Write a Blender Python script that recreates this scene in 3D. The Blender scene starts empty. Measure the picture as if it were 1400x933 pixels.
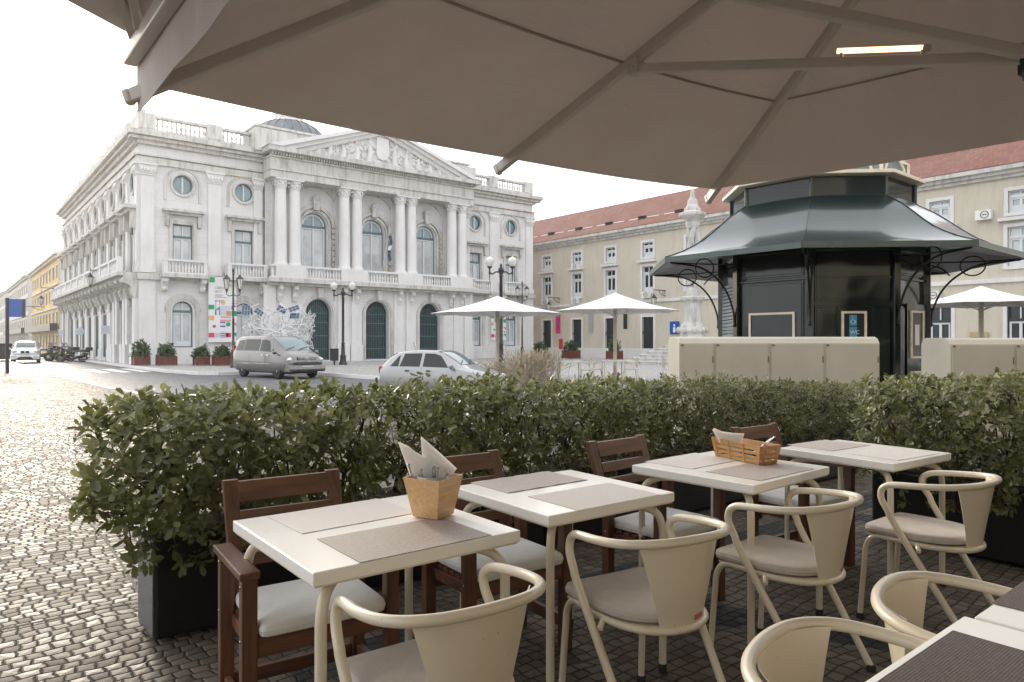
import bpy, bmesh, math, random
import numpy as np
from mathutils import Vector, Matrix

SC = bpy.context.scene
COL = SC.collection
RAD = math.radians

# ------------------------------------------------------------------ camera
CAM_H = 1.42
cam_d = bpy.data.cameras.new("camera")
cam = bpy.data.objects.new("camera", cam_d)
COL.objects.link(cam)
cam.location = (0, 0, CAM_H)
cam.rotation_euler = (RAD(90), 0, RAD(-38.67))
cam_d.sensor_width = 36.0
cam_d.lens = 24.92
cam_d.shift_y = 0.0007
cam_d.clip_start = 0.05
cam_d.clip_end = 3000
SC.camera = cam

# ------------------------------------------------------------------ world, sun, exposure
SUN_EL, SUN_AZ = 19.0, 4.0          # azimuth measured from +Y towards +X
world = bpy.data.worlds.new("World")
SC.world = world
world.use_nodes = True
wn = world.node_tree.nodes
wl = world.node_tree.links
wn.clear()
w_out = wn.new("ShaderNodeOutputWorld")
w_bg = wn.new("ShaderNodeBackground")
w_sky = wn.new("ShaderNodeTexSky")
w_sky.sky_type = 'NISHITA'
w_sky.sun_disc = False
w_sky.sun_elevation = RAD(SUN_EL)
w_sky.sun_rotation = RAD(SUN_AZ)
w_sky.air_density = 1.0
w_sky.dust_density = 4.0
w_sky.ozone_density = 1.0
w_mix = wn.new("ShaderNodeMix")
w_mix.data_type = 'RGBA'
w_mix.inputs[0].default_value = 0.80
w_mix.inputs[7].default_value = (8.85, 9.0, 9.2, 1)   # thin bright cloud veil
wl.new(w_sky.outputs[0], w_mix.inputs[6])
wl.new(w_mix.outputs[2], w_bg.inputs[0])
w_bg.inputs[1].default_value = 0.10
wl.new(w_bg.outputs[0], w_out.inputs[0])

sun_d = bpy.data.lights.new("sun", 'SUN')
sun_d.energy = 1.25
sun_d.angle = RAD(10)
sun_d.color = (1.0, 0.90, 0.76)
sun = bpy.data.objects.new("sun", sun_d)
COL.objects.link(sun)
_d = Vector((math.sin(RAD(SUN_AZ)) * math.cos(RAD(SUN_EL)), math.cos(RAD(SUN_AZ)) * math.cos(RAD(SUN_EL)), math.sin(RAD(SUN_EL))))
sun.rotation_euler = _d.to_track_quat('Z', 'Y').to_euler()
sun.location = (0, 0, 60)

SC.view_settings.view_transform = 'Standard'
SC.view_settings.look = 'None'
SC.view_settings.gamma = 1
SC.view_settings.exposure = 1.2
SC.view_settings.use_curve_mapping = False
SC.cycles.max_bounces = 6
SC.cycles.diffuse_bounces = 4
SC.cycles.glossy_bounces = 3
SC.cycles.transmission_bounces = 4
SC.cycles.volume_bounces = 0
SC.cycles.use_denoising = True
SC.cycles.sample_clamp_indirect = 6

# ------------------------------------------------------------------ helpers
def RF(X, Y):
    """sideways X and forward Y metres as seen from the terrace -> ground coordinates"""
    return (X * .781 + Y * .625, -X * .6246 + Y * .781)
RFA = RAD(-38.65)

class MB:
    """collects shapes into one mesh"""
    def __init__(self, k=1.0):
        self.v = []; self.f = []; self.sm = []; self.mi = []; self.k = k; self.m = 0
        self.M = None
    def add(self, vs, fs, smooth=False):
        b = len(self.v)
        if self.M is not None:
            vs = [tuple(self.M @ Vector(p)) for p in vs]
        self.v += [tuple(c * self.k for c in p) for p in vs]
        self.f += [tuple(i + b for i in f) for f in fs]
        self.sm += [smooth] * len(fs); self.mi += [self.m] * len(fs)
    def box(self, x0, x1, y0, y1, z0, z1):
        x0, x1 = sorted((x0, x1)); y0, y1 = sorted((y0, y1)); z0, z1 = sorted((z0, z1))
        self.add([(x0,y0,z0),(x1,y0,z0),(x1,y1,z0),(x0,y1,z0),(x0,y0,z1),(x1,y0,z1),(x1,y1,z1),(x0,y1,z1)],
                 [(0,3,2,1),(4,5,6,7),(0,1,5,4),(1,2,6,5),(2,3,7,6),(3,0,4,7)])
    def hexa(self, p):
        """8 points: bottom ring 4, top ring 4"""
        self.add(p, [(0,3,2,1),(4,5,6,7),(0,1,5,4),(1,2,6,5),(2,3,7,6),(3,0,4,7)])
    def bar(self, a, b, w, h, up=(0,0,1)):
        a = Vector(a); b = Vector(b); d = (b - a).normalized(); u = Vector(up)
        s = d.cross(u)
        if s.length < 1e-4: s = d.cross(Vector((0,1,0)))
        s.normalize(); u = s.cross(d).normalized()
        s *= w / 2; u *= h / 2
        self.hexa([a-s-u, a+s-u, b+s-u, b-s-u, a-s+u, a+s+u, b+s+u, b-s+u])
    def prism(self, poly, axis, a, b, smooth=False):
        """poly in the plane across axis ('x': (y,z), 'y': (x,z), 'z': (x,y)), from a to b"""
        n = len(poly)
        def P(p, t):
            return {'x': (t, p[0], p[1]), 'y': (p[0], t, p[1]), 'z': (p[0], p[1], t)}[axis]
        vs = [P(p, a) for p in poly] + [P(p, b) for p in poly]
        fs = [(i, (i+1) % n, n + (i+1) % n, n + i) for i in range(n)]
        self.add(vs, [tuple(range(n))[::-1], tuple(range(n, 2*n))])
        self.add(vs, fs, smooth)
    def lathe(self, prof, c=(0,0,0), n=16, smooth=True, arc=None, rot=0.0, sx=1.0, sy=1.0):
        """prof: list of (r, z)"""
        vs = []; fs = []
        full = arc is None
        m = n if full else n + 1
        for r, z in prof:
            for i in range(m):
                a = rot + (2*math.pi*i/n if full else arc[0] + (arc[1]-arc[0])*i/n)
                vs.append((c[0] + r*math.cos(a)*sx, c[1] + r*math.sin(a)*sy, c[2] + z))
        for j in range(len(prof)-1):
            for i in range(n):
                i2 = (i+1) % m if full else i+1
                fs.append((j*m+i, j*m+i2, (j+1)*m+i2, (j+1)*m+i))
        self.add(vs, fs, smooth)
        if full:
            for j, rev in ((0, True), (len(prof)-1, False)):
                if prof[j][0] > 1e-4:
                    ring = tuple(j*m+i for i in range(n))
                    self.add(vs[j*m:j*m+n], [tuple(range(n))[::-1] if rev else tuple(range(n))])
    def tube(self, pts, r, n=10, smooth=0, closed=False, caps=True):
        P = [Vector(p) for p in pts]
        R = list(r) if isinstance(r, (list, tuple)) else [r]*len(P)
        if smooth:
            Q = []; RR = []
            m = len(P)
            rng = range(m if closed else m-1)
            for i in rng:
                p0 = P[(i-1) % m] if closed or i > 0 else P[0]*2 - P[1]
                p1 = P[i]; p2 = P[(i+1) % m]
                p3 = P[(i+2) % m] if closed or i+2 < m else P[-1]*2 - P[-2]
                for k in range(smooth):
                    t = k/smooth
                    Q.append(0.5*((2*p1)+(p2-p0)*t+(2*p0-5*p1+4*p2-p3)*t*t+(3*p1-p0-3*p2+p3)*t*t*t))
                    RR.append(R[i]*(1-t)+R[(i+1) % m]*t)
            if not closed: Q.append(P[-1]); RR.append(R[-1])
            P, R = Q, RR
        m = len(P); vs = []; fs = []
        t0 = (P[1]-P[0]).normalized()
        u = t0.orthogonal().normalized()
        for i in range(m):
            if closed: t = (P[(i+1) % m]-P[i-1]).normalized()
            elif i == 0: t = (P[1]-P[0]).normalized()
            elif i == m-1: t = (P[-1]-P[-2]).normalized()
            else: t = (P[i+1]-P[i-1]).normalized()
            u = (u - t*u.dot(t)).normalized(); w = t.cross(u)
            for k in range(n):
                a = 2*math.pi*k/n
                vs.append(tuple(P[i] + (u*math.cos(a)+w*math.sin(a))*R[i]))
        for i in range(m if closed else m-1):
            j = (i+1) % m
            for k in range(n):
                k2 = (k+1) % n
                fs.append((i*n+k, i*n+k2, j*n+k2, j*n+k))
        self.add(vs, fs, True)
        if caps and not closed:
            self.add(vs[:n], [tuple(range(n))[::-1]]); self.add(vs[-n:], [tuple(range(n))])
    def blob(self, c, s, n=8, seed=0, jit=0.0):
        rnd = random.Random(seed); vs = []; fs = []
        rows = n//2
        for j in range(rows+1):
            th = math.pi*j/rows
            for i in range(n):
                ph = 2*math.pi*i/n; q = 1+rnd.uniform(-jit, jit)
                vs.append((c[0]+s[0]*q*math.sin(th)*math.cos(ph), c[1]+s[1]*q*math.sin(th)*math.sin(ph), c[2]+s[2]*q*math.cos(th)))
        for j in range(rows):
            for i in range(n):
                fs.append((j*n+i, (j+1)*n+i, (j+1)*n+(i+1) % n, j*n+(i+1) % n))
        self.add(vs, fs, True)
    def build(self, name, mats, parent=None, bevel=0, loc=None, rotz=None, subsurf=0, weld=False, solid=0):
        me = bpy.data.meshes.new(name)
        me.from_pydata(self.v, [], self.f)
        if not isinstance(mats, (list, tuple)): mats = [mats]
        for m in mats: me.materials.append(m)
        me.polygons.foreach_set("use_smooth", self.sm)
        me.polygons.foreach_set("material_index", self.mi)
        me.update()
        if weld or bevel:
            bm = bmesh.new(); bm.from_mesh(me)
            bmesh.ops.remove_doubles(bm, verts=bm.verts, dist=1e-5)
            bm.to_mesh(me); bm.free()
        o = bpy.data.objects.new(name, me)
        COL.objects.link(o)
        if parent: o.parent = parent
        if loc is not None: o.location = loc
        if rotz is not None: o.rotation_euler = (0, 0, rotz)
        if solid:
            md = o.modifiers.new("s", 'SOLIDIFY'); md.thickness = solid; md.offset = 0
        if solid and any(self.sm):
            md = o.modifiers.new("e", 'EDGE_SPLIT'); md.split_angle = RAD(50)
        if bevel:
            md = o.modifiers.new("b", 'BEVEL'); md.width = bevel; md.segments = 2
            md.limit_method = 'ANGLE'; md.angle_limit = RAD(40); md.use_clamp_overlap = True
        if subsurf:
            md = o.modifiers.new("u", 'SUBSURF'); md.levels = subsurf; md.render_levels = subsurf
        return o

def thing(name, label, cat, loc=(0,0,0), rotz=0, group=None):
    o = bpy.data.objects.new(name, None); COL.objects.link(o)
    o.location = loc; o.rotation_euler = (0, 0, rotz)
    o['label'] = label; o['category'] = cat
    if group: o['group'] = group
    o.empty_display_size = .2
    return o
def tag(o, label, cat, group=None):
    o['label'] = label; o['category'] = cat
    if group: o['group'] = group
    return o
def struct(o):
    o['kind'] = 'structure'; return o
def dup(root, loc, rotz, label=None, group=None, scale=None):
    r = root.copy(); COL.objects.link(r); r.location = loc; r.rotation_euler = (0, 0, rotz)
    if label: r['label'] = label
    if group: r['group'] = group
    if scale: r.scale = scale
    for ch in list(root.children):
        c = ch.copy(); COL.objects.link(c); c.parent = r
        for g in ch.children:
            d = g.copy(); COL.objects.link(d); d.parent = c
    return r

# ------------------------------------------------------------------ materials
def newmat(name):
    m = bpy.data.materials.new(name); m.use_nodes = True
    nt = m.node_tree; b = nt.nodes["Principled BSDF"]
    return m, nt, nt.nodes, nt.links, b
def coords(n, l, kind='Object', scale=(1,1,1)):
    tc = n.new("ShaderNodeTexCoord"); mp = n.new("ShaderNodeMapping")
    mp.inputs['Scale'].default_value = scale
    l.new(tc.outputs[kind], mp.inputs[0]); return mp.outputs[0]
def noise(n, l, vec, scale, detail=4, rough=.6):
    t = n.new("ShaderNodeTexNoise"); t.inputs['Scale'].default_value = scale
    t.inputs['Detail'].default_value = detail; t.inputs['Roughness'].default_value = rough
    l.new(vec, t.inputs['Vector']); return t.outputs['Fac']
def ramp(n, l, fac, stops):
    r = n.new("ShaderNodeValToRGB"); e = r.color_ramp.elements
    while len(e) < len(stops): e.new(0.5)
    for i, (p, c) in enumerate(stops):
        e[i].position = p; e[i].color = (*c, 1) if len(c) == 3 else c
    l.new(fac, r.inputs[0]); return r.outputs[0]
def mixc(n, l, fac, a, b, mode='MIX'):
    m = n.new("ShaderNodeMix"); m.data_type = 'RGBA'; m.blend_type = mode
    for inp, val in ((0, fac), (6, a), (7, b)):
        if isinstance(val, (int, float)): m.inputs[inp].default_value = val
        elif isinstance(val, tuple): m.inputs[inp].default_value = (*val, 1)
        else: l.new(val, m.inputs[inp])
    return m.outputs[2]
def math_(n, l, op, a, b=None, c=None):
    m = n.new("ShaderNodeMath"); m.operation = op
    for i, val in enumerate((a, b, c)):
        if val is None: continue
        if isinstance(val, (int, float)): m.inputs[i].default_value = val
        else: l.new(val, m.inputs[i])
    return m.outputs[0]
def bump(n, l, h, strength, dist, b, prev=None):
    bp = n.new("ShaderNodeBump"); bp.inputs['Strength'].default_value = strength
    bp.inputs['Distance'].default_value = dist
    l.new(h, bp.inputs['Height'])
    if prev is not None: l.new(prev, bp.inputs['Normal'])
    if b is not None: l.new(bp.outputs[0], b.inputs['Normal'])
    return bp.outputs[0]

def M(name, col, rough=.6, metal=0, var=.12, vscale=6.0, bmp=0, bscale=40, coat=0, spec=.5, rvar=0, col2=None, stretch=(1,1,1)):
    """plain surface with procedural variation"""
    m, nt, n, l, b = newmat(name)
    v = coords(n, l, 'Object', stretch)
    f = noise(n, l, v, vscale, 5)
    c2 = col2 or tuple(max(0, c*(1-var*1.6)) for c in col)
    c1 = tuple(min(1, c*(1+var*.5)) for c in col)
    l.new(ramp(n, l, f, [(.3, c2), (.7, c1)]), b.inputs['Base Color'])
    b.inputs['Roughness'].default_value = rough
    if rvar:
        f2 = noise(n, l, v, vscale*2.3, 4)
        l.new(math_(n, l, 'MULTIPLY_ADD', f2, rvar*2, rough-rvar), b.inputs['Roughness'])
    b.inputs['Metallic'].default_value = metal
    b.inputs['Specular IOR Level'].default_value = spec
    b.inputs['Coat Weight'].default_value = coat
    b.inputs['Coat Roughness'].default_value = .06
    if bmp: bump(n, l, noise(n, l, v, bscale, 5), bmp, .01, b)
    return m

def facade_mat(name, base, stain, joint=True, jw=1.1, jh=.55, stain_amt=.5, rough=.75):
    """dressed stone or plaster; the joint pattern runs along either facade direction"""
    m, nt, n, l, b = newmat(name)
    tc = n.new("ShaderNodeTexCoord"); sp = n.new("ShaderNodeSeparateXYZ"); cb = n.new("ShaderNodeCombineXYZ")
    l.new(tc.outputs['Object'], sp.inputs[0])
    l.new(math_(n, l, 'ADD', sp.outputs[0], sp.outputs[1]), cb.inputs[0]); l.new(sp.outputs[2], cb.inputs[1])
    big = noise(n, l, tc.outputs['Object'], .45, 6, .65)
    mp = n.new("ShaderNodeMapping"); mp.inputs['Scale'].default_value = (3.2, 3.2, .5); l.new(tc.outputs['Object'], mp.inputs[0])
    streak = noise(n, l, mp.outputs[0], 1.0, 6, .7)
    col = ramp(n, l, big, [(.25, tuple(c*.88 for c in base)), (.75, tuple(min(1, c*1.05) for c in base))])
    sf = ramp(n, l, streak, [(.47, (0,0,0)), (.70, (1,1,1))])
    col = mixc(n, l, math_(n, l, 'MULTIPLY', sf, stain_amt), col, stain)
    if joint:
        br = n.new("ShaderNodeTexBrick"); l.new(cb.outputs[0], br.inputs['Vector'])
        br.inputs['Scale'].default_value = 1; br.inputs['Brick Width'].default_value = jw
        br.inputs['Row Height'].default_value = jh; br.inputs['Mortar Size'].default_value = .012
        br.inputs['Mortar Smooth'].default_value = .3
        br.inputs['Color1'].default_value = (.93,.93,.93,1); br.inputs['Color2'].default_value = (1,1,1,1)
        br.inputs['Mortar'].default_value = (.74,.73,.72,1)
        col = mixc(n, l, .8, col, br.outputs['Color'], 'MULTIPLY')
    l.new(col, b.inputs['Base Color'])
    b.inputs['Roughness'].default_value = rough
    bump(n, l, noise(n, l, tc.outputs['Object'], 9, 6), .25, .02, b)
    return m

stone = facade_mat("limestone", (.72,.705,.70), (.50,.47,.45), stain_amt=.14)
stone_plain = facade_mat("limestone_carved", (.73,.715,.705), (.42,.39,.36), joint=False, stain_amt=.22)
stone_dirty = facade_mat("limestone_weathered", (.60,.58,.55), (.13,.12,.11), joint=False, stain_amt=.6)
plaster = facade_mat("ochre_plaster", (.60,.55,.45), (.44,.40,.32), joint=False, stain_amt=.5)
plaster_far = facade_mat("yellow_plaster", (.72,.50,.19), (.50,.38,.2), joint=False, stain_amt=.3)
white_far = facade_mat("pale_plaster", (.66,.64,.60), (.45,.43,.4), joint=False, stain_amt=.3)

def tile_mat():
    m, nt, n, l, b = newmat("clay_roof_tiles")
    tc = n.new("ShaderNodeTexCoord"); sp = n.new("ShaderNodeSeparateXYZ"); l.new(tc.outputs['Object'], sp.inputs[0])
    cb = n.new("ShaderNodeCombineXYZ"); l.new(sp.outputs[1], cb.inputs[0]); l.new(sp.outputs[2], cb.inputs[1])
    br = n.new("ShaderNodeTexBrick"); l.new(cb.outputs[0], br.inputs['Vector'])
    br.inputs['Scale'].default_value = 1; br.inputs['Brick Width'].default_value = .24; br.inputs['Row Height'].default_value = .22
    br.inputs['Mortar Size'].default_value = .02; br.inputs['Bias'].default_value = 0
    br.inputs['Color1'].default_value = (.155,.055,.038,1); br.inputs['Color2'].default_value = (.235,.092,.062,1); br.inputs['Mortar'].default_value = (.13,.06,.05,1)
    f = noise(n, l, tc.outputs['Object'], .6, 6, .7)
    col = mixc(n, l, ramp(n, l, f, [(.45,(0,0,0)),(.75,(.6,.6,.6))]), br.outputs['Color'], (.22,.15,.13))
    l.new(col, b.inputs['Base Color']); b.inputs['Roughness'].default_value = .85
    bump(n, l, br.outputs['Fac'], -.6, .03, b)
    return m
tiles = tile_mat()

def cobble_mat(name, cell, light, dark, joint_col, rough=.35, tilt=.18, bands=False, warp=.5, bstr=.9, rot=0.0, spec=.5):
    """small hand-set paving stones: each stone has its own tone and its own slight tilt"""
    m, nt, n, l, b = newmat(name)
    tc = n.new("ShaderNodeTexCoord"); g = n.new("ShaderNodeNewGeometry")
    mp0 = n.new("ShaderNodeMapping"); mp0.inputs['Rotation'].default_value = (0, 0, rot)
    l.new(tc.outputs['Object'], mp0.inputs[0])
    nz = n.new("ShaderNodeTexNoise"); nz.inputs['Scale'].default_value = 1.3; nz.inputs['Detail'].default_value = 2
    l.new(mp0.outputs[0], nz.inputs['Vector'])
    vm = n.new("ShaderNodeVectorMath"); vm.operation = 'MULTIPLY_ADD'
    l.new(nz.outputs['Color'], vm.inputs[0]); vm.inputs[1].default_value = (warp*.6, warp*.6, 0); l.new(mp0.outputs[0], vm.inputs[2])
    nz2 = n.new("ShaderNodeTexNoise"); nz2.inputs['Scale'].default_value = .62/cell; nz2.inputs['Detail'].default_value = 1.5
    l.new(mp0.outputs[0], nz2.inputs['Vector'])
    vm2 = n.new("ShaderNodeVectorMath"); vm2.operation = 'MULTIPLY_ADD'
    l.new(nz2.outputs['Color'], vm2.inputs[0]); vm2.inputs[1].default_value = (cell*.62, cell*.55, 0); l.new(vm.outputs[0], vm2.inputs[2])
    sc = n.new("ShaderNodeVectorMath"); sc.operation = 'MULTIPLY'; l.new(vm2.outputs[0], sc.inputs[0])
    sc.inputs[1].default_value = (1/(cell*1.12), 1/cell, 0)
    sp = n.new("ShaderNodeSeparateXYZ"); l.new(sc.outputs[0], sp.inputs[0])
    row = math_(n, l, 'FLOOR', sp.outputs[1]); fv = math_(n, l, 'FRACT', sp.outputs[1])
    wr = n.new("ShaderNodeTexWhiteNoise"); wr.noise_dimensions = '1D'; l.new(row, wr.inputs['W'])
    u = math_(n, l, 'ADD', sp.outputs[0], wr.outputs['Value'])
    col_ = math_(n, l, 'FLOOR', u); fu = math_(n, l, 'FRACT', u)
    cb = n.new("ShaderNodeCombineXYZ"); l.new(col_, cb.inputs[0]); l.new(row, cb.inputs[1])
    wn2 = n.new("ShaderNodeTexWhiteNoise"); wn2.noise_dimensions = '2D'; l.new(cb.outputs[0], wn2.inputs['Vector'])
    rc = wn2.outputs['Color']
    sr = n.new("ShaderNodeSeparateColor"); l.new(rc, sr.inputs[0])
    def edge_of(f): return math_(n, l, 'MINIMUM', f, math_(n, l, 'SUBTRACT', 1.0, f))
    eu = edge_of(fu); ev = edge_of(fv)
    sm_ = n.new("ShaderNodeMath"); sm_.operation = 'SMOOTH_MIN'; l.new(eu, sm_.inputs[0]); l.new(ev, sm_.inputs[1]); sm_.inputs[2].default_value = .16
    edge = sm_.outputs[0]
    tone = mixc(n, l, sr.outputs[0], tuple(c*.42 for c in light), light)
    fine = noise(n, l, tc.outputs['Object'], 55, 4, .7)
    tone = mixc(n, l, math_(n, l, 'MULTIPLY', fine, .55), tone, tuple(c*.6 for c in light))
    if bands:   # dark basalt figures set into the pale limestone
        s2 = n.new("ShaderNodeSeparateXYZ"); l.new(tc.outputs['Object'], s2.inputs[0])
        x, y = s2.outputs[0], s2.outputs[1]
        # a diamond lattice line plus a long band
        a = math_(n, l, 'ABSOLUTE', math_(n, l, 'SUBTRACT', math_(n, l, 'FRACT', math_(n, l, 'DIVIDE', math_(n, l, 'ADD', x, math_(n, l, 'MULTIPLY', y, .55)), 2.9)), .5))
        m1 = math_(n, l, 'LESS_THAN', a, .055)
        m2 = math_(n, l, 'LESS_THAN', math_(n, l, 'ABSOLUTE', math_(n, l, 'SUBTRACT', y, 2.95)), .13)
        inside = math_(n, l, 'GREATER_THAN', x, 1.15)
        mk = math_(n, l, 'MULTIPLY', math_(n, l, 'MAXIMUM', m1, m2), inside)
        tone = mixc(n, l, mk, tone, dark)
    dirt = noise(n, l, tc.outputs['Object'], .9, 5, .65)
    tone = mixc(n, l, ramp(n, l, dirt, [(.4,(0,0,0)),(.75,(.45,.45,.45))]), tone, tuple(c*.5 for c in light))
    jf = ramp(n, l, edge, [(.005,(0,0,0)),(.06,(1,1,1))])
    l.new(mixc(n, l, jf, joint_col, tone), b.inputs['Base Color'])
    rr = math_(n, l, 'MULTIPLY_ADD', sr.outputs[1], .3, rough-.08)
    l.new(mixc(n, l, jf, (.9,.9,.9), rr), b.inputs['Roughness'])
    b.inputs['Specular IOR Level'].default_value = spec
    # tilt of every stone
    t = n.new("ShaderNodeVectorMath"); t.operation = 'MULTIPLY_ADD'
    l.new(rc, t.inputs[0]); t.inputs[1].default_value = (tilt, tilt, 0); t.inputs[2].default_value = (-tilt/2, -tilt/2, 0)
    ad = n.new("ShaderNodeVectorMath"); ad.operation = 'ADD'; l.new(g.outputs['Normal'], ad.inputs[0]); l.new(t.outputs[0], ad.inputs[1])
    nm = n.new("ShaderNodeVectorMath"); nm.operation = 'NORMALIZE'; l.new(ad.outputs[0], nm.inputs[0])
    dome = ramp(n, l, edge, [(0,(0,0,0)),(.12,(.8,.8,.8)),(.4,(1,1,1))])
    wav = noise(n, l, tc.outputs['Object'], 2.2, 2)
    hh = math_(n, l, 'ADD', math_(n, l, 'MULTIPLY_ADD', fine, .16, dome), math_(n, l, 'MULTIPLY_ADD', wav, 1.6, math_(n, l, 'MULTIPLY', sr.outputs[2], .5)))
    bump(n, l, hh, bstr, .012, b, nm.outputs[0])
    return m
calcada = cobble_mat("limestone_setts", .068, (.165,.135,.106), (.030,.030,.032), (.018,.014,.010), rough=.55, tilt=.15, warp=.30, spec=.20, bands=True)
cobble = cobble_mat("road_setts", .13, (.20,.20,.215), (.04,.04,.045), (.06,.06,.06), rough=.5, tilt=.14)
plaza_mat = cobble_mat("plaza_setts", .09, (.58,.56,.54), (.3,.3,.3), (.34,.33,.31), rough=.5, tilt=.12)

def wood_mat(name, dark, light, along='x', rough=.45, scale=1.0, coat=0.15):
    m, nt, n, l, b = newmat(name)
    tc = n.new("ShaderNodeTexCoord"); mp = n.new("ShaderNodeMapping")
    s = {'x': (1.2, 16, 16), 'y': (16, 1.2, 16), 'z': (16, 16, 1.2)}[along]
    mp.inputs['Scale'].default_value = tuple(q*scale for q in s)
    l.new(tc.outputs['Object'], mp.inputs[0])
    f = noise(n, l, mp.outputs[0], 2.2, 7, .65)
    f2 = noise(n, l, tc.outputs['Object'], 4.0, 3)
    c = ramp(n, l, f, [(.28, dark), (.5, tuple((a+b_)/2 for a, b_ in zip(dark, light))), (.72, light)])
    c = mixc(n, l, math_(n, l, 'MULTIPLY', f2, .5), c, tuple(q*.7 for q in dark))
    l.new(c, b.inputs['Base Color'])
    b.inputs['Roughness'].default_value = rough; b.inputs['Coat Weight'].default_value = coat
    b.inputs['Coat Roughness'].default_value = .3
    bump(n, l, f, .25, .002, b)
    return m
wood_x = wood_mat("mahogany_slat", (.055,.022,.011), (.235,.100,.048), 'x')
wood_z = wood_mat("mahogany_post", (.050,.020,.011), (.21,.090,.045), 'z')
wood_y = wood_mat("mahogany_arm", (.055,.024,.015), (.24,.105,.062), 'y')
bamboo = wood_mat("bamboo", (.50,.28,.11), (.76,.50,.25), 'x', rough=.45, scale=2.2, coat=.2)
planter_wood = wood_mat("red_brown_boards", (.11,.032,.022), (.22,.07,.045), 'x', rough=.6)

def weave_mat(name, c1, c2, scale=260):
    m, nt, n, l, b = newmat(name)
    tc = n.new("ShaderNodeTexCoord")
    w1 = n.new("ShaderNodeTexWave"); w1.wave_type = 'BANDS'; w1.bands_direction = 'X'; w1.inputs['Scale'].default_value = scale/7
    w2 = n.new("ShaderNodeTexWave"); w2.wave_type = 'BANDS'; w2.bands_direction = 'Y'; w2.inputs['Scale'].default_value = scale/5
    for w in (w1, w2):
        w.inputs['Distortion'].default_value = .6; w.inputs['Detail'].default_value = 2
        l.new(tc.outputs['Object'], w.inputs['Vector'])
    k = math_(n, l, 'MULTIPLY', w1.outputs['Fac'], w2.outputs['Fac'])
    f = noise(n, l, tc.outputs['Object'], 90, 4)
    k2 = math_(n, l, 'ADD', math_(n, l, 'MULTIPLY', k, .6), math_(n, l, 'MULTIPLY', f, .5))
    l.new(ramp(n, l, k2, [(.22, c1), (.62, c2)]), b.inputs['Base Color'])
    b.inputs['Roughness'].default_value = .5
    bump(n, l, k, .6, .002, b)
    return m
mat_brown = weave_mat("woven_placemat_brown", (.25,.20,.17), (.58,.51,.45))
mat_pale = weave_mat("woven_placemat_pale", (.50,.46,.42), (.66,.61,.57))
mat_dark = weave_mat("woven_placemat_dark", (.06,.042,.035), (.20,.15,.13))

cream = M("cream_enamel", (.62,.54,.39), .30, var=.02, vscale=3, coat=.25)
cream_top = M("cream_laminate", (.88,.85,.80), .18, var=.03, vscale=2.5, rvar=.04, spec=.6)
def enamel_mat(name, col):
    """painted steel with small chips and scuffs"""
    m, nt, n, l, b = newmat(name)
    v = coords(n, l)
    sp_ = ramp(n, l, noise(n, l, v, 75, 3, .5), [(.70,(0,0,0)),(.74,(1,1,1))])
    ms = ramp(n, l, noise(n, l, v, 5, 3), [(.45,(0,0,0)),(.62,(1,1,1))])
    c = mixc(n, l, noise(n, l, v, 3, 3), tuple(q*.93 for q in col), col)
    c = mixc(n, l, mixc(n, l, 1.0, sp_, ms, 'MULTIPLY'), c, (.16,.11,.07))
    l.new(c, b.inputs['Base Color']); b.inputs['Roughness'].default_value = .30
    b.inputs['Coat Weight'].default_value = .25; b.inputs['Coat Roughness'].default_value = .08
    return m
cream = enamel_mat("cream_enamel", (.70,.62,.475))
cushion_w = M("white_canvas", (.76,.74,.71), .9, var=.06, vscale=8, bmp=.35, bscale=260)
cushion_t = M("taupe_canvas", (.57,.505,.45), .9, var=.10, vscale=9, bmp=.35, bscale=260)
def paper_mat():
    m, nt, n, l, b = newmat("paper_napkin")
    b.inputs['Base Color'].default_value = (.93,.92,.90,1); b.inputs['Roughness'].default_value = .9
    tr = n.new("ShaderNodeBsdfTranslucent"); tr.inputs[0].default_value = (.95,.93,.90,1)
    mx = n.new("ShaderNodeMixShader"); mx.inputs[0].default_value = .45
    l.new(b.outputs[0], mx.inputs[1]); l.new(tr.outputs[0], mx.inputs[2]); l.new(mx.outputs[0], n["Material Output"].inputs[0])
    bump(n, l, noise(n, l, coords(n, l), 60, 3), .15, .002, b)
    return m
napkin = paper_mat()
steel = M("steel", (.45,.44,.42), .25, metal=1, var=.05)
dark_metal = M("dark_iron", (.035,.038,.042), .4, var=.1, metal=.3)
galv = M("galvanised", (.26,.29,.33), .32, metal=.9, var=.15, vscale=2.0, stretch=(1,1,6), rvar=.1)
black_lac = M("black_lacquer", (.012,.011,.011), .35, var=.2)
rubber = M("black_rubber", (.02,.02,.02), .7)
soil = M("soil", (.05,.035,.025), .95, bmp=1, bscale=30)
teal = M("teal_paint", (.085,.16,.175), .4, var=.08)
white_paint = M("white_joinery", (.66,.68,.70), .5, var=.05)
door_dark = M("dark_green_door", (.030,.038,.042), .35, var=.2)
lead = M("lead_sheet", (.15,.17,.20), .45, metal=.4, var=.2, vscale=2, stretch=(1,1,.3))
terracotta = M("terracotta", (.36,.15,.09), .8, var=.25)
curtain = M("window_curtain", (.62,.63,.62), .8)
green_gloss = None
def wavy_gloss(name, col, rough, amt, scale, **kw):
    m = M(name, col, rough, **kw); nt = m.node_tree; n = nt.nodes; l = nt.links
    bump(n, l, noise(n, l, coords(n, l), scale, 1), amt, .08, n["Principled BSDF"]); return m
green_roof = M("green_painted_sheet", (.022,.036,.038), .30, var=.12, vscale=1.2, coat=.6, metal=.35)
green_gloss = wavy_gloss("dark_green_gloss", (.006,.012,.010), .12, .35, 1.3, var=.2, coat=.3, spec=.4)
green_trim = M("green_trim", (.035,.065,.055), .3, coat=.4)
beige_frame = M("beige_frame", (.85,.76,.62), .5)
putty = M("putty_cabinet", (.47,.44,.37), .5, var=.07, vscale=1.5, bmp=.1, rvar=.08)
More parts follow.
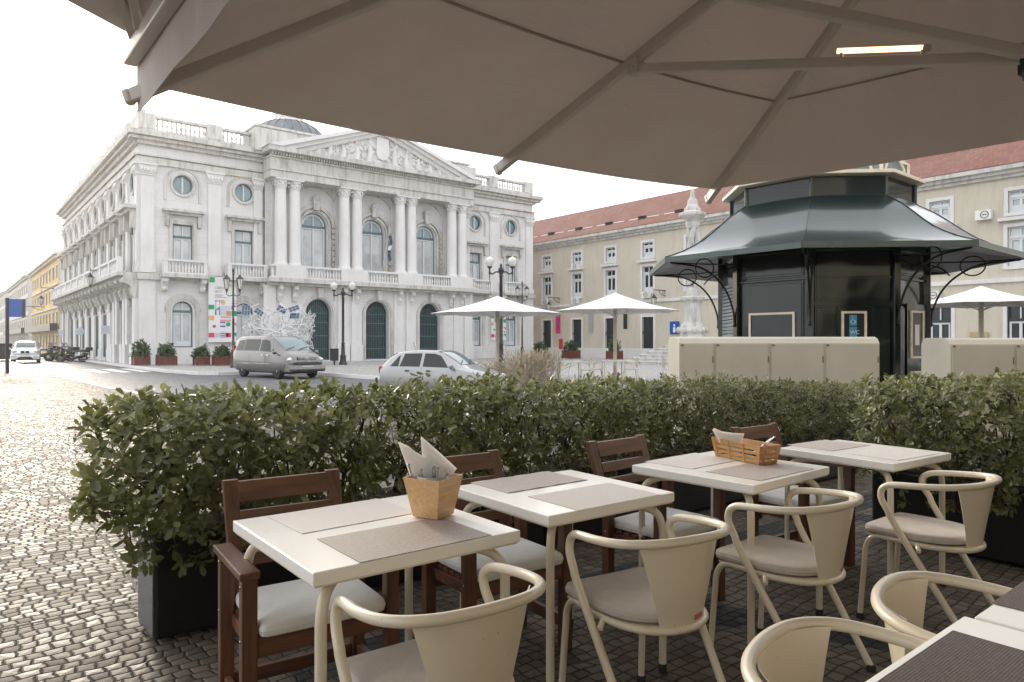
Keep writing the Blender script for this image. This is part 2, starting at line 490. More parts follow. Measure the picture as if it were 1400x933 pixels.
putty_edge = M("putty_cabinet_top", (.58,.56,.50), .45, var=.1, vscale=3)
rust = M("rust", (.20,.08,.035), .9, var=.4, vscale=40)
louvre = M("grey_louvre", (.32,.37,.40), .35, metal=.5)
blue_sign = M("blue_sign", (.012,.085,.36), .35, var=.05)
blue_light = M("sky_blue_sticker", (.05,.30,.52), .4, var=.05)
white_sign = M("white_sign", (.75,.75,.74), .5, var=.03)
red_sign = M("red_sign", (.55,.03,.04), .5, var=.05)
pink_sign = M("magenta_sign", (.50,.03,.16), .5, var=.05)
orange_sign = M("orange_sign", (.75,.36,.08), .5)
yellow_sign = M("yellow_sticker", (.80,.55,.06), .5)
parasol_white = M("white_canvas_canopy", (.74,.73,.71), .85, var=.04, vscale=2)
parasol_pole = M("beige_pole", (.58,.52,.42), .5)
stripe_white = M("road_paint", (.72,.72,.70), .6, var=.2, vscale=12)
tyre = M("tyre", (.02,.02,.021), .8)
rim = M("alloy", (.45,.46,.47), .3, metal=.9)
black_plastic = M("black_plastic", (.018,.018,.02), .5)
chrome = M("chrome", (.75,.76,.77), .12, metal=1)
red_lens = M("red_lens", (.45,.02,.02), .2, coat=.5)
clear_lens = M("headlamp", (.62,.64,.66), .08, metal=.6, coat=1)
plate = M("number_plate", (.75,.75,.72), .5)
paint_silver = M("warm_silver_paint", (.18,.17,.165), .30, metal=.5, coat=.8, var=.03)
paint_grey = M("pale_grey_paint", (.36,.36,.37), .30, metal=.35, coat=.8, var=.03)
paint_white = M("white_paint", (.76,.77,.78), .25, coat=.8, var=.02)
straw = M("dry_grass", (.62,.52,.38), .9, var=.25, vscale=10)
sculpt_white = M("white_branches", (.72,.73,.74), .5)

def glass_mat(name, col, rough=.04, spec=.8):
    m, nt, n, l, b = newmat(name)
    v = coords(n, l)
    f = noise(n, l, v, .9, 3)
    l.new(ramp(n, l, f, [(.35, tuple(c*.7 for c in col)), (.65, col)]), b.inputs['Base Color'])
    b.inputs['Roughness'].default_value = rough; b.inputs['Specular IOR Level'].default_value = spec
    bump(n, l, noise(n, l, v, 1.1, 2), .05, .05, b)
    return m
pane_pale = glass_mat("window_glass_pale", (.60,.63,.65))  # pale colour stands in for sky reflections and curtains behind the glass
pane_blue = glass_mat("window_glass_blue", (.24,.33,.37))
pane_dark = glass_mat("window_glass_dark", (.030,.038,.04), .05, .4)
bamboo_dark = wood_mat("smoked_bamboo", (.36,.17,.05), (.62,.35,.13), "x", rough=.45, scale=2.2, coat=.2)
car_glass = glass_mat("car_glass", (.025,.030,.030), .03, .45)
car_glass_pale = glass_mat("windscreen_glass", (.16,.22,.24), .03, .8)
solar = glass_mat("solar_cells", (.03,.06,.13), .1)

def glow(name, col, strength):
    m, nt, n, l, b = newmat(name)
    b.inputs['Base Color'].default_value = (*col, 1)
    b.inputs['Emission Color'].default_value = (*col, 1); b.inputs['Emission Strength'].default_value = strength
    return m
lamp_glow = glow("warm_tube", (1.0, .60, .30), 1.3)
lamp_dim = M("frosted_lamp_glass", (.72,.70,.64), .35)

def canopy_mat():
    m, nt, n, l, b = newmat("taupe_canopy_cloth")
    v = coords(n, l)
    f = noise(n, l, v, 1.4, 5); w = noise(n, l, v, 420, 2)
    c = ramp(n, l, f, [(.3, (.64,.58,.55)), (.7, (.74,.685,.655))])
    l.new(mixc(n, l, math_(n, l, 'MULTIPLY', w, .3), c, (.26,.22,.19)), b.inputs['Base Color'])
    b.inputs['Roughness'].default_value = .95; b.inputs['Specular IOR Level'].default_value = .1
    tr = n.new("ShaderNodeBsdfTranslucent"); tr.inputs[0].default_value = (.62,.55,.51, 1)
    mx = n.new("ShaderNodeMixShader"); mx.inputs[0].default_value = .22
    out = n["Material Output"]
    l.new(b.outputs[0], mx.inputs[1]); l.new(tr.outputs[0], mx.inputs[2]); l.new(mx.outputs[0], out.inputs[0])
    mpw = n.new('ShaderNodeMapping'); mpw.inputs['Scale'].default_value = (1.2, 4.5, 1); mpw.inputs['Rotation'].default_value = (0,0,.6); l.new(v, mpw.inputs[0])
    bump(n, l, noise(n, l, mpw.outputs[0], 1.6, 4), .55, .05, b)
    return m
canopy_cloth = canopy_mat()
canopy_frame = M("canopy_frame", (.60,.55,.51), .4, var=.06, coat=.2)
seam_tape = M("seam_tape", (.38,.32,.29), .8)

def leaf_mat(name, c1, c2, c3, trans=.3):
    m, nt, n, l, b = newmat(name)
    at = n.new("ShaderNodeAttribute"); at.attribute_name = "tone"
    v = coords(n, l)
    f = noise(n, l, v, 2.2, 3)
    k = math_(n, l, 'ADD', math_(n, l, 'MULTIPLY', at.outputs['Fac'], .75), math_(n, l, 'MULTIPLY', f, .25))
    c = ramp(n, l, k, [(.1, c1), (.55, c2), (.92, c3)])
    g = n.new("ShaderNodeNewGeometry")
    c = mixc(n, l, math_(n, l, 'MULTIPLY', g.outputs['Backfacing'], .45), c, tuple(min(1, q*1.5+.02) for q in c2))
    l.new(c, b.inputs['Base Color'])
    b.inputs['Roughness'].default_value = .38; b.inputs['Specular IOR Level'].default_value = .45
    tr = n.new("ShaderNodeBsdfTranslucent"); l.new(mixc(n, l, .5, c, (.21,.24,.05)), tr.inputs[0])
    mx = n.new("ShaderNodeMixShader"); mx.inputs[0].default_value = trans
    out = n["Material Output"]
    l.new(b.outputs[0], mx.inputs[1]); l.new(tr.outputs[0], mx.inputs[2]); l.new(mx.outputs[0], out.inputs[0])
    return m
leaf = leaf_mat("hedge_leaf", (.018,.022,.009), (.120,.124,.050), (.46,.45,.24))  # dark end deepened for interior shade, light end raised for sky light on top
leaf_dry = leaf_mat("dusty_hedge_leaf", (.035,.036,.02), (.12,.12,.06), (.34,.33,.20))
leaf_dark = leaf_mat("shrub_leaf", (.02,.04,.018), (.05,.09,.035), (.11,.16,.06), .15)
bark = M("bark", (.075,.045,.03), .9, var=.3, vscale=30, bmp=.5)

# ================================================================== GROUND
mb = MB(); mb.add([(-600,-400,-.6),(900,-400,-.6),(900,1500,-.6),(-600,1500,-.6)], [(0,1,2,3)])
struct(mb.build("ground", white_far))

def slab(name, poly, z, mat, thick=.5):
    m = MB(); m.prism(poly, 'z', z-thick, z)
    return struct(m.build(name, mat))
KERB_W = [(-40,-30),(20,-30),(60,-20),(60,9),(40,9),(22,8.8),(14,11.5),(8,13),(5.2,16),(4.2,21),(3.95,25),(3.78,30),(3.72,45),(3.72,300),(-40,300)]
slab("pavement", KERB_W, 0.0, calcada)
slab("road", [(3.0,3),(60.5,3),(60.5,44),(12,44),(12,300),(3.0,300)], -.15, cobble, .3)
PLAZA = [(8.72,300),(8.66,44),(8.75,38.8),(9.3,34.9),(10.0,34.3),(12.9,34.0),(13.6,32.5),(13.7,27.5),(14.2,23.2),(15.8,18.6),(20,14),(38,9),(70,8.6),(70,300)]
slab("plaza_pavement", PLAZA, 0.0, plaza_mat)
def kerb(name, pts, w=.16):
    m = MB()
    for a, b in zip(pts, pts[1:]): m.bar((a[0],a[1],-.065), (b[0],b[1],-.065), w, .15)
    struct(m.build(name, stone_plain))
kerb("plaza_kerb", [(8.66,90)]+PLAZA[1:12])
kerb("pavement_kerb", [(3.72,90),(3.72,45),(3.78,30),(3.95,25),(4.2,21),(5.2,16),(8,13),(14,11.5),(22,8.8)])
mb = MB()
for i in range(9):      # the crossing: bars side by side across the road
    x = 4.05 + i*.52
    for s0, s1 in ((40.6, 44.6),): pass
for i in range(5):
    x = 4.15 + i*.95
    mb.box(x, x+.5, 40.6, 46.4, -.16, -.146)
struct(mb.build("road_markings", stripe_white))
# stone seams that divide the pavement beside the hedge
mb = MB()
for pts in ([(-6,10.0),(.80,10.03)], [(-6,5.72),(.86,5.66)], [(-6,5.02),(.87,4.94)], [(-6,4.40),(.79,4.30)], [(.87,3.9),(.86,4.4),(.90,5.7),(.85,8.2)]):
    for a, b in zip(pts, pts[1:]): mb.bar((*a,-.003), (*b,-.003), .016, .010)
struct(mb.build("pavement_joints", M("joint_dirt", (.14,.12,.10), .95)))

# ================================================================== CITY HALL
K = .9595
class Fr:
    """a facade: a runs along it, z up, d out of it"""
    def __init__(s, o, u, n): s.o = o; s.u = u; s.n = n
    def P(s, a, z, d=0): return (s.o[0]+s.u[0]*a+s.n[0]*d, s.o[1]+s.u[1]*a+s.n[1]*d, z)
    def box(s, mb, a0, a1, z0, z1, d0, d1):
        if a0 > a1: a0, a1 = a1, a0
        P = s.P
        mb.hexa([P(a0,z0,d1),P(a1,z0,d1),P(a1,z0,d0),P(a0,z0,d0),P(a0,z1,d1),P(a1,z1,d1),P(a1,z1,d0),P(a0,z1,d0)])
    def poly(s, mb, pts, d0, d1):
        """extruded polygon of (a, z) points"""
        n = len(pts); P = s.P
        vs = [P(a,z,d1) for a,z in pts]+[P(a,z,d0) for a,z in pts]
        mb.add(vs, [tuple(range(n)), tuple(range(n,2*n))[::-1]]+[((i+1)%n, i, n+i, n+(i+1)%n) for i in range(n)])
    def ring(s, mb, a, z, r0, r1, d0, d1, t0=0, t1=2*math.pi, n=20, sz=1.0):
        P = s.P
        vs = []
        for i in range(n+1):
            t = t0+(t1-t0)*i/n; c, q = math.cos(t), math.sin(t)*sz
            vs += [P(a+r0*c,z+r0*q,d1), P(a+r1*c,z+r1*q,d1), P(a+r1*c,z+r1*q,d0), P(a+r0*c,z+r0*q,d0)]
        fs = []
        for i in range(n):
            b = 4*i
            for k in range(4): fs.append((b+k, b+(k+1)%4, b+4+(k+1)%4, b+4+k))
        mb.add(vs, fs)
    def wall(s, mb, a0, a1, z0, z1, ops, d=0, depth=.35):
        """flat wall with holes; ops: (kind, a, z0, z1, w) kind rect / arch / round (z0 centre, w diameter)"""
        P = s.P
        A = {a0, a1}; Z = {z0, z1}; R = []
        for k, a, q0, q1, w in ops:
            if k == 'round': r = (a-w/2, a+w/2, q0-w/2, q0+w/2)
            else: r = (a-w/2, a+w/2, q0, q1)
            R.append(r); A |= {r[0], r[1]}; Z |= {r[2], r[3]}
        A = sorted(A); Z = sorted(Z)
        for i in range(len(A)-1):
            for j in range(len(Z)-1):
                ca, cz = (A[i]+A[i+1])/2, (Z[j]+Z[j+1])/2
                if any(r[0]<ca<r[1] and r[2]<cz<r[3] for r in R): continue
                mb.add([P(A[i],Z[j],d),P(A[i+1],Z[j],d),P(A[i+1],Z[j+1],d),P(A[i],Z[j+1],d)], [(0,1,2,3)])
        for (k, a, q0, q1, w), r in zip(ops, R):
            h = w/2
            if k == 'rect': out = [(r[0],r[2]),(r[1],r[2]),(r[1],r[3]),(r[0],r[3])]
            elif k == 'arch':
                c = q1-h; out = [(r[0],q0),(r[1],q0)]+[(a+h*math.cos(t), c+h*math.sin(t)) for t in [math.pi*i/14 for i in range(15)]]
                for sgn in (1, -1):
                    arc = [(a+sgn*h*math.cos(math.pi/2*i/7), c+h*math.sin(math.pi/2*i/7)) for i in range(8)]
                    pts = arc+[(a+sgn*h, q1)]
                    if sgn < 0: pts = pts[::-1]
                    for i in range(7):
                        tri = [arc[i], arc[i+1], (a+sgn*h, q1)]
                        mb.add([P(x,z,d) for x,z in tri], [(0,1,2)])
            else:
                out = [(a+h*math.cos(2*math.pi*i/24), q0+h*math.sin(2*math.pi*i/24)) for i in range(24)]
                for sx in (1,-1):
                    for sz in (1,-1):
                        arc = [(a+sx*h*math.cos(math.pi/2*i/6), q0+sz*h*math.sin(math.pi/2*i/6)) for i in range(7)]
                        for i in range(6):
                            mb.add([P(x,z,d) for x,z in (arc[i],arc[i+1],(a+sx*h,q0+sz*h))], [(0,1,2)])
            n = len(out)
            mb.add([P(x,z,d) for x,z in out]+[P(x,z,d-depth) for x,z in out], [((i+1)%n,i,n+i,n+(i+1)%n) for i in range(n)])
    def window(s, parent, kind, a, q0, q1, w, d, frame_mat, pane, trim=teal, name="window", split=True, fan=False):
        """joinery set in an opening: frame, mullion, transom; its glass is a sub-part"""
        h = w/2; m = MB(K); t = .07
        m.m = 1
        if kind == 'round':
            s.ring(m, a, q0, h-.07, h+.01, d-.06, d+.04, n=24)
            m.m = 0; s.box(m, a-.05, a+.05, q0-h+.03, q0+h-.03, d-.04, d+.03)
        else:
            top = q1-h if kind == 'arch' else q1
            s.box(m, a-h, a-h+t, q0, top, d-.06, d+.04); s.box(m, a+h-t, a+h, q0, top, d-.06, d+.04)
            s.box(m, a-h+t, a+h-t, q0, q0+t, d-.06, d+.04)
            tr = top-.06 if kind == 'arch' else q0+(q1-q0)*.74
            s.box(m, a-h+t, a+h-t, tr-.07, tr+.09, d-.05, d+.07)
            if kind == 'arch': s.ring(m, a, top, h-t, h, d-.06, d+.04, 0, math.pi, 14)
            else: s.box(m, a-h+t, a+h-t, q1-t, q1, d-.06, d+.04)
            m.m = 0
            s.box(m, a-.07, a+.07, q0+t, tr-.07, d-.04, d+.03)
            for sg in (-1, 1):
                x0 = a+sg*.07; x1 = a+sg*(h-t)
                s.box(m, min(x0,x1), max(x0,x1), q0+t, q0+t+.35, d-.04, d+.02)
                s.box(m, x1-sg*.10, x1, q0+t+.35, tr-.07, d-.04, d+.02)
                s.box(m, min(x0,x1), max(x0,x1), tr-.18, tr-.07, d-.041, d+.021)
            if kind == 'arch':
                s.box(m, a-.04, a+.04, tr+.09, q1-t, d-.04, d+.03)
                if fan: s.ring(m, a, top, h-t-.14, h-t-.001, d-.04, d+.02, .1, math.pi-.1, 12)
            else: s.box(m, a-.035, a+.035, tr+.09, q1-t, d-.04, d+.03)
        o = m.build(name, [frame_mat, trim], parent)
        g = MB(K)
        if kind == 'round': pts = [(a+(h-.02)*math.cos(2*math.pi*i/24), q0+(h-.02)*math.sin(2*math.pi*i/24)) for i in range(24)]
        elif kind == 'arch': pts = [(a-h+.02,q0+.02),(a+h-.02,q0+.02)]+[(a+(h-.02)*math.cos(math.pi*i/14), q1-h+(h-.02)*math.sin(math.pi*i/14)) for i in range(15)]
        else: pts = [(a-h+.02,q0+.02),(a+h-.02,q0+.02),(a+h-.02,q1-.02),(a-h+.02,q1-.02)]
        s.poly(g, pts, d-.10, d-.07)
        g.build("pane", pane, o)
        if fan:      # white inner shutters behind the lower lights
            g = MB(K); s.poly(g, [(a-h+.03,q0+.03),(a+h-.03,q0+.03),(a+h-.03,q1-h-.1),(a-h+.03,q1-h-.1)], d-.068, d-.06); g.build("inner_shutter", pane_pale, o)
        return o

town = thing("city_hall", "pale limestone city hall with columned pediment, arched windows and long balustraded side", "city hall", (0,0,0))
FR = Fr((9.84, 51.05), (1,0), (0,-1)); SD = Fr((9.84, 51.05), (0,1), (-1,0))
W, DEP = 33.5, 36.8
BAYW = [2.66, 6.70, 26.80, 30.84]      # wing bays
BAYC = [11.85, 16.70, 21.55]           # central bays
CL0, CL1 = 8.1, 25.4
# ---- walls
w = MB(K)
arch_g = [('arch', b, 1.1, 4.2, 1.28) for b in BAYW]
ops_u = [('rect', b, 6.1, 9.35, 1.25) for b in BAYW]+[('round', b, 12.02, 0, 1.26) for b in BAYW]
FR.wall(w, 0, CL0, 1.1, 5.6, arch_g[:2]); FR.wall(w, CL1, W, 1.1, 5.6, arch_g[2:])
FR.wall(w, CL0, CL1, 0, 5.6, [('arch', b, .1, 4.65, 2.02) for b in BAYC], d=1.0, depth=.6)
for a in (CL0, CL1):
    w.add([FR.P(a,0,0),FR.P(a,0,1.0),FR.P(a,5.6,1.0),FR.P(a,5.6,0)], [(0,1,2,3)])
FR.wall(w, 0, CL0, 5.6, 14.6, ops_u[:2]+ops_u[4:6]); FR.wall(w, CL1, W, 5.6, 14.6, ops_u[2:4]+ops_u[6:])
FR.wall(w, CL0, CL1, 5.6, 14.6, [('arch', b, 6.1, 11.15, 1.98) for b in BAYC], d=.2, depth=.4)
FR.box(w, 0, CL0, 0, 1.1, -.3, .14); FR.box(w, CL1, W, 0, 1.1, -.3, .14)
NB = 10; BS = [1.45+3.68*i for i in range(NB)]
side_g = [('arch', b, .25, 4.7, 1.7) for b in BS]
side_u = [('rect', b, 6.1, 9.35, 1.25) for b in BS]+[('round', b, 12.02, 0, 1.26) for b in BS]
SD.wall(w, 0, DEP, 0, 5.6, side_g, depth=.6); SD.wall(w, 0, DEP, 5.6, 14.6, side_u)
w.add([(43.34,51.05,0),(43.34,87.8,0),(43.34,87.8,15),(43.34,51.05,15)], [(0,1,2,3)])
w.add([(9.84,87.8,0),(43.34,87.8,0),(43.34,87.8,15),(9.84,87.8,15)], [(3,2,1,0)])
w.build("wall", stone, town)
b = MB(K); b.box(10.6, 42.6, 52.2, 87, .1, 14.4); b.build("inner_core", M("dark_interior", (.04,.04,.04), .9), town)
# ---- pilasters with capitals
def pilaster(F, a, wd, z0=6.0, z1=13.1, d=.14, base=0):
    p = MB(K)
    F.box(p, a-wd/2, a+wd/2, z0, z1-.75, base-.05, base+d); F.box(p, a-wd/2-.08, a+wd/2+.08, z0, z0+.4, base-.04, base+d+.07)
    F.box(p, a-wd/2-.05, a+wd/2+.05, z1-.75, z1-.62, base-.04, base+d+.06)
    F.poly(p, [(a-wd/2,z1-.62),(a+wd/2,z1-.62),(a+wd/2+.16,z1-.1),(a-wd/2-.16,z1-.1)], base-.04, base+d+.12)
    F.box(p, a-wd/2-.2, a+wd/2+.2, z1-.1, z1+.02, base-.04, base+d+.2)
    for i in range(5):
        x = a-wd/2+wd*i/4; q = F.P(x, z1-.42, base+d+.12); p.blob(q, (.1,.1,.16), 6, i)
    p.build("pilaster", stone_plain, town)
def pier(F, bxs):
    p = MB(K)
    for b_ in bxs: F.box(p, *b_)
    p.build("pier", stone_plain, town)
for a, wd in ((.48,.8), (4.68,.85), (28.82,.85), (33.02,.8), (CL0-.45,.6), (CL1+.45,.6)): pilaster(FR, a, wd)
for b0 in BAYC: pass
for a in (9.4, 14.3, 19.1, 24.05): 
    for da in (-.52, .52): pilaster(FR, a+da, .66, 6.9, 13.1, .12, .2)
for i in range(NB+1):
    a = BS[0]-1.84+3.68*i
    if i == 0: a = .42
    if i == NB: a = DEP-.4
    pilaster(SD, a, .7)
# ground floor piers and strips
for a in (.48, 4.68, 28.82, 33.02): pier(FR, [(a-.5, a+.5, 1.1, 5.55, -.02, .1)])
for a in (CL0+.6, 14.3, 19.1, CL1-.6):
    for da in (-.55, .55): pier(FR, [(a+da-.42, a+da+.42, 1.25, 5.5, .98, 1.12), (a+da-.5, a+da+.5, .0, 1.25, .98, 1.2)])
for i in range(NB+1):
    a = BS[0]-1.84+3.68*i
    heavy = i in (0,1,2,9,10)
    for da in ((-.55, .55) if heavy else (0,)):
        x = a+da
        if x < .4 or x > DEP-.4: x = .45 if i == 0 and da > 0 else (DEP-.45 if i == NB and da < 0 else None)
        if x is None: continue
        pier(SD, [(x-.34, x+.34, 1.3, 5.5, -.02, .26), (x-.42, x+.42, 0, 1.3, -.02, .42)] if heavy else [(x-.75, x+.75, 0, 5.5, -.02, .06), (x-.78, x+.78, 3.7, 3.9, -.02, .12), (x-.78, x+.78, 0, .9, -.02, .12)])
# ---- mouldings
s_ = MB(K)
FR.box(s_, -.12, CL0, 5.55, 5.95, -.02, .3); FR.box(s_, CL1, W+.12, 5.55, 5.95, -.02, .3)
FR.box(s_, CL0-.1, CL1+.1, 5.5, 5.7, .9, 1.6); FR.box(s_, CL0-.25, CL1+.25, 5.7, 6.0, .1, 2.0)
SD.box(s_, .03, DEP+.1, 5.53, 5.75, -.02, .9); SD.box(s_, .031, DEP+.2, 5.752, 5.98, -.02, 1.25)
for b0 in BAYW:
    FR.box(s_, b0-1.45, b0+1.45, 5.72, 5.97, .28, .95)
    FR.ring(s_, b0, 3.56, .78, 1.15, -.02, .08, 0, math.pi, 16)
    for sg in (-1,1): FR.box(s_, b0+sg*.78, b0+sg*1.02, 1.1, 3.56, -.02, .07)
    FR.ring(s_, b0, 12.02, .66, .82, -.02, .12, n=24); FR.ring(s_, b0, 12.02, 1.0, 1.18, -.02, .07, -.2, math.pi+.2, n=22)
    for sg in (-1,1): FR.box(s_, b0+sg*1.0, b0+sg*1.18, 10.9, 11.8, -.02, .07); FR.box(s_, b0+sg*.66, b0+sg*.86, 6.0, 9.6, -.02, .12)
    FR.box(s_, b0-.86, b0+.86, 9.35, 9.6, -.02, .121); FR.box(s_, b0-1.15, b0+1.15, 9.95, 10.12, -.02, .35); FR.box(s_, b0-1.3, b0+1.3, 10.12, 10.28, -.02, .55)
    for sg in (-1,1): FR.poly(s_, [(b0+sg*.92,9.2),(b0+sg*1.14,9.2),(b0+sg*1.14,9.95),(b0+sg*.92,9.95)][::sg], -.02, .28)
for b0 in BS:
    SD.ring(s_, b0, 3.85, .86, 1.2, -.02, .14, 0, math.pi, 14)
    SD.ring(s_, b0, 12.02, .66, .84, -.02, .16, n=20)
    SD.box(s_, b0-.86, b0-.66, 6.0, 9.6, -.02, .16); SD.box(s_, b0+.66, b0+.86, 6.0, 9.6, -.02, .16)
    SD.box(s_, b0-1.2, b0+1.2, 9.95, 10.15, -.02, .6); SD.box(s_, b0-1.35, b0+1.35, 10.15, 10.38, -.02, .85)
    for sg in (-1,1): SD.poly(s_, [(b0+sg*.9,8.9),(b0+sg*1.18,8.9),(b0+sg*1.18,9.95),(b0+sg*.9,9.95)][::sg], -.02, .45)
for b0 in BAYC:
    FR.ring(s_, b0, 10.16, 1.05, 1.22, .18, .34, 0, math.pi, 20); FR.ring(s_, b0, 10.16, 1.32, 1.55, .18, .40, 0, math.pi, 20)
    for sg in (-1,1):
        FR.box(s_, b0+sg*1.05, b0+sg*1.22, 6.0, 10.16, .18, .34)
        for z in range(9): FR.box(s_, b0+sg*1.33, b0+sg*1.54, 6.3+z*.43, 6.3+z*.43+.3, .18, .40)
    FR.box(s_, b0-.22, b0+.22, 11.3, 12.1, .18, .62); s_.blob(FR.P(b0, 12.2, .5), (.3,.2,.25), 8, 3, .1)
    FR.ring(s_, b0, 11.3, 1.75, 1.83, .18, .26, .5, math.pi-.5, 14)
    FR.ring(s_, b0, 3.64, 1.1, 1.3, .98, 1.10, 0, math.pi, 18)
    for sg in (-1,1): FR.box(s_, b0+sg*1.1, b0+sg*1.3, .1, 3.64, .98, 1.09)
    FR.box(s_, b0-.2, b0+.2, 4.7, 5.45, .98, 1.45)
# entablature
for F, a0, a1, dd in ((FR, -.15, CL0, 0), (FR, CL1, W+.15, 0), (SD, .03, DEP+.1, 0)):
    F.box(s_, a0, a1, 13.1, 13.55, -.02, dd+.16); F.box(s_, a0+.001, a1, 13.6, 13.7, -.02, dd+.26)
    F.box(s_, a0, a1, 14.35, 14.6, -.02, dd+.25)
for F, a0, a1 in ((FR, -.6, CL0), (FR, CL1, W+.6), (SD, .31, DEP+.5)):
    F.box(s_, a0, a1, 14.6, 14.8, -.3, .5); F.box(s_, a0-(.15 if a0 < 0 else 0), a1+.15 if a1 > 30 else a1, 14.82, 15.12, -.3, .75)
FR.box(s_, CL0-.1, CL1+.1, 13.1, 13.6, .15, 1.72); FR.box(s_, CL0-.14, CL1+.14, 13.6, 13.72, .15, 1.82)
FR.box(s_, CL0-.1, CL1+.1, 13.72, 14.5, .15, 1.66)
FR.box(s_, CL0-.15, CL1+.15, 14.5, 14.62, .15, 1.8)
for i in range(86):
    a = CL0-.1+i*.2; FR.box(s_, a, a+.11, 14.63, 14.83, 1.6, 1.98)
FR.box(s_, CL0-.4, CL1+.4, 14.84, 15.16, .15, 2.3)
o = s_.build("cornice", stone_dirty, town)
# ---- brackets under balconies
def scroll(F, a, z, d, hh=.9, wd=.34):
    m = MB(K)
    pr = [(0,0),(d*.9,0),(d,-.12),(d*.95,-.3),(d*.6,-.38),(d*.42,-.55),(d*.5,-.75),(d*.3,-hh),(0,-hh)]
    vs = [F.P(a-wd/2, z+q, dd) for dd, q in pr]+[F.P(a+wd/2, z+q, dd) for dd, q in pr]
    n = len(pr); m.add(vs, [tuple(range(n)), tuple(range(n,2*n))[::-1]]+[((i+1)%n,i,n+i,n+(i+1)%n) for i in range(n)])
    m.blob(F.P(a, z-.22, d*.92), (.15,.15,.15), 8, 1); m.blob(F.P(a, z-.72, d*.42), (.13,.13,.16), 8, 2)
    return m
for b0 in BAYW:
    for sg in (-1,1): scroll(FR, b0+sg*1.2, 5.72, .75).build("bracket", stone_plain, town)
for b0 in BAYC:
    pass
for a in (9.4, 14.3, 19.1, 24.05):
    for da in (-.55,.55):
        m = scroll(FR, a+da, 5.5, .6, 1.1, .3); 
        m.v = [(x, y-1.0*K, z) for x, y, z in m.v]; m.build("bracket", stone_plain, town)
for i in range(NB*2+1):
    scroll(SD, .3+i*1.81, 5.6, 1.05, 1.25, .5).build("bracket", stone_dirty, town)
# ---- columns
for a in (9.4, 14.3, 19.1, 24.05):
    for da in (-.52, .52):
        c = FR.P(a+da, 0, 1.22); m = MB(K)
        m.lathe([(.52,6.9),(.52,7.02),(.50,7.05),(.46,7.12),(.44,7.18),(.42,7.22),(.42,9.0),(.405,10.5),(.37,12.3),(.36,12.38),(.40,12.41),(.40,12.46)], (c[0],c[1],0), 20)
        o = m.build("column", stone_plain, town)
        m = MB(K)
        m.lathe([(.36,12.44),(.37,12.6),(.44,12.8),(.42,12.82),(.46,12.95),(.52,13.0)], (c[0],c[1],0), 16)
        m.box(c[0]-.52,c[0]+.52,c[1]-.52,c[1]+.52,13.0,13.09)
        for r, z, s1 in ((.42,12.62,.085),(.50,12.84,.09)):
            for i in range(8):
                t = math.pi/4*i+(.39 if r > .45 else 0); m.blob((c[0]+r*math.cos(t),c[1]+r*math.sin(t),z), (s1,s1,.1), 6, i)
        m.build("capital", stone_plain, o)
# ---- balustrades
bprof = [(.05,0),(.09,.03),(.09,.08),(.055,.12),(.10,.27),(.085,.36),(.045,.5),(.05,.62),(.08,.66),(.08,.7)]
def balusters(m, F, a0, a1, d, z, hh, sp, n=6, ww=1.0):
    k = max(1, int((a1-a0)/sp))
    for i in range(k):
        a = a0+(i+.5)*(a1-a0)/k; c = F.P(a, z, d)
        m.lathe([(r*ww, q*hh/.7) for r, q in bprof], c, n)
def roof_run(F, a0, a1, piers, inset=.0, sp=.27):
    m = MB(K)
    F.box(m, a0, a1, 15.12, 15.45, -.35, .02); F.box(m, a0, a1, 16.18, 16.36, -.36, .04)
    ed = sorted([a0]+[q for pr in piers for q in pr]+[a1])
    for x0, x1 in piers: F.box(m, x0, x1, 15.45, 16.45, -.4, .07)
    prev = a0
    for x0, x1 in sorted(piers)+[(a1,a1)]:
        if x0-prev > .4: balusters(m, F, prev, x0, -.17, 15.45, .73, sp)
        prev = x1
    m.build("roof_balustrade", stone_dirty, town)
roof_run(FR, 0, CL0, [(0,1.0),(4.2,5.2)])
roof_run(FR, CL1, W, [(28.4,29.3),(32.5,33.5),(CL1,CL1+1.2)])
F = SD; m = MB(K)
SD.box(m, .4, DEP, 15.12, 16.4, -.35, .02)
for i in range(0, NB+1): SD.box(m, BS[0]-1.84+3.68*i+.3, BS[0]-1.84+3.68*i+1.2, 15.4, 16.6, -.4, .06)
m.build("roof_balustrade", stone_dirty, town)
m = MB(K)
for b0 in BAYW:
    m = MB(K)
    FR.box(m, b0-1.35, b0-1.1, 5.97, 6.85, .65, .9); FR.box(m, b0+1.1, b0+1.35, 5.97, 6.85, .65, .9)
    FR.box(m, b0-1.38, b0+1.38, 6.78, 6.92, .62, .93); FR.box(m, b0-1.34, b0+1.34, 5.97, 6.06, .66, .89)
    balusters(m, FR, b0-1.1, b0+1.1, .78, 6.06, .72, .2)
    for sg in (-1,1): FR.box(m, b0+sg*1.24-.1, b0+sg*1.24+.1, 6.0, 6.84, .1, .66)
    m.build("balcony_balustrade", stone_plain, town)
m = MB(K)
FR.box(m, CL0-.2, CL1+.2, 6.78, 6.93, 1.62, 1.94); FR.box(m, CL0-.18, CL1+.18, 5.99, 6.1, 1.64, 1.92)
piers = []
for a in (9.4, 14.3, 19.1, 24.05):
    FR.box(m, a-1.1, a-.0, 5.99, 6.9, .7, 1.97); FR.box(m, a+.0, a+1.1, 5.99, 6.901, .7, 1.971)
    piers.append((a-1.1, a+1.1))
prev = CL0-.2
for x0, x1 in piers+[(CL1+.2, 0)]:
    if x0-prev > .3: balusters(m, FR, prev, x0, 1.78, 6.08, .72, .22)
    prev = x1
m.build("balcony_balustrade", stone_plain, town); m = MB(K)
SD.box(m, .03, DEP, 6.78, 6.94, .95, 1.2); SD.box(m, .03, DEP, 5.97, 6.1, .95, 1.2)
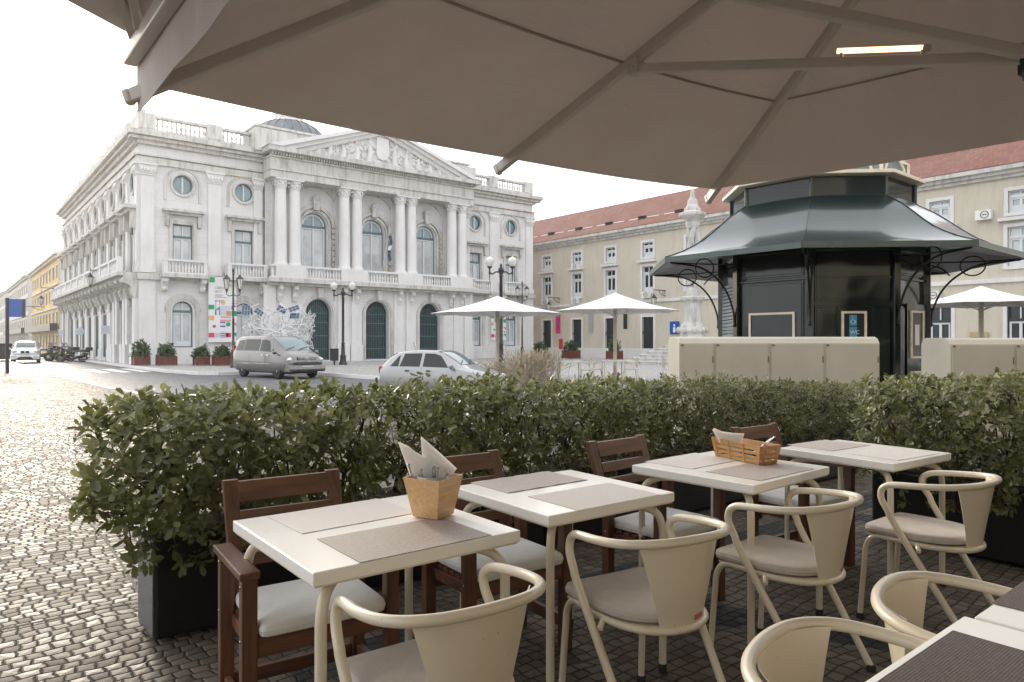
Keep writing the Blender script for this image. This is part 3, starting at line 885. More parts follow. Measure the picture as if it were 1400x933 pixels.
for i in range(NB+1):
    x = BS[0]-1.84+3.68*i
    SD.box(m, max(x-.25,.02), max(x+.25,.5), 5.97, 6.9, .93, 1.22)
    if i < NB: balusters(m, SD, max(x+.25,.5), x+3.43, 1.07, 6.1, .7, .3)
m.build("balcony_balustrade", stone_plain, town)
# ---- windows and doors
for b0 in BAYW:
    FR.window(town, 'rect', b0, 6.1, 9.35, 1.23, -.18, white_paint, pane_pale)
    FR.window(town, 'round', b0, 12.02, 0, 1.24, -.15, white_paint, pane_blue)
    FR.window(town, 'arch', b0, 1.1, 4.2, 1.26, -.2, white_paint, pane_pale)
for b0 in BAYC:
    FR.window(town, 'arch', b0, 6.1, 11.15, 1.96, -.08, white_paint, pane_blue, fan=True)
    m = MB(K); FR.poly(m, [(b0-1,.1),(b0+1,.1)]+[(b0+1.0*math.cos(math.pi*i/16), 3.65+1.0*math.sin(math.pi*i/16)) for i in range(17)], .42, .5)
    o = m.build("door", door_dark, town); m = MB(K)
    for i in range(13):
        x = -1+2*(i+.5)/13; zt = 3.65+math.sqrt(max(0,1-x*x))
        m.bar(FR.P(b0+x,.15,.54), FR.P(b0+x,zt,.54), .03, .03, (1,0,0))
    for z in (.12,.9,1.9,2.9,3.6): FR.box(m, b0-1, b0+1, z, z+.06, .51, .56)
    FR.ring(m, b0, 3.65, .5, .54, .51, .56, 0, math.pi, 14)
    m.build("grille", teal, o)
for b0 in BS:
    SD.window(town, 'rect', b0, 6.1, 9.35, 1.23, .02, white_paint, pane_blue)
    SD.window(town, 'round', b0, 12.02, 0, 1.24, .02, white_paint, pane_blue)
    m = MB(K); SD.poly(m, [(b0-.85,.25),(b0+.85,.25)]+[(b0+.85*math.cos(math.pi*i/14), 3.85+.85*math.sin(math.pi*i/14)) for i in range(15)], -.12, -.03)
    o = m.build("door", door_dark, town)
    m = MB(K)
    for i in range(7): m.bar(SD.P(b0-.85+1.7*(i+.5)/7,.3,-.015), SD.P(b0-.85+1.7*(i+.5)/7,4.3,-.015), .03, .02, (1,0,0))
    SD.box(m, b0-.85, b0+.85, 3.6, 3.72, -.03, .0)
    m.build("grille", teal, o)
# ---- pediment
m = MB(K)
a0, a1, zc = CL0-.4, CL1+.4, 15.16; ap = (a0+a1)/2; zt = 18.25
FR.poly(m, [(a0+1.2,zc),(a1-1.2,zc),(ap,zt-.62)], .3, 1.55)
o = m.build("pediment", stone_plain, town)
m = MB(K)
for sg in (-1, 1):
    e = a0-.1 if sg < 0 else a1+.1
    for (t0, t1, dd) in ((0,.22,2.35),(.22,.42,2.1),(.42,.6,1.85)):
        q = [(e+sg*(-t0*4.5), zc+.02),(ap, zt-t0),(ap, zt-t1),(e+sg*(-t1*4.5), zc+.02)]
        FR.poly(m, q if sg > 0 else q[::-1], .25, dd)
    for i in range(40):
        f = (i+.5)/41; x = (e-sg*2.9)*(1-f)+ap*f; z = zc+.05+(zt-.62-zc-.1)*f
        FR.box(m, x-.055, x+.055, z-.04, z+.1, 1.5, 1.83)
m.build("raking_cornice", stone_plain, o)
m = MB(K); rnd = random.Random(4)
for i in range(230):
    x = rnd.uniform(-6.6, 6.6); hmax = (zt-.9-zc)*(1-abs(x)/7.9)
    z = zc+.12+rnd.random()**1.2*max(.1,hmax-.25)
    q = rnd.uniform(.09,.22); c = FR.P(ap+x, z, 1.56)
    m.M = Matrix.Translation(c) @ Matrix.Rotation(rnd.uniform(-1.2,1.2), 4, 'Y') 
    m.blob((0,0,0), (q*.7, .17, q*rnd.uniform(1,2.2)), 7, i, .15)
m.M = None
for x, hh in ((-4.4,1.1),(-3.3,1.3),(-2.2,1.5),(-1.15,2.1),(1.15,2.1),(2.2,1.5),(3.3,1.3),(4.4,1.0),(-5.3,.6),(5.3,.6)):   # figures
    c = FR.P(ap+x, 0, 1.62)
    m.tube([(c[0],c[1],zc+.05),(c[0]+.1*(1 if x<0 else -1),c[1]-.05,zc+hh*.45),(c[0],c[1],zc+hh*.8)], [.26,.2,.13], 8, smooth=3)
    m.blob((c[0],c[1]-.08,zc+hh*.95), (.12,.13,.15), 8, 5); 
    m.tube([(c[0],c[1]-.1,zc+hh*.75),(c[0]+.4*(1 if x<0 else -1),c[1]-.15,zc+hh*.6)], [.08,.06], 6)
FR.poly(m, [(ap-.55,zc+.9),(ap-.4,zc+.55),(ap,zc+.4),(ap+.4,zc+.55),(ap+.55,zc+.9),(ap+.5,zc+2.1),(ap-.5,zc+2.1)], 1.5, 1.78)
m.build("relief", stone_plain, o)
# ---- attic and dome
m = MB(K)
FR.box(m, CL0-.5, CL1+.5, 15.0, 16.9, -3.0, .1); FR.box(m, CL0-.7, CL1+.7, 16.9, 17.05, -3.2, .3)
FR.box(m, CL1-1.4, CL1+.9, 15.0, 16.6, -.5, .9); FR.box(m, CL0-.9, CL0+1.4, 15.0, 16.6, -.5, .9)
m.build("attic", stone_dirty, town)
m = MB(K); m.box(9.9, 43.3, 51.2, 87.7, 14.9, 15.3); m.build("roof", lead, town)
m = MB(K); c = (26.6, 68.6, 0)
m.lathe([(4.3,15.2),(4.3,20.1),(4.5,20.2),(4.5,20.5),(4.0,20.5)], c, 8, False, rot=math.pi/8)
d_ = m.build("dome_drum", stone_plain, town)
m = MB(K)
m.lathe([(3.9,20.5),(3.75,21.1),(3.3,21.9),(2.7,22.5),(1.9,22.95),(1.5,23.1)], c, 32)
for i in range(24):
    t = 2*math.pi*i/24
    m.tube([(c[0]+r*math.cos(t),c[1]+r*math.sin(t),z) for r,z in ((3.93,20.55),(3.78,21.12),(3.33,21.94),(2.72,22.55),(1.9,23.0))], .045, 5)
dm = m.build("dome", lead, town)
for i in range(4):
    t = math.pi/2*i+RAD(-141)
    m = MB(K); ca, sa = math.cos(t), math.sin(t)
    m.M = Matrix.Translation((c[0]+3.4*ca, c[1]+3.4*sa, 20.5)) @ Matrix.Rotation(t, 4, 'Z') @ Matrix.Scale(.72, 4)
    m.prism([(-.8,0),(.8,0),(.8,.7),(.5,1.15),(0,1.35),(-.5,1.15),(-.8,.7)], 'x', -1.2, .55)
    m.m = 1; m.tube([(.4,-.95,.65),(.4,-.5,1.3),(.4,0,1.5),(.4,.5,1.3),(.4,.95,.65)], .10, 6, smooth=3)
    m.M = None
    m.build("dormer", [stone_plain, terracotta], dm)
m = MB(K)
m.lathe([(1.55,23.05),(1.6,23.2),(1.2,23.22)], c, 16)
for i in range(12):
    t = 2*math.pi*i/12; m.tube([(c[0]+1.28*math.cos(t),c[1]+1.28*math.sin(t),23.2),(c[0]+1.28*math.cos(t),c[1]+1.28*math.sin(t),25.6)], .11, 6)
m.lathe([(1.0,23.2),(1.0,25.6)], c, 12)
m.lathe([(1.5,25.6),(1.55,25.8),(1.2,26.0),(.8,26.9),(.2,27.4),(.03,28.4)], c, 16)
m.build("lantern", stone_plain, dm)

# flag between the columns
fl = thing("flag", "small blue and white flag on a slanted pole between the portico columns", "flag", (26.95*K, 49.9*K, 0))
m = MB(K); m.tube([(0,.3,6.9),(0,-1.2,10.4)], .035, 6); m.build("flag_pole", white_paint, fl)
m = MB(K)
for i in range(5):
    z0 = 9.7-i*.38; x = .10*math.sin(i*1.3)
    x2 = .10*math.sin((i+1)*1.3)
    m.m = 1 if i == 2 else 0
    m.add([(-.12+x,-1.05,z0),(.12+x,-1.12,z0),(.15+x2,-1.0,z0-.38),(-.12+x2,-1.1,z0-.38)], [(0,1,2,3)])
m.build("flag_cloth", [M("flag_navy", (.05,.09,.14), .7), white_sign], fl, solid=.02)

# banners with coloured geometric figures
def text_obj(name, body, size, mat, parent, loc, rot, ext=.002, align='LEFT'):
    cu = bpy.data.curves.new(name, 'FONT'); cu.body = body; cu.size = size; cu.extrude = ext; cu.align_x = align
    o = bpy.data.objects.new(name, cu); COL.objects.link(o)
    bpy.context.view_layer.update()
    me = bpy.data.meshes.new_from_object(o.evaluated_get(bpy.context.evaluated_depsgraph_get()))
    bpy.data.objects.remove(o)
    me.materials.clear(); me.materials.append(mat)
    o = bpy.data.objects.new(name, me); COL.objects.link(o); o.parent = parent; o.location = loc; o.rotation_euler = rot
    return o
ban_cols = {'g': M("banner_green", (.02,.36,.16), .6), 'o': M("banner_orange", (.80,.45,.16), .6), 'r': M("banner_red", (.72,.06,.13), .6),
            'b': M("banner_blue", (.06,.07,.36), .6), 'p': M("banner_violet", (.22,.05,.36), .6), 's': M("banner_pale_blue", (.45,.52,.70), .6),
            't': M("banner_tan", (.55,.36,.16), .6), 'k': M("banner_ink", (.35,.10,.14), .6)}
def banner(label, x, y, z0, wd, hh):
    t = thing("banner", label, "banner", (x, y, z0))
    m = MB(); m.box(0, wd, 0, .02, 0, hh); m.tube([(-.05,.01,hh),(wd+.05,.01,hh)], .03, 8); m.tube([(-.05,.01,0),(wd+.05,.01,0)], .03, 8)
    m.build("sheet", white_sign, t)
    ks = list(ban_cols); m = MB(); u = wd/5
    def R(c, x0, z0_, x1, z1): m.m = ks.index(c); m.box(x0*u, x1*u, -.012, -.003, z0_*u, z1*u)
    def Dk(c, cx, cz, r):
        m.m = ks.index(c); m.prism([(cx*u+r*u*math.cos(q*.5236), cz*u+r*u*math.sin(q*.5236)) for q in range(12)], 'y', -.012, -.003)
    def T(c, *pts): m.m = ks.index(c); m.prism([(a*u,b_*u) for a,b_ in pts], 'y', -.012, -.003)
    top = hh/u
    R('g', .15, top-1.0, 1.1, top+.05)
    R('r', 0,.8,1,1.65)
    for i, c in enumerate('soboo'): R('s' if i != 2 else 'o', 1.05,.85+i*.17,1.95,.93+i*.17)
    for i in range(3): R('b', 2.05,.8+i*.32,2.95,.94+i*.32)
    R('s', 2.05,1.75,2.95,1.9); R('r', 3.0,.85,4.0,1.65); R('o', 3.2,.851,3.5,1.651)
    T('g', (4.2,1.7),(5.0,1.7),(5.0,.85))
    Dk('k', 1.0, 2.85, .28); Dk('b', 4.45,2.3,.2)
    R('b', 2.05,2.75,3.0,3.0); R('p', 2.05,3.45,3.0,3.7); Dk('g', 3.5,3.25,.42)
    T('t', (4.1,3.6),(4.95,3.6),(4.95,2.9))
    R('r', 2.05,3.8,4.0,3.97); R('r', 2.05,4.5,4.0,4.67); R('o', 2.05,4.1,4.0,4.2)
    R('o', 0,4.0,.95,4.8); R('t', 3.1,4.85,4.0,5.75); R('g', 4.1,4.85,5.0,5.75)
    for i in range(7): R('s', 2.05,4.9+i*.27,3.0 if i < 4 else 4.0,5.02+i*.27)
    R('b', 1.15,4.9,1.38,5.9); R('b', 1.85,4.9,2.0,5.9); R('s', 1.15,6.0,1.38,7.7); R('s', 1.85,6.6,2.0,7.7); T('g', (1.2,5.9),(2.0,5.9),(2.0,6.6))
    R('g', 0,5.95,1.0,6.8); Dk('o', 2.55,7.2,.38); T('p', (4.1,6.8),(5.0,6.8),(4.1,5.9))
    R('r', 4.1,7.05,5.0,7.2); R('o', 4.1,7.45,5.0,7.62); R('o', 4.1,7.8,5.0,7.86)
    for i, ln in enumerate((1.5,1.2,2.2,1.7,1.9)):
        zz = top-3.3-i*.22-(.35 if i > 2 else 0); R('k', 1.1, zz, 1.1+ln, zz+.07)
    m.build("printed_pattern", [ban_cols[k] for k in ks], t)
    text_obj("lettering", "LISBOA", .62*u, ban_cols['k'], t, (1.08*u, -.006, (top-2.15)*u), (RAD(90),0,0))
    text_obj("lettering", "2017", .62*u, ban_cols['k'], t, (1.08*u, -.006, (top-2.85)*u), (RAD(90),0,0))
    return t
banner("tall white banner with coloured figures hanging beside the double lantern post", 13.46, 48.55, 1.42, 1.78, 4.25)
banner("white banner with coloured figures half hidden behind the globe lamp and white parasol", 36.72, 48.75, 1.55, 1.6, 4.2)

# ================================================================== OCHRE BUILDING on the right side of the square
och = thing("ochre_building", "long ochre plastered building with red tiled roof and small grey windows behind the kiosk", "building", (0,0,0))
YS = Fr((47.0, 0), (0,1), (-1,0))
ybays = [0.6,4.7,8.9,13.2,17.3,21.65,26.0,30.9,35.5,40.1,44.45,48.8,53.1,57.4]
w = MB(K)
ops = []
for b0 in ybays:
    ops += [('rect', b0, 8.75, 10.0, 1.15), ('rect', b0, 5.75, 7.95, 1.2), ('rect', b0, .15, 3.6, 1.25)]
YS.wall(w, -6, 64, 0, 11.3, ops, depth=.3)
w.add([(47,-6,0),(60,-6,0),(60,-6,11.3),(47,-6,11.3)], [(0,1,2,3)])
w.add([(47,64,0),(60,64,0),(60,64,11.3),(47,64,11.3)], [(3,2,1,0)])
w.build("wall", plaster, och)
m = MB(K); m.box(47.5,59,-5.5,63.5,.1,11); m.build("inner_core", M("dark_room", (.03,.03,.03), .9), och)
m = MB(K)
for b0 in ybays:
    for z0, z1, ww in ((8.75,10.0,1.15),(5.75,7.95,1.2),(.15,3.6,1.25)):
        for sg in (-1,1): YS.box(m, b0+sg*ww/2, b0+sg*(ww/2+.2), z0, z1+.2, -.02, .07)
        YS.box(m, b0-ww/2, b0+ww/2, z1, z1+.2, -.02, .071)
        if z0 > 1: YS.box(m, b0-ww/2-.2, b0+ww/2+.2, z0-.18, z0, -.02, .10)
    YS.box(m, b0-1.0, b0+1.0, 8.3, 8.48, -.02, .35)
YS.box(m, -6, 64, 0, .9, -.02, .06)
YS.box(m, -6, 64, 4.85, 5.1, -.02, .14)
m.build("stone_trim", stone_plain, och)
m = MB(K)
YS.box(m, -6, 64, 10.75, 10.95, -.02, .2); YS.box(m, -6, 64, 10.95, 11.15, -.02, .4); YS.box(m, -6.1, 64.1, 11.15, 11.38, -.1, .65)
m.build("cornice", stone_dirty, och)
m = MB(K)
m.add([(46.4,-6.3,11.38),(46.4,64.3,11.38),(53.2,64.3,15.35),(53.2,-6.3,15.35),(60.4,-6.3,11.4),(60.4,64.3,11.4)], [(0,3,2,1),(3,4,5,2),(1,2,5),(0,4,3)])
rf = m.build("roof", tiles, och, solid=.12)
for i, y in enumerate((37.5,41.5,45.5,49.5,53.5,57.5)):
    m = MB(K)
    m.add([(48.0,y-1.7,12.34),(48.0,y+1.7,12.34),(50.6,y+1.7,13.45),(50.6,y-1.7,13.45)], [(0,3,2,1)])
    m.m = 1; m.box(47.8,48.0,y-.35,y+.35,12.05,12.5); m.m = 0
    m.build("skylight", [white_sign, pane_dark], rf, solid=.1)
m = MB(K); m.add([(48.6,25.0,12.75),(48.6,29.0,12.75),(52.2,28.3,14.9),(52.2,26.8,14.9)], [(0,3,2,1)]); m.m = 1; m.box(48.5,48.7,25.2,28.8,12.3,12.72)
m.build("skylight", [white_sign, pane_dark], rf, solid=.12)
for k, b0 in enumerate(ybays):
    YS.window(och, 'rect', b0, 8.75, 10.0, 1.13, -.15, white_paint, pane_pale if b0 < 20 else pane_dark, trim=white_paint)
    YS.window(och, 'rect', b0, 5.75, 7.95, 1.18, -.15, white_paint, pane_pale if b0 < 20 else pane_dark, trim=white_paint)
    if b0 < 20: YS.window(och, 'rect', b0, .15, 3.6, 1.22, -.12, white_paint, pane_dark, trim=door_dark)
    else:
        m = MB(K); YS.box(m, b0-.6, b0+.6, .15, 3.58, -.2, -.14); YS.box(m, b0-.62, b0+.62, 2.2, 2.35, -.14, -.02)
        m.build("door", door_dark, och)
def ac(parent, y, z):
    m = MB(K); YS.box(m, y-.4, y+.4, z, z+.55, .08, .42)
    m.m = 1; cc = YS.P(y-.08, z+.28, .43)
    m.tube([YS.P(y-.08+.2*math.cos(t), z+.28+.2*math.sin(t), .43) for t in [2*math.pi*i/14 for i in range(14)]], .02, 5, closed=True)
    YS.box(m, y-.2, y+.04, z+.26, z+.3, .42, .44)
    o = m.build("air_conditioner", [white_sign, dark_metal]); 
    return o
for n_, (y, z, lb) in enumerate(((48.8, 5.1, "second window from city hall"), (53.1, 5.15, "window nearest to city hall"), (44.45, 5.12, "third window from city hall"), (40.1, 5.2, "fourth window from city hall"),
                                 (14.9, 8.5, "small upper window over the kiosk eave"), (17.6, 4.0, "wall just right of the kiosk body"), (48.8, 8.35, "upper window, second from city hall"))):
    tag(ac(None, y, z), "small white air conditioner below the " + lb if 'wall' not in lb else "small white air conditioner on the ochre " + lb, "air conditioner", "air conditioners on the ochre building")
# hanging lanterns on wall brackets
def wall_lantern(F, a, z, reach, label, group, k=K, drop=.5):
    c = F.P(a, z, 0); t = thing("wall_lantern", label, "wall lantern", (c[0]*k, c[1]*k, 0), 0, group)
    ox, oy = c[0], c[1]; n = F.n
    m = MB(k)
    def Q(d, zz): return (n[0]*d, n[1]*d, zz)
    m.tube([Q(0,z), Q(reach,z)], .035, 6); m.tube([Q(0,z-.45), Q(reach*.35,z-.35), Q(reach*.6,z-.02)], .025, 6, smooth=5)
    m.tube([Q(.25+.16*math.cos(q),z-.18+.14*math.sin(q)) for q in [math.pi*2*i/10 for i in range(10)]], .02, 5, closed=True)
    m.tube([Q(reach,z+.12), Q(reach,z-drop)], .02, 5)
    m.build("bracket", dark_metal, t)
    zz = z-drop; cc = Q(reach, 0)
    m = MB(k); m.lathe([(.03,zz+.12),(.1,zz),(.26,zz-.16),(.28,zz-.2),(.24,zz-.2)], cc, 6, False); m.lathe([(.1,zz-.74),(.06,zz-.8),(.02,zz-.9)], cc, 6, False)
    for i in range(6):
        q = math.pi/3*i; m.tube([(cc[0]+.25*math.cos(q),cc[1]+.25*math.sin(q),zz-.2),(cc[0]+.12*math.cos(q),cc[1]+.12*math.sin(q),zz-.75)], .014, 4)
    fr = m.build("lantern_frame", dark_metal, t)
    m = MB(k); m.lathe([(.23,zz-.2),(.11,zz-.74)], cc, 6, False); m.build("lantern_glass", lamp_dim, fr)
wall_lantern(SD, 8.93, 6.75, 1.5, "wall lantern nearest the hall's front corner, hanging over the scooters", "lanterns hanging along the street side", drop=.35)
wall_lantern(SD, 33.9, 6.9, 2.3, "wall lantern at the far end of the hall's balustraded side", "lanterns hanging along the street side", drop=.9)
wall_lantern(YS, 38.2, 5.75, 1.5, "wall lantern on the ochre facade just left of the carved pillar", "lanterns on the ochre facade")
wall_lantern(YS, 51.2, 5.75, 1.5, "wall lantern on the ochre facade close beside the city hall corner", "lanterns on the ochre facade")
# small signs and banners on the ochre facade
def flat_sign(name, label, cat, y, z, wd, hh, mat, d=.12, perp=False, extra=None):
    m = MB(K)
    if perp: m.box(47-.1-wd, 47-.1, y-.03, y+.03, z, z+hh)
    else: YS.box(m, y-wd/2, y+wd/2, z, z+hh, .08, d)
    if extra: extra(m)
    o = m.build(name, [mat, white_sign]); tag(o, label, cat); return o
flat_sign("hanging_banner", "narrow magenta banner hanging from the ochre wall beside the first dark door", "banner", 51.1, 2.3, .55, 1.9, pink_sign, perp=True)
flat_sign("hanging_banner", "narrow pale grey banner hanging from the ochre wall between two dark doors", "banner", 46.6, 2.3, .6, 2.0, M("grey_banner", (.42,.42,.44), .6), perp=True)
flat_sign("hanging_banner", "narrow charcoal banner hanging from the ochre wall above the white parasol pole", "banner", 42.4, 2.6, .45, 1.9, dark_metal, perp=True)
flat_sign("notice_board", "small red notice board on the ochre wall above a planter", "notice board", 51.0, .75, .5, 1.0, red_sign)
flat_sign("notice_board", "tan wooden notice board on the ochre wall right of the carved pillar", "notice board", 31.6, 2.0, .55, 2.3, bamboo)
flat_sign("notice_board", "low orange notice board on the ochre wall right beside the city hall", "notice board", 54.6, .5, .7, .6, orange_sign)
def pict(m):
    m.m = 1
    YS.box(m, 37.08, 37.32, 2.25, 2.68, .12, .14); YS.box(m, 37.12, 37.28, 2.74, 2.92, .12, .139)
flat_sign("blue_sign", "small blue square sign with white figures on the ochre wall above the steps", "sign", 37.2, 2.1, .95, 1.05, blue_sign, extra=pict)
flat_sign("wall_plaque", "small gold framed plaque on the ochre wall under the right hand parasol", "plaque", 15.2, 1.75, .95, .30, M('dull_brass', (.45,.36,.18), .5))

# ================================================================== BUILDINGS far down the street
def far_house(label, x0, y0, y1, h, mat, nb, floors, roofmat, band=None):
    t = thing("street_building", label, "building", (0,0,0), 0, "buildings receding down the street")
    w = MB(); F = Fr((x0, y0), (0,1), (-1,0)); F2 = Fr((x0, y0), (1,0), (0,-1))
    L = y1-y0; ops = []
    fh = (h-.8)/floors
    for i in range(nb):
        a = (i+.5)*L/nb
        for q in range(floors): ops.append(('rect', a, q*fh+(.2 if q == 0 else .8), q*fh+fh*.84, L/nb*.42))
    F.wall(w, 0, L, 0, h, ops, depth=.35)
    w.build("wall", mat, t)
    m = MB(); F2.box(m, 0, 16, 0, h, -.3, 0); m.box(x0+.5, x0+16, y0+.31, y1, 0, h-.1); m.build("end_wall", white_far, t)
    m = MB()
    for k, a, z0, z1, ww in ops:
        F.box(m, a-ww/2, a+ww/2, z0, z1, -.3, -.25)
    m.build("window_glazing", pane_dark, t)
    m = MB()
    for k, a, z0, z1, ww in ops:
        for sg in (-1,1): F.box(m, a+sg*ww/2, a+sg*(ww/2+.18), z0, z1+.15, -.02, .06)
        F.box(m, a-ww/2, a+ww/2, z1, z1+.15, -.02, .061)
    for q in range(1, floors): F.box(m, 0, L, q*fh, q*fh+.22, -.02, .18)
    F.box(m, -.3, L, h-.45, h-.2, -.02, .35); F.box(m, -.5, L, h-.2, h, -.1, .6)
    F2.box(m, -.5, 16, h-.2, h, -.1, .6); F2.box(m, 0, .8, 0, h-.2, 0, .08)
    m.build("stone_trim", white_far, t)
    if band:
        m = MB(); F.box(m, 0, L, fh*1.02, fh*1.02+.8, .2, .9); m.build("balcony_rail", dark_metal, t)
    m = MB(); m.add([(x0-.6,y0-.4,h),(x0-.6,y1,h),(x0+7,y1,h+3.2),(x0+7,y0-.4,h+3.2),(x0+15,y0-.4,h),(x0+15,y1,h)], [(0,3,2,1),(3,4,5,2),(0,4,3),(1,2,5)])
    m.build("roof", roofmat, t)
    return t
far_house("yellow street building with rows of small windows beyond the city hall", 9.75, 91.0, 122, 11.1, plaster_far, 9, 4, white_far, True)
far_house("pale street building beyond the yellow one, with green balcony rail", 9.75, 128, 170, 11.4, white_far, 11, 4, white_far, True)
far_house("hazy white street building at the far end of the row", 9.75, 178, 250, 11.8, white_far, 14, 4, white_far)

YF = Fr((9.75, 0), (0,1), (-1,0))
wall_lantern(YF, 104.9, 5.75, 2.3, "wall lantern hanging from the yellow street building", "lanterns hanging along the street side", k=1.0, drop=.6)

# unseen arcaded building added behind the viewer to block light from that side
t = thing("unseen_arcade_building", "unseen ochre arcaded building added behind the cafe terrace to block light", "building", (0,0,0))
BK = Fr((-14, -4.2), (1,0), (0,1))
w = MB(); ops = []
for i in range(9): ops += [('arch', 2.5+i*4.2, 0, 3.6, 2.4), ('rect', 2.5+i*4.2, 5.4, 7.6, 1.3), ('rect', 2.5+i*4.2, 9.0, 10.6, 1.2)]
BK.wall(w, 0, 38, 0, 12.5, ops, depth=.6); w.build("wall", plaster, t)
m = MB(); m.box(-14,24,-12,-4.9,0,12.4); m.build("inner_core", dark_metal, t)
m = MB(); BK.box(m,0,38,12.5,12.9,-.5,.6); BK.box(m,0,38,4.4,4.7,-.02,.2)
for k, a, z0, z1, ww in ops:
    if k == 'rect':
        for sg in (-1,1): BK.box(m, a+sg*ww/2, a+sg*(ww/2+.2), z0, z1+.2, -.02, .08)
        BK.box(m, a-ww/2, a+ww/2, z1, z1+.2, -.02, .079)
m.build("stone_trim", stone_plain, t)
m = MB(); m.add([(-14.5,-3.6,12.9),(24.5,-3.6,12.9),(24.5,-10,16),(-14.5,-10,16)], [(0,1,2,3)]); m.build("roof", tiles, t, solid=.1)

# ================================================================== FOLIAGE
def leaves_arrays(pos, axis, nrm, L, Wd, rng):
    """obovate folded leaves. pos: bases, axis: unit direction, nrm: unit normal"""
    n = len(pos)
    side = np.cross(axis, nrm); side /= np.linalg.norm(side, axis=1)[:,None]+1e-9
    L = L[:,None]; Wd = Wd[:,None]
    curl = (rng.random((n,1))-.3)*.35
    fold = .18+rng.random((n,1))*.25
    def pt(t, s):
        return pos + axis*(L*t) + side*(Wd*s) + nrm*(Wd*abs(s)*fold - L*curl*t*t)
    P = np.stack([pt(0,0), pt(.45,-.42), pt(.80,-.45), pt(1.0,0), pt(.80,.45), pt(.45,.42)], 1)
    return P.reshape(-1,3)
def leaf_object(name, V, tone, mat, parent):
    n = len(V)//6
    me = bpy.data.meshes.new(name)
    me.vertices.add(n*6); me.vertices.foreach_set("co", V.astype(np.float32).ravel())
    base = np.arange(n)[:,None]*6
    f = np.concatenate([base+np.array([[0,1,2,3]]), base+np.array([[0,3,4,5]])], 1).reshape(-1,4)
    me.loops.add(f.size); me.loops.foreach_set("vertex_index", f.ravel().astype(np.int32))
    me.polygons.add(len(f)); me.polygons.foreach_set("loop_start", (np.arange(len(f))*4).astype(np.int32))
    me.polygons.foreach_set("loop_total", np.full(len(f), 4, np.int32))
    me.update(calc_edges=True)
    a = me.attributes.new("tone", 'FLOAT', 'POINT'); a.data.foreach_set("value", np.repeat(tone, 6).astype(np.float32))
    me.materials.append(mat)
    o = bpy.data.objects.new(name, me); COL.objects.link(o); o.parent = parent
    return o
def rosettes(C, D, nl, size, rng, up=.35):
    """shoot tips at C pointing along D, nl leaves round each"""
    n = len(C)
    D = D/np.linalg.norm(D,axis=1)[:,None]
    t = np.cross(D, rng.normal(size=(n,3))); t /= np.linalg.norm(t,axis=1)[:,None]; b = np.cross(D, t)
    pos=[]; ax=[]; nr=[]
    for k in range(nl):
        ph = k*2.399+rng.random(n)*.7
        open_ = .55+.5*(k/nl)+rng.random(n)*.35
        r = t*np.cos(ph)[:,None]+b*np.sin(ph)[:,None]
        a = D*np.cos(open_)[:,None]+r*np.sin(open_)[:,None]
        nn = D*np.sin(open_)[:,None]-r*np.cos(open_)[:,None]
        jit = rng.normal(size=(n,3))*.25; a = a+jit; a /= np.linalg.norm(a,axis=1)[:,None]
        nn = nn - a*(nn*a).sum(1)[:,None]; nn /= np.linalg.norm(nn,axis=1)[:,None]
        pos.append(C - D*(size*.5*k/nl)[:,None] if isinstance(size, np.ndarray) else C - D*(size*1.1*k/nl)); ax.append(a); nr.append(nn)
    pos=np.concatenate(pos); ax=np.concatenate(ax); nr=np.concatenate(nr)
    L = size*(.55+.8*rng.random(len(pos))); W_ = L*(.40+.12*rng.random(len(pos)))
    return leaves_arrays(pos, ax, nr, L, W_, rng)

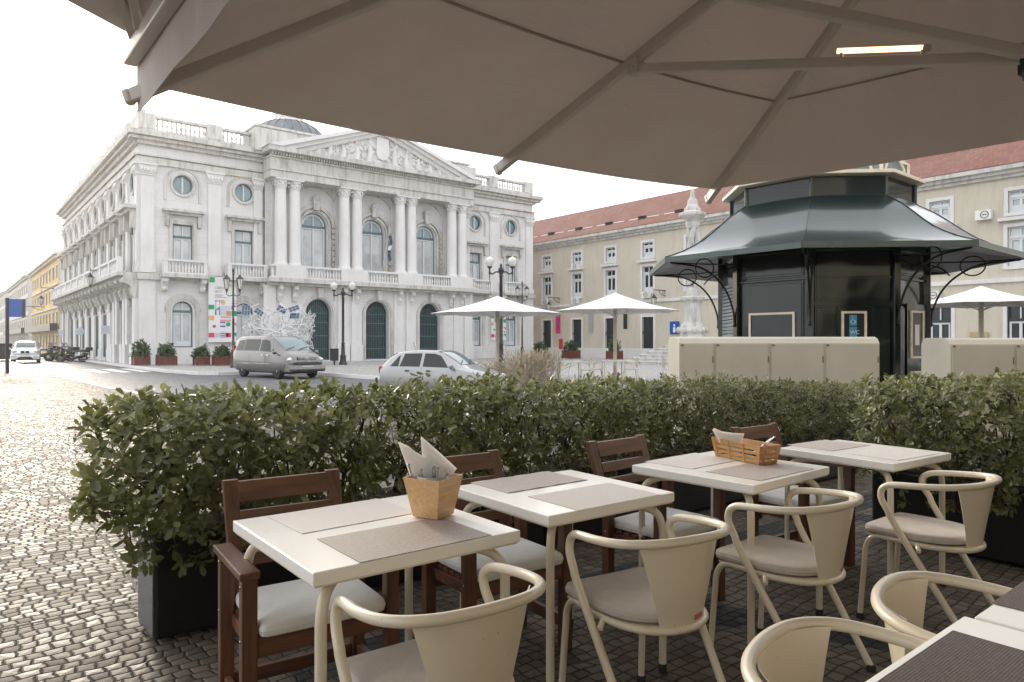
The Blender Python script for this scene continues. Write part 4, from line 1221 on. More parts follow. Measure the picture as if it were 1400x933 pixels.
def hedge(name, label, group, x0, x1, yc, half, z0, ztop, seed, mat, rot=0, loc=(0,0), nsh=820, size=.046, ends=(0,0), boxd=.34, boxh=.50):
    """one metal planter with its stretch of clipped hedge; runs along local x"""
    rng = np.random.default_rng(seed); L = x1-x0
    pl = thing("planter_trough", label[0], "planter", (loc[0], loc[1], 0), rot, group[0])
    m = MB()
    m.box(x0+.004, x1-.004, yc-boxd/2-.0, yc+boxd/2, .02, boxh)
    m.build("trough", black_lac, pl, bevel=.012)
    m = MB(); m.box(x0+.03, x1-.03, yc-boxd/2+.03, yc+boxd/2-.03, boxh-.02, boxh+.012); m.build("soil", soil, pl)
    if ends[0]:
        m = MB(); m.box(x0-.006, x0+.002, yc-boxd/2+.012, yc+boxd/2-.012, .03, boxh-.01); m.build("metal_end_panel", galv, pl)
    t = thing("hedge_shrub", label[1], "hedge", (loc[0], loc[1], 0), rot, group[1])
    e0, e1 = ends
    # shoot tips: mostly in the outer shell of a rounded box
    N = int(nsh*(L+e0+e1)/1.2)
    cx = (x0-e0+x1+e1)/2; hx = (x1+e1-x0+e0)/2; cz = (z0+ztop)/2; hz = (ztop-z0)/2
    P = rng.uniform(-1,1,(N*4,3))
    q = (np.abs(P)**np.array([8 if not (e0 or e1) else 4.5, 4, 5])).sum(1)
    dens = np.clip(.25+.9*np.abs(P[:,1])**1.5+.5*(P[:,2]>.6), 0, 1)
    keep = (q < 1) & (rng.random(len(q)) < dens)
    P = P[keep][:N]
    # thinner below, wider above
    wid = half*(1.0-.22*np.clip(-P[:,2],0,1))
    lump = .07*np.sin(P[:,0]*hx*7+seed)+.06*np.sin(P[:,0]*hx*13+P[:,2]*5+seed*2)
    C = np.stack([cx+P[:,0]*hx, yc+P[:,1]*(wid+lump*.6), cz+P[:,2]*hz+.25*lump*(P[:,2]>0)+rng.normal(size=len(P))*.012], 1)
    C[:,2] -= np.where((P[:,2] < -.75) & (rng.random(len(P)) < .25), rng.random(len(P))*.10, 0)
    stray = rng.random(len(P)) < .02
    C[stray,2] += rng.random(stray.sum())*.06*(P[stray,2] > .5)
    D = np.stack([P[:,0]*.35*(1 if (e0 or e1) else .1), P[:,1]*.9, .45+P[:,2]*.6], 1)+rng.normal(size=(len(P),3))*.38
    V = rosettes(C, D, 8, size, rng)
    nl = len(V)//6
    tone = np.clip(.42+.22*rng.normal(size=nl)+np.tile(.10*rng.normal(size=len(C)), 8)+ .22*np.tile(np.clip(P[:,2],-.3,1), 8), 0, 1)  # lighter towards the top: sky light put into the leaf tone
    tone[rng.random(nl) < .07] = 1.0
    # loose shoots that hang over the trough
    nd = 26; Cd = np.stack([rng.uniform(x0-e0*.5, x1, nd), yc+np.where(rng.random(nd) < .75, -1, 1)*rng.uniform(half*.5, half*.9, nd), rng.uniform(z0-.16, z0+.06, nd)], 1)
    if boxd > 0:
        Dd = np.stack([rng.normal(size=nd)*.4, np.sign(Cd[:,1]-yc)*.7, -.3+rng.normal(size=nd)*.4], 1)
        V2 = rosettes(Cd, Dd, 9, size*1.1, rng); V = np.concatenate([V, V2]); tone = np.concatenate([tone, np.clip(.5+.15*rng.normal(size=len(V2)//6), 0, 1)])
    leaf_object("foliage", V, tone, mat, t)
    m = MB(); rnd = random.Random(seed)
    for q in range(nd):
        if q % 2 == 0: m.tube([(Cd[q,0], yc+(Cd[q,1]-yc)*.4, z0+.14), tuple(Cd[q])], [.004,.002], 4)
    ns = max(2, int(L/.27))
    for i in range(ns):
        bx = x0+(i+.5)*L/ns+rnd.uniform(-.05,.05); by = yc+rnd.uniform(-.05,.05)
        p0 = Vector((bx, by, boxh-.02)); p1 = p0+Vector((rnd.uniform(-.05,.05), rnd.uniform(-.05,.05), .16)); 
        m.tube([p0, p1], [.014,.011], 6)
        for j in range(7):
            e = p1+Vector((rnd.uniform(-.22,.22), rnd.uniform(-.26,.26), rnd.uniform(.12,.5)))
            e.z = min(e.z, ztop-.06)
            mid = (p1+e)/2+Vector((rnd.uniform(-.04,.04), rnd.uniform(-.04,.04), -.02))
            m.tube([p1, mid, e], [.008,.006,.0025], 5, smooth=3)
            for k in range(4):
                f = e+Vector((rnd.uniform(-.12,.12), rnd.uniform(-.14,.14), rnd.uniform(-.05,.12))); f.z = min(f.z, ztop-.03)
                m.tube([mid.lerp(e, rnd.uniform(.2,.9)), f], [.004,.0018], 4)
        for j in range(3):
            e = p1+Vector((rnd.uniform(-.2,.2), rnd.uniform(-.3,.3), rnd.uniform(-.02,.2)))
            m.tube([p1-Vector((0,0,.05)), e], [.007,.003], 5)
    if e0:
        for j in range(8):
            p0 = Vector((x0+.1, yc, .62)); e = Vector((x0-e0*rnd.uniform(.3,.8), yc+rnd.uniform(-.2,.2), rnd.uniform(.62,ztop-.1)))
            m.tube([p0, p0.lerp(e,.5)+Vector((0,0,-.03)), e], [.009,.006,.003], 5, smooth=3)
    m.build("stem", bark, t)
    return pl, t
GT, GH = "black planter troughs along the terrace edge", "clipped hedge sections along the terrace edge"
HL = [("black planter trough at the hedge's free end, with a galvanised metal end panel", "big leaved hedge section at the free end, bulging out over its trough"),
      ("black planter trough behind the wooden chair of the table with the wooden pot", "green hedge section behind the table with the square wooden pot"),
      ("black planter trough behind the bare placemat table", "green hedge section behind the table without a basket"),
      ("black planter trough behind the table with the slatted bamboo basket", "dusty hedge section behind the table with the slatted basket"),
      ("black planter trough behind the last table of the row", "dusty hedge section in front of the putty coloured cabinets"),
      ("black planter trough at the corner gap of the terrace", "dusty hedge section ending at the corner gap")]
xs = [.765, 1.98, 3.19, 4.40, 5.61, 6.72, 7.75]
tops = [1.17, 1.17, 1.14, 1.11, 1.05, .98]
for i in range(6):
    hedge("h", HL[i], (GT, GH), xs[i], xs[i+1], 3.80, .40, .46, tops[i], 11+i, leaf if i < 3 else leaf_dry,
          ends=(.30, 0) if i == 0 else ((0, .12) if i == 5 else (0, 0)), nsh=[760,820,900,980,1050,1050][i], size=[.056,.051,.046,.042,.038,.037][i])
# the return hedge on the right, along local x = towards the viewer
for i, (a, b_) in enumerate(((-2.38, -1.18), (-1.17, .05), (.06, 1.3))):
    hedge("h", [("black planter trough right of the corner gap, behind the last cream chair", "tall green hedge section right of the corner gap"),
                ("black planter trough on the right side of the terrace nearest the frame edge", "tall green hedge section at the right edge in front of the second cabinet"),
                ("black planter trough beside the pole of the big canopy", "tall green hedge section beside the pole of the big canopy")][i],
          ("black planter troughs on the terrace's right side", "clipped hedge sections on the terrace's right side"),
          a, b_, .22, .44, .48, 1.18+.02*i, 31+i, leaf, rot=RAD(-90), loc=(5.20, 0), ends=(.16, 0) if i == 0 else (0, 0), nsh=960, size=.046)

def bush(parent, r, h, z0, n, seed, size, mat, sx=1.0):
    rng = np.random.default_rng(seed)
    P = rng.normal(size=(n,3)); P /= np.linalg.norm(P,axis=1)[:,None]; P *= (rng.random(n)**.35)[:,None]
    P[:,2] = np.abs(P[:,2])*1.0-.15
    lump = 1+.22*np.sin(P[:,0]*6+seed)*np.cos(P[:,1]*5+seed)
    C = np.stack([P[:,0]*r*lump*sx, P[:,1]*r*lump, z0+(P[:,2]+.15)*h*lump], 1)
    D = P+np.array([0,0,.5])+rng.normal(size=P.shape)*.4
    V = rosettes(C, D, 6, size, rng); nl = len(V)//6
    tone = np.clip(.4+.2*rng.normal(size=nl)+.2*np.tile(P[:,2],6), 0, 1)
    leaf_object("foliage", V, tone, mat, parent)
    m = MB(); rnd = random.Random(seed)
    for i in range(6): m.tube([(0,0,z0-.1),(rnd.uniform(-r,r)*.6,rnd.uniform(-r,r)*.6,z0+h*.7)], [.02,.008], 5)
    m.build("stem", bark, parent)

def box_planter(label, x, y, w, d, h, seed, bh, group, br=None, rot=0):
    t = thing("shrub_planter", label, "planter", (x, y, 0), rot, group)
    m = MB()
    for i in range(4):
        z0 = .04+i*(h-.04)/4; z1 = z0+(h-.04)/4-.012
        m.box(-w/2, w/2, -d/2, -d/2+.03, z0, z1); m.box(-w/2, w/2, d/2-.03, d/2, z0, z1)
        m.box(-w/2, -w/2+.03, -d/2+.03, d/2-.03, z0, z1); m.box(w/2-.03, w/2, -d/2+.03, d/2-.03, z0, z1)
    for sx in (-1,1):
        for sy in (-1,1): m.box(sx*(w/2+.008)-.03, sx*(w/2+.008)+.03, sy*(d/2+.008)-.03, sy*(d/2+.008)+.03, 0, h+.02)
    m.build("box", planter_wood, t)
    m = MB(); m.box(-w/2+.03, w/2-.03, -d/2+.03, d/2-.03, .05, h-.04); m.build("soil", soil, t)
    s = thing("shrub", ("green shrub in the "+label).replace("red brown box ", ""), "shrub", (x, y, 0), rot, group.replace("planters", "shrubs"))
    bush(s, br or w*.55, bh, h-.02, 260, seed, .13, leaf_dark)
GP = "red brown box planters in front of the city hall"
box_planter("red brown box planter at the corner of the city hall, next to the road", 9.15, 46.9, .80, .80, .56, 1, .95, GP, .55)
box_planter("second red brown box planter from the city hall corner", 10.35, 46.0, .95, .80, .56, 2, .80, GP, .52)
box_planter("narrow red brown box planter left of the tall figured banner", 12.0, 44.75, .72, .75, .56, 3, .62, GP, .50)
box_planter("red brown box planter right under the tall figured banner", 12.95, 43.9, .92, .75, .56, 4, .62, GP, .52)
GP2 = "red brown box planters along the ochre facade"
box_planter("red brown box planter nearest the city hall's right corner", 37.2, 42.8, .95, .95, .66, 5, .8, GP2, .6)
box_planter("red brown box planter between two dark doors of the ochre building", 40.9, 43.2, 1.1, 1.0, .70, 6, .85, GP2, .65)
box_planter("red brown box planter partly behind the pole of the white parasol beside the steps", 42.2, 39.5, .9, .9, .68, 7, 1.2, GP2, .5)

# ================================================================== LAMP POSTS, SIGNS
def globe_lamp(label, x, y, H, rot, group, sc=1.0):
    t = thing("street_lamp", label, "street lamp", (x, y, 0), rot, group)
    m = MB(); m.lathe([(.26,0),(.26,.12),(.2,.16),(.17,.5),(.20,.56),(.13,.62),(.10,1.25),(.125,1.3),(.085,1.36),(.075,H-.75),(.11,H-.72),(.07,H-.66),(.12,H-.5),(.15,H-.42),(.12,H-.34),(.05,H-.26),(.07,H-.2),(.02,H-.08)], n=12)
    m.build("pole", dark_metal, t)
    m = MB()
    for s in (-1,1):
        m.tube([(0,0,H-.52),(s*.25,0,H-.5),(s*.42,0,H-.60),(s*.56,0,H-.52)], .035, 6, smooth=4)
        m.tube([(s*.56,0,H-.62),(s*.56,0,H-.32)], [.05,.035], 8); m.lathe([(.02,H-.36),(.06,H-.33),(.12,H-.27),(.13,H-.23),(.10,H-.23)], (s*.56,0,0), 12)
        m.tube([(s*.56,0,H-.62),(s*.56,0,H-1.0)], [.03,.008], 6)
    m.build("arm", dark_metal, t)
    for s in (-1,1):
        m = MB(); m.lathe([(.10,H-.23),(.18,H-.12),(.215,H+.02),(.20,H+.14),(.13,H+.2),(.05,H+.22),(.04,H+.26),(.0,H+.28)], (s*.56,0,0), 14)
        m.build("lamp_globe", lamp_dim, t)
    return t
globe_lamp("black lamp post with two white globes rising behind the white parasol and silver hatchback", 21.35, 27.54, 5.35, RFA, "lamp posts with white globes")
globe_lamp("black lamp post with two white globes between the left and middle dark doors", 19.17, 40.62, 4.85, RFA, "lamp posts with white globes")
def lantern_post(label, x, y, H, rot, group, double=True, s=1.0):
    t = thing("street_lamp", label, "street lamp", (x, y, 0), rot, group)
    m = MB(); m.lathe([(.18,0),(.18,.1),(.13,.14),(.11,.9),(.13,.95),(.07,1.0),(.06,2.6),(.075,2.65),(.05,2.7),(.042,H-.1),(.07,H-.05),(.02,H+.1)], n=10); m.build("pole", dark_metal, t)
    for sg in ((-1,1) if double else (1,)):
        m = MB(); zt = H-.35; x0 = sg*.36*s
        m.tube([(0,0,zt-1.0),(sg*.2*s,0,zt-1.08),(x0,0,zt-.98),(x0,0,zt-.86)], .022, 6, smooth=4)
        m.lathe([(.02,.1),(.05,.04),(.07,0),(.19*s,-.12),(.205*s,-.16),(.17*s,-.16)], (x0,0,zt), 6, False)
        m.lathe([(.09*s,-.70),(.07,-.76),(.02,-.9)], (x0,0,zt), 6, False)
        for i in range(6):
            q = math.pi/3*i; m.tube([(x0+.175*s*math.cos(q),.175*s*math.sin(q),zt-.16),(x0+.09*s*math.cos(q),.09*s*math.sin(q),zt-.71)], .011, 4)
        fr = m.build("lantern_frame", dark_metal, t)
        m = MB(); m.lathe([(.16*s,-.16),(.085*s,-.70)], (x0,0,zt), 6, False); m.build("lantern_glass", lamp_dim, fr)
lantern_post("dark lamp post with two lanterns next to the figured banner and behind the silver van", 12.32, 39.79, 5.35, RFA, "lantern posts")
lantern_post("dark slim lamp post with two lanterns against the right wing of the city hall", 35.6, 43.2, 6.1, RFA, "lantern posts")
m = MB(); m.box(-.22,.22,-.2,.2,.25,.95); m.box(-.25,.25,-.23,.23,.95,1.0); m.box(-.05,.05,-.05,.05,0,.25)
tag(m.build("litter_bin", dark_metal, bevel=.02, loc=(18.75,40.95,0), rotz=RFA), "small dark litter bin at the foot of the globe lamp post by the door", "litter bin")
# blue flag sign on a black post
t = thing("signpost", "black post with a bright blue panel beside the road near the white car", "sign", (2.23, 39.69, 0), RFA)
m = MB(); m.tube([(0,0,0),(0,0,3.42)], .075, 8); m.tube([(.02,0,3.35),(.8,0,3.35)], .02, 6); m.build("pole", dark_metal, t)
m = MB(); m.box(.09,.70,-.03,.03,2.55,3.36); m.m = 1; m.box(.70,.82,-.03,.03,2.55,3.36); m.build("panel", [blue_sign, dark_metal], t)
def road_sign(label, x, y, h, wd, hh, mat, rnd_=False, rot=RFA):
    t = thing("road_sign", label, "road sign", (x, y, 0), rot)
    m = MB(); m.tube([(0,0,-.1),(0,0,h)], .03, 6); m.build("pole", galv, t)
    m = MB()
    if rnd_: m.prism([(wd/2*math.cos(i*.5236), h-hh/2+hh/2*math.sin(i*.5236)) for i in range(12)], 'y', -.05, -.035)
    else: m.box(-wd/2, wd/2, -.05, -.035, h-hh, h)
    m.build("sign_plate", mat, t)
pale_sign = M("sun_bleached_sign", (.50,.55,.60), .5)
road_sign("pale round road sign seen edge on above the scooters", 9.2, 71.5, 2.7, .75, .75, pale_sign, True)
road_sign("pale square road sign in front of the hall's street side arches", 9.15, 58.8, 2.6, .62, .62, pale_sign)
road_sign("small pale round road sign right behind the white car", 8.95, 82.0, 2.6, .6, .6, pale_sign, True)
t = thing("rubbish_container", "dark waste container standing by the kerb left of the white car", "container", (3.2, 66, 0), .1)
m = MB(); m.prism([(-.6,.1),(.6,.1),(.75,1.15),(-.75,1.15)], 'y', -.5, .5); m.build("body", dark_metal, t, bevel=.03)
m = MB(); m.prism([(-.78,1.15),(.78,1.15),(.7,1.3),(-.7,1.3)], 'y', -.55, .55); m.build("lid", black_plastic, t)

# ================================================================== VEHICLES
def wheel(parent, x, y, r, w, outer):
    m = MB(); prof = [(r*.62,-w/2),(r*.93,-w/2),(r,-w*.32),(r,w*.32),(r*.93,w/2),(r*.62,w/2)]
    m.M = Matrix.Translation((x,y,r)) @ Matrix.Rotation(RAD(90), 4, 'X')
    m.lathe(prof, n=24); wh = m.build("wheel", tyre, parent)
    m = MB(); m.M = Matrix.Translation((x,y+outer*w*.36,r)) @ Matrix.Rotation(RAD(90), 4, 'X')
    m.lathe([(.03,-.03*outer),(r*.16,-.03*outer),(r*.16,0)], n=12)
    m.lathe([(r*.56,.0),(r*.64,-.03*outer),(r*.64,.05*outer),(r*.56,.06*outer)], n=24)
    for i in range(7):
        a = 2*math.pi*i/7; m.bar((r*.12*math.cos(a),r*.12*math.sin(a),-.01*outer),(r*.6*math.cos(a),r*.6*math.sin(a),-.01*outer), r*.14, .03)
    m.build("rim", rim, wh)
    m = MB(); m.M = Matrix.Translation((x,y+outer*w*.1,r)) @ Matrix.Rotation(RAD(90), 4, 'X'); m.lathe([(.01,0),(r*.63,0.001)], n=20, smooth=False); m.build("brake_disc", dark_metal, wh)

def vehicle(name, label, cat, loc, rot, paint, L, Wd, st, side_win, ws, rw, wheels, wr, front, glass_side=car_glass, glass_front=car_glass_pale):
    """st: stations (x, zbottom, zbelt, ztop, halfwidth, halfwidth of roof); x from tail to nose"""
    t = thing(name, label, cat, loc, rot)
    X = [s[0] for s in st]
    def S(x):
        for i in range(len(st)-1):
            if x <= X[i+1] or i == len(st)-2:
                f = (x-X[i])/(X[i+1]-X[i]); return [a+(b-a)*f for a, b in zip(st[i], st[i+1])]
    def prof(x):
        _, zb, ze, zt, hw, hr = S(x)
        return [(hw*.90,zb),(hw*.985,zb+.10),(hw,zb+.28),(hw*.995,ze-.10),(hw*.965,ze),(hr+(hw*.965-hr)*.25,ze+(zt-ze)*.62),(hr,zt-.055*(zt-ze)/.45),(hr*.88,zt),(hr*.5,zt+.02*(zt-ze)),(0,zt+.03*(zt-ze))]
    xsn = []
    for i in range(len(st)-1):
        k = max(1, int((X[i+1]-X[i])/.12)); xsn += [X[i]+(X[i+1]-X[i])*j/k for j in range(k)]
    xsn.append(X[-1])
    m = MB(); vs = []; np_ = 19
    for x in xsn:
        p = prof(x); full = [(-y,z) for y,z in p]+[(y,z) for y,z in p[-2::-1]]
        vs += [(x,y,z) for y,z in full]
    fs = []
    for i in range(len(xsn)-1):
        for k in range(np_-1): fs.append((i*np_+k,(i+1)*np_+k,(i+1)*np_+k+1,i*np_+k+1))
        fs.append((i*np_+np_-1,(i+1)*np_+np_-1,(i+1)*np_,i*np_))
    m.add(vs, fs, True); n0 = len(vs)
    m.add(vs[:np_], [tuple(range(np_))]); m.add(vs[-np_:], [tuple(range(np_))[::-1]])
    body = m.build("body", paint, t, weld=True)
    # wheel arches are cut out of the body
    for wx in wheels:
        c = MB(); c.M = Matrix.Translation((wx,0,wr)) @ Matrix.Rotation(RAD(90),4,'X'); c.lathe([(wr*1.17,-Wd),(wr*1.17,Wd)], n=28)
        co = c.build("cut", dark_metal, weld=True)
        md = body.modifiers.new("b",'BOOLEAN'); md.operation='DIFFERENCE'; md.object=co; md.solver='EXACT'
        bpy.context.view_layer.update()
        dg = bpy.context.evaluated_depsgraph_get()
        me = bpy.data.meshes.new_from_object(body.evaluated_get(dg)); body.modifiers.clear(); body.data = me
        bpy.data.objects.remove(co)
    md = body.modifiers.new("e",'EDGE_SPLIT'); md.split_angle = RAD(38)
    m = MB(); m.box(X[0]+.3, X[-1]-.3, -Wd/2*.72, Wd/2*.72, .22, .6); m.build("underbody", black_plastic, t)
    def side_y(x, z):
        p = prof(x)
        for i in range(len(p)-1):
            if p[i][1] <= z <= p[i+1][1] and p[i+1][1] > p[i][1]:
                f = (z-p[i][1])/(p[i+1][1]-p[i][1]); return p[i][0]+(p[i+1][0]-p[i][0])*f
        return p[4][0]
    def panel(name, poly, mat, off=.006, parent=t):
        """poly of (x,z): laid on both flanks"""
        for sg in (-1,1):
            m = MB(); cx = sum(p[0] for p in poly)/len(poly); cz = sum(p[1] for p in poly)/len(poly)
            E = []
            for a, b in zip(poly, poly[1:]+poly[:1]):
                for k in range(5): E.append((a[0]+(b[0]-a[0])*k/5, a[1]+(b[1]-a[1])*k/5))
            R1 = [(x, sg*(side_y(x,z)+off), z) for x,z in E]
            R2 = [((x+cx)/2, sg*(side_y((x+cx)/2,(z+cz)/2)+off), (z+cz)/2) for x,z in E]
            n = len(E); c = (cx, sg*(side_y(cx,cz)+off), cz)
            vs = R1+R2+[c]; fs = [(i,(i+1)%n,n+(i+1)%n,n+i) for i in range(n)]+[(n+i,n+(i+1)%n,2*n) for i in range(n)]
            if sg < 0: fs = [f[::-1] for f in fs]
            m.add(vs, fs, True); m.build(name, mat, parent)
    for poly in side_win: panel("side_window", poly, glass_side)
    def screen(name, xa, xb, mat, inset=.06, lift=.008):
        """glass over the sloping front or rear between stations xa (top) and xb (bottom)"""
        m = MB(); vs = []; nx = 6; ny = 9
        for i in range(nx+1):
            x = xa+(xb-xa)*i/nx; _, zb, ze, zt, hw, hr = S(x); h2 = (hr*.93)-inset*.4
            for j in range(ny):
                y = -h2+2*h2*j/(ny-1); q = abs(y)/hr; z = zt+.03*(zt-ze)*(1-q)-(0 if q < .88 else (q-.88)*.35)
                sgn = 1 if xb > xa else -1
                vs.append((x+sgn*lift, y, z+lift))
        fs = [(i*ny+j,i*ny+j+1,(i+1)*ny+j+1,(i+1)*ny+j) for i in range(nx) for j in range(ny-1)]
        if xb < xa: fs = [f[::-1] for f in fs]
        m.add(vs, [f[::-1] for f in fs], True); m.build(name, mat, t)
    screen("windscreen", ws[0], ws[1], glass_front)
    if rw: screen("rear_window", rw[0], rw[1], glass_side)
    for wx in wheels:
        for sg in (-1,1): wheel(t, wx, sg*(Wd/2-.13), wr, .2, sg)
    # mirrors, door handles, wipers
    mx = ws[1]-.12; ez = S(mx)[2]
    for sg in (-1,1):
        m = MB(); m.M = Matrix.Translation((mx-.05, sg*(Wd/2+.09), ez+.08)); m.blob((0,0,0),(.07,.11,.085),10,0)
        m.M = None; m.bar((mx, sg*(Wd/2-.04), ez), (mx-.03, sg*(Wd/2+.03), ez+.05), .05, .04); m.build("wing_mirror", paint, t)
    m = MB()
    for y0, y1 in ((-.55,-.05),(.05,.55)): 
        xw = ws[1]-.02; zw = S(xw)[3]; m.tube([(xw+.03,y0,zw+.03),(xw-.16,y1,S(xw-.16)[3]+.035)], .012, 4)
    m.build("wiper", black_plastic, t)
    front(t, S, side_y, panel)
    return t
# --- people carrier
def van_front(t, S, side_y, panel):
    for sg in (-1,1):
        m = MB(); m.M = Matrix.Translation((4.47,sg*.66,.80)) @ Matrix.Rotation(sg*RAD(-28),4,'Z') @ Matrix.Rotation(RAD(-12),4,'Y'); m.blob((0,0,0),(.12,.24,.12),12,0); m.build("headlight", clear_lens, t)
        m = MB(); m.M = Matrix.Translation((.02,sg*.82,1.15)); m.box(-.05,.06,-.06,.06,-.25,.25); m.build("tail_light", red_lens, t, bevel=.02)
    m = MB()
    m.box(4.60,4.675,-.45,.45,.70,.92)
    g = m.build("grille", black_plastic, t, bevel=.02)
    m = MB()
    for z in (.73,.79,.85,.91): m.box(4.66,4.69,-.44,.44,z-.012,z+.012)
    m.build("grille_bar", chrome, g)
    m = MB(); R0 = .085
    m.tube([(4.70,R0*math.cos(q),.815+R0*math.sin(q)) for q in [2*math.pi*i/20 for i in range(20)]], .010, 6, closed=True)
    for k in range(3):
        q = math.pi/2+k*2*math.pi/3; m.bar((4.70,0,.815),(4.70,R0*math.cos(q),.815+R0*math.sin(q)),.02,.016,(1,0,0))
    m.build("emblem", chrome, g)
    m = MB(); m.box(4.70,4.735,-.26,.26,.44,.55); m.build("number_plate", plate, t)
    m = MB(); m.prism([(4.3,.30),(4.72,.30),(4.76,.42),(4.72,.58),(4.45,.64),(4.2,.5)], 'y', -.86, .86); m.build("bumper", paint_silver, t, bevel=.03)
    m = MB(); m.box(4.72,4.765,-.7,.7,.31,.37); m.build("air_intake", black_plastic, t)
    for x0 in (1.55,2.85,2.95):
        panel("door_seam", [(x0,.35),(x0+.015,.35),(x0+.015,1.05),(x0,1.05)], black_plastic, .004)
    panel("trim_strip", [(.5,.62),(3.4,.62),(3.4,.65),(.5,.65)], chrome, .012)
    for x0 in (2.62,3.02): panel("door_handle", [(x0,.98),(x0+.17,.98),(x0+.17,1.02),(x0,1.02)], chrome, .03)
vehicle("parked_van", "warm silver people carrier parked at the plaza kerb in front of the white sculpture", "van", (11.15, 33.4, -.15), RAD(-80), paint_silver, 4.75, 1.86,
    [(0,.45,1.12,1.55,.83,.66),(.06,.36,1.14,1.72,.90,.70),(.25,.30,1.15,1.80,.93,.73),(.9,.28,1.16,1.83,.94,.75),(2.6,.27,1.14,1.82,.94,.75),(3.0,.27,1.11,1.76,.935,.72),(3.35,.27,1.08,1.60,.93,.69),(3.85,.27,1.04,1.29,.925,.66),(4.05,.28,1.02,1.17,.91,.67),(4.35,.30,.95,1.05,.88,.66),(4.58,.34,.82,.93,.80,.62),(4.70,.42,.66,.72,.70,.55)],
    [[(.28,1.18),(.95,1.18),(.95,1.66),(.42,1.62)], [(1.02,1.18),(2.30,1.18),(2.30,1.68),(1.02,1.68)], [(2.40,1.17),(3.25,1.14),(2.98,1.60),(2.72,1.66),(2.40,1.66)], [(3.30,1.13),(3.55,1.10),(3.36,1.30)]],
    (3.02,3.98), (.20,.01), (.85,3.78), .33, van_front)
# --- silver hatchback
def hatch_front(t, S, side_y, panel):
    for sg in (-1,1):
        m = MB(); m.M = Matrix.Translation((3.62,sg*.56,.62)) @ Matrix.Rotation(sg*RAD(-22),4,'Z'); m.blob((0,0,0),(.09,.19,.09),12,0); m.build("headlight", clear_lens, t)
        m = MB(); m.box(-.01,.10,sg*.60-.12,sg*.60+.12,.70,.92); m.build("tail_light", red_lens, t, bevel=.03)
    m = MB(); m.box(3.66,3.73,-.34,.34,.53,.64); m.build("grille", black_plastic, t)
    m = MB(); m.box(3.76,3.79,-.25,.25,.34,.44); m.build("number_plate", plate, t)
    m = MB(); m.prism([(3.4,.25),(3.74,.25),(3.78,.36),(3.74,.5),(3.4,.52)], 'y', -.78, .78); m.build("bumper", paint_grey, t, bevel=.03)
    panel("door_seam", [(1.52,.3),(1.535,.3),(1.535,.88),(1.52,.88)], black_plastic, .004)
    panel("door_handle", [(.98,.78),(1.12,.78),(1.12,.82),(.98,.82)], black_plastic, .02)
    panel("door_handle", [(1.70,.78),(1.84,.78),(1.84,.82),(1.70,.82)], black_plastic, .02)
    m = MB()
    for z in (1.26,):
        m.tube([(.9,.0,1.36),(.80,.0,1.62)], .006, 5)
    m.build("aerial", black_plastic, t)
vehicle("parked_car", "pale silver hatchback on the road behind the hedge, its windscreen bright with reflections", "car", (10.05, 18.15, -.15), RAD(-58), paint_grey, 3.8, 1.62,
    [(0,.40,.80,.86,.66,.52),(.05,.32,.84,.98,.74,.55),(.30,.26,.88,1.18,.79,.57),(.62,.24,.90,1.32,.81,.58),(1.2,.22,.90,1.375,.815,.59),(1.9,.22,.89,1.36,.815,.585),(2.15,.22,.88,1.30,.81,.57),(2.45,.22,.865,1.14,.81,.56),(2.78,.22,.85,.95,.80,.58),(3.0,.23,.81,.875,.79,.60),(3.4,.25,.72,.79,.74,.58),(3.64,.29,.62,.68,.66,.52),(3.74,.36,.50,.55,.56,.45)],
    [[(.42,.92),(.72,.92),(.72,1.24),(.66,1.20)], [(.76,.92),(1.46,.92),(1.46,1.29),(.86,1.28)], [(1.56,.92),(2.40,.90),(2.10,1.22),(1.90,1.28),(1.56,1.29)]],
    (1.96,2.74), (.56,.08), (.72,3.08), .28, hatch_front).scale = (.89,.97,.97)
# --- white crossover driving up the street
def suv_front(t, S, side_y, panel):
    for sg in (-1,1):
        m = MB(); m.M = Matrix.Translation((4.20,sg*.66,.86)) @ Matrix.Rotation(sg*RAD(-25),4,'Z'); m.blob((0,0,0),(.10,.21,.085),12,0); m.build("headlight", clear_lens, t)
        m = MB(); m.M = Matrix.Translation((4.29,sg*.14,.83)); m.box(-.06,.06,-.11,.11,-.09,.09); m.build("kidney_grille", black_plastic, t, bevel=.03)
        m = MB(); m.box(4.30,4.39,sg*.66-.16,sg*.66+.16,.43,.53); m.build("fog_light_recess", black_plastic, t)
    m = MB(); m.prism([(3.9,.28),(4.36,.28),(4.40,.45),(4.36,.62),(4.0,.66)], 'y', -.88, .88); m.build("bumper", paint_white, t, bevel=.04)
    m = MB(); m.prism([(-.5,.30),(.5,.30),(.36,.48),(-.36,.48)], 'x', 4.37, 4.42); m.build("air_intake", black_plastic, t)
    m = MB(); m.box(4.42,4.44,-.26,.26,.52,.63); m.build("number_plate", plate, t)
vehicle("moving_car", "white crossover car with twin dark grilles driving along the street beside the scooters", "car", (5.0, 66.6, -.15), RAD(-96), paint_white, 4.4, 1.82,
    [(0,.45,1.0,1.1,.8,.6),(.1,.38,1.02,1.3,.86,.64),(.5,.32,1.04,1.52,.90,.66),(1.3,.30,1.04,1.60,.91,.67),(2.2,.30,1.02,1.58,.91,.66),(2.55,.30,1.01,1.50,.91,.63),(3.2,.31,.99,1.12,.90,.66),(3.5,.32,.95,1.04,.89,.68),(4.0,.34,.88,.96,.85,.66),(4.25,.38,.72,.80,.78,.6),(4.33,.44,.60,.66,.7,.55)],
    [[(.5,1.06),(1.15,1.06),(1.15,1.42),(.75,1.42)],[(1.22,1.06),(2.0,1.06),(2.0,1.46),(1.22,1.46)],[(2.08,1.06),(2.85,1.05),(2.5,1.40),(2.08,1.46)]],
    (2.5,3.15), (.45,.08), (.8,3.5), .34, suv_front)
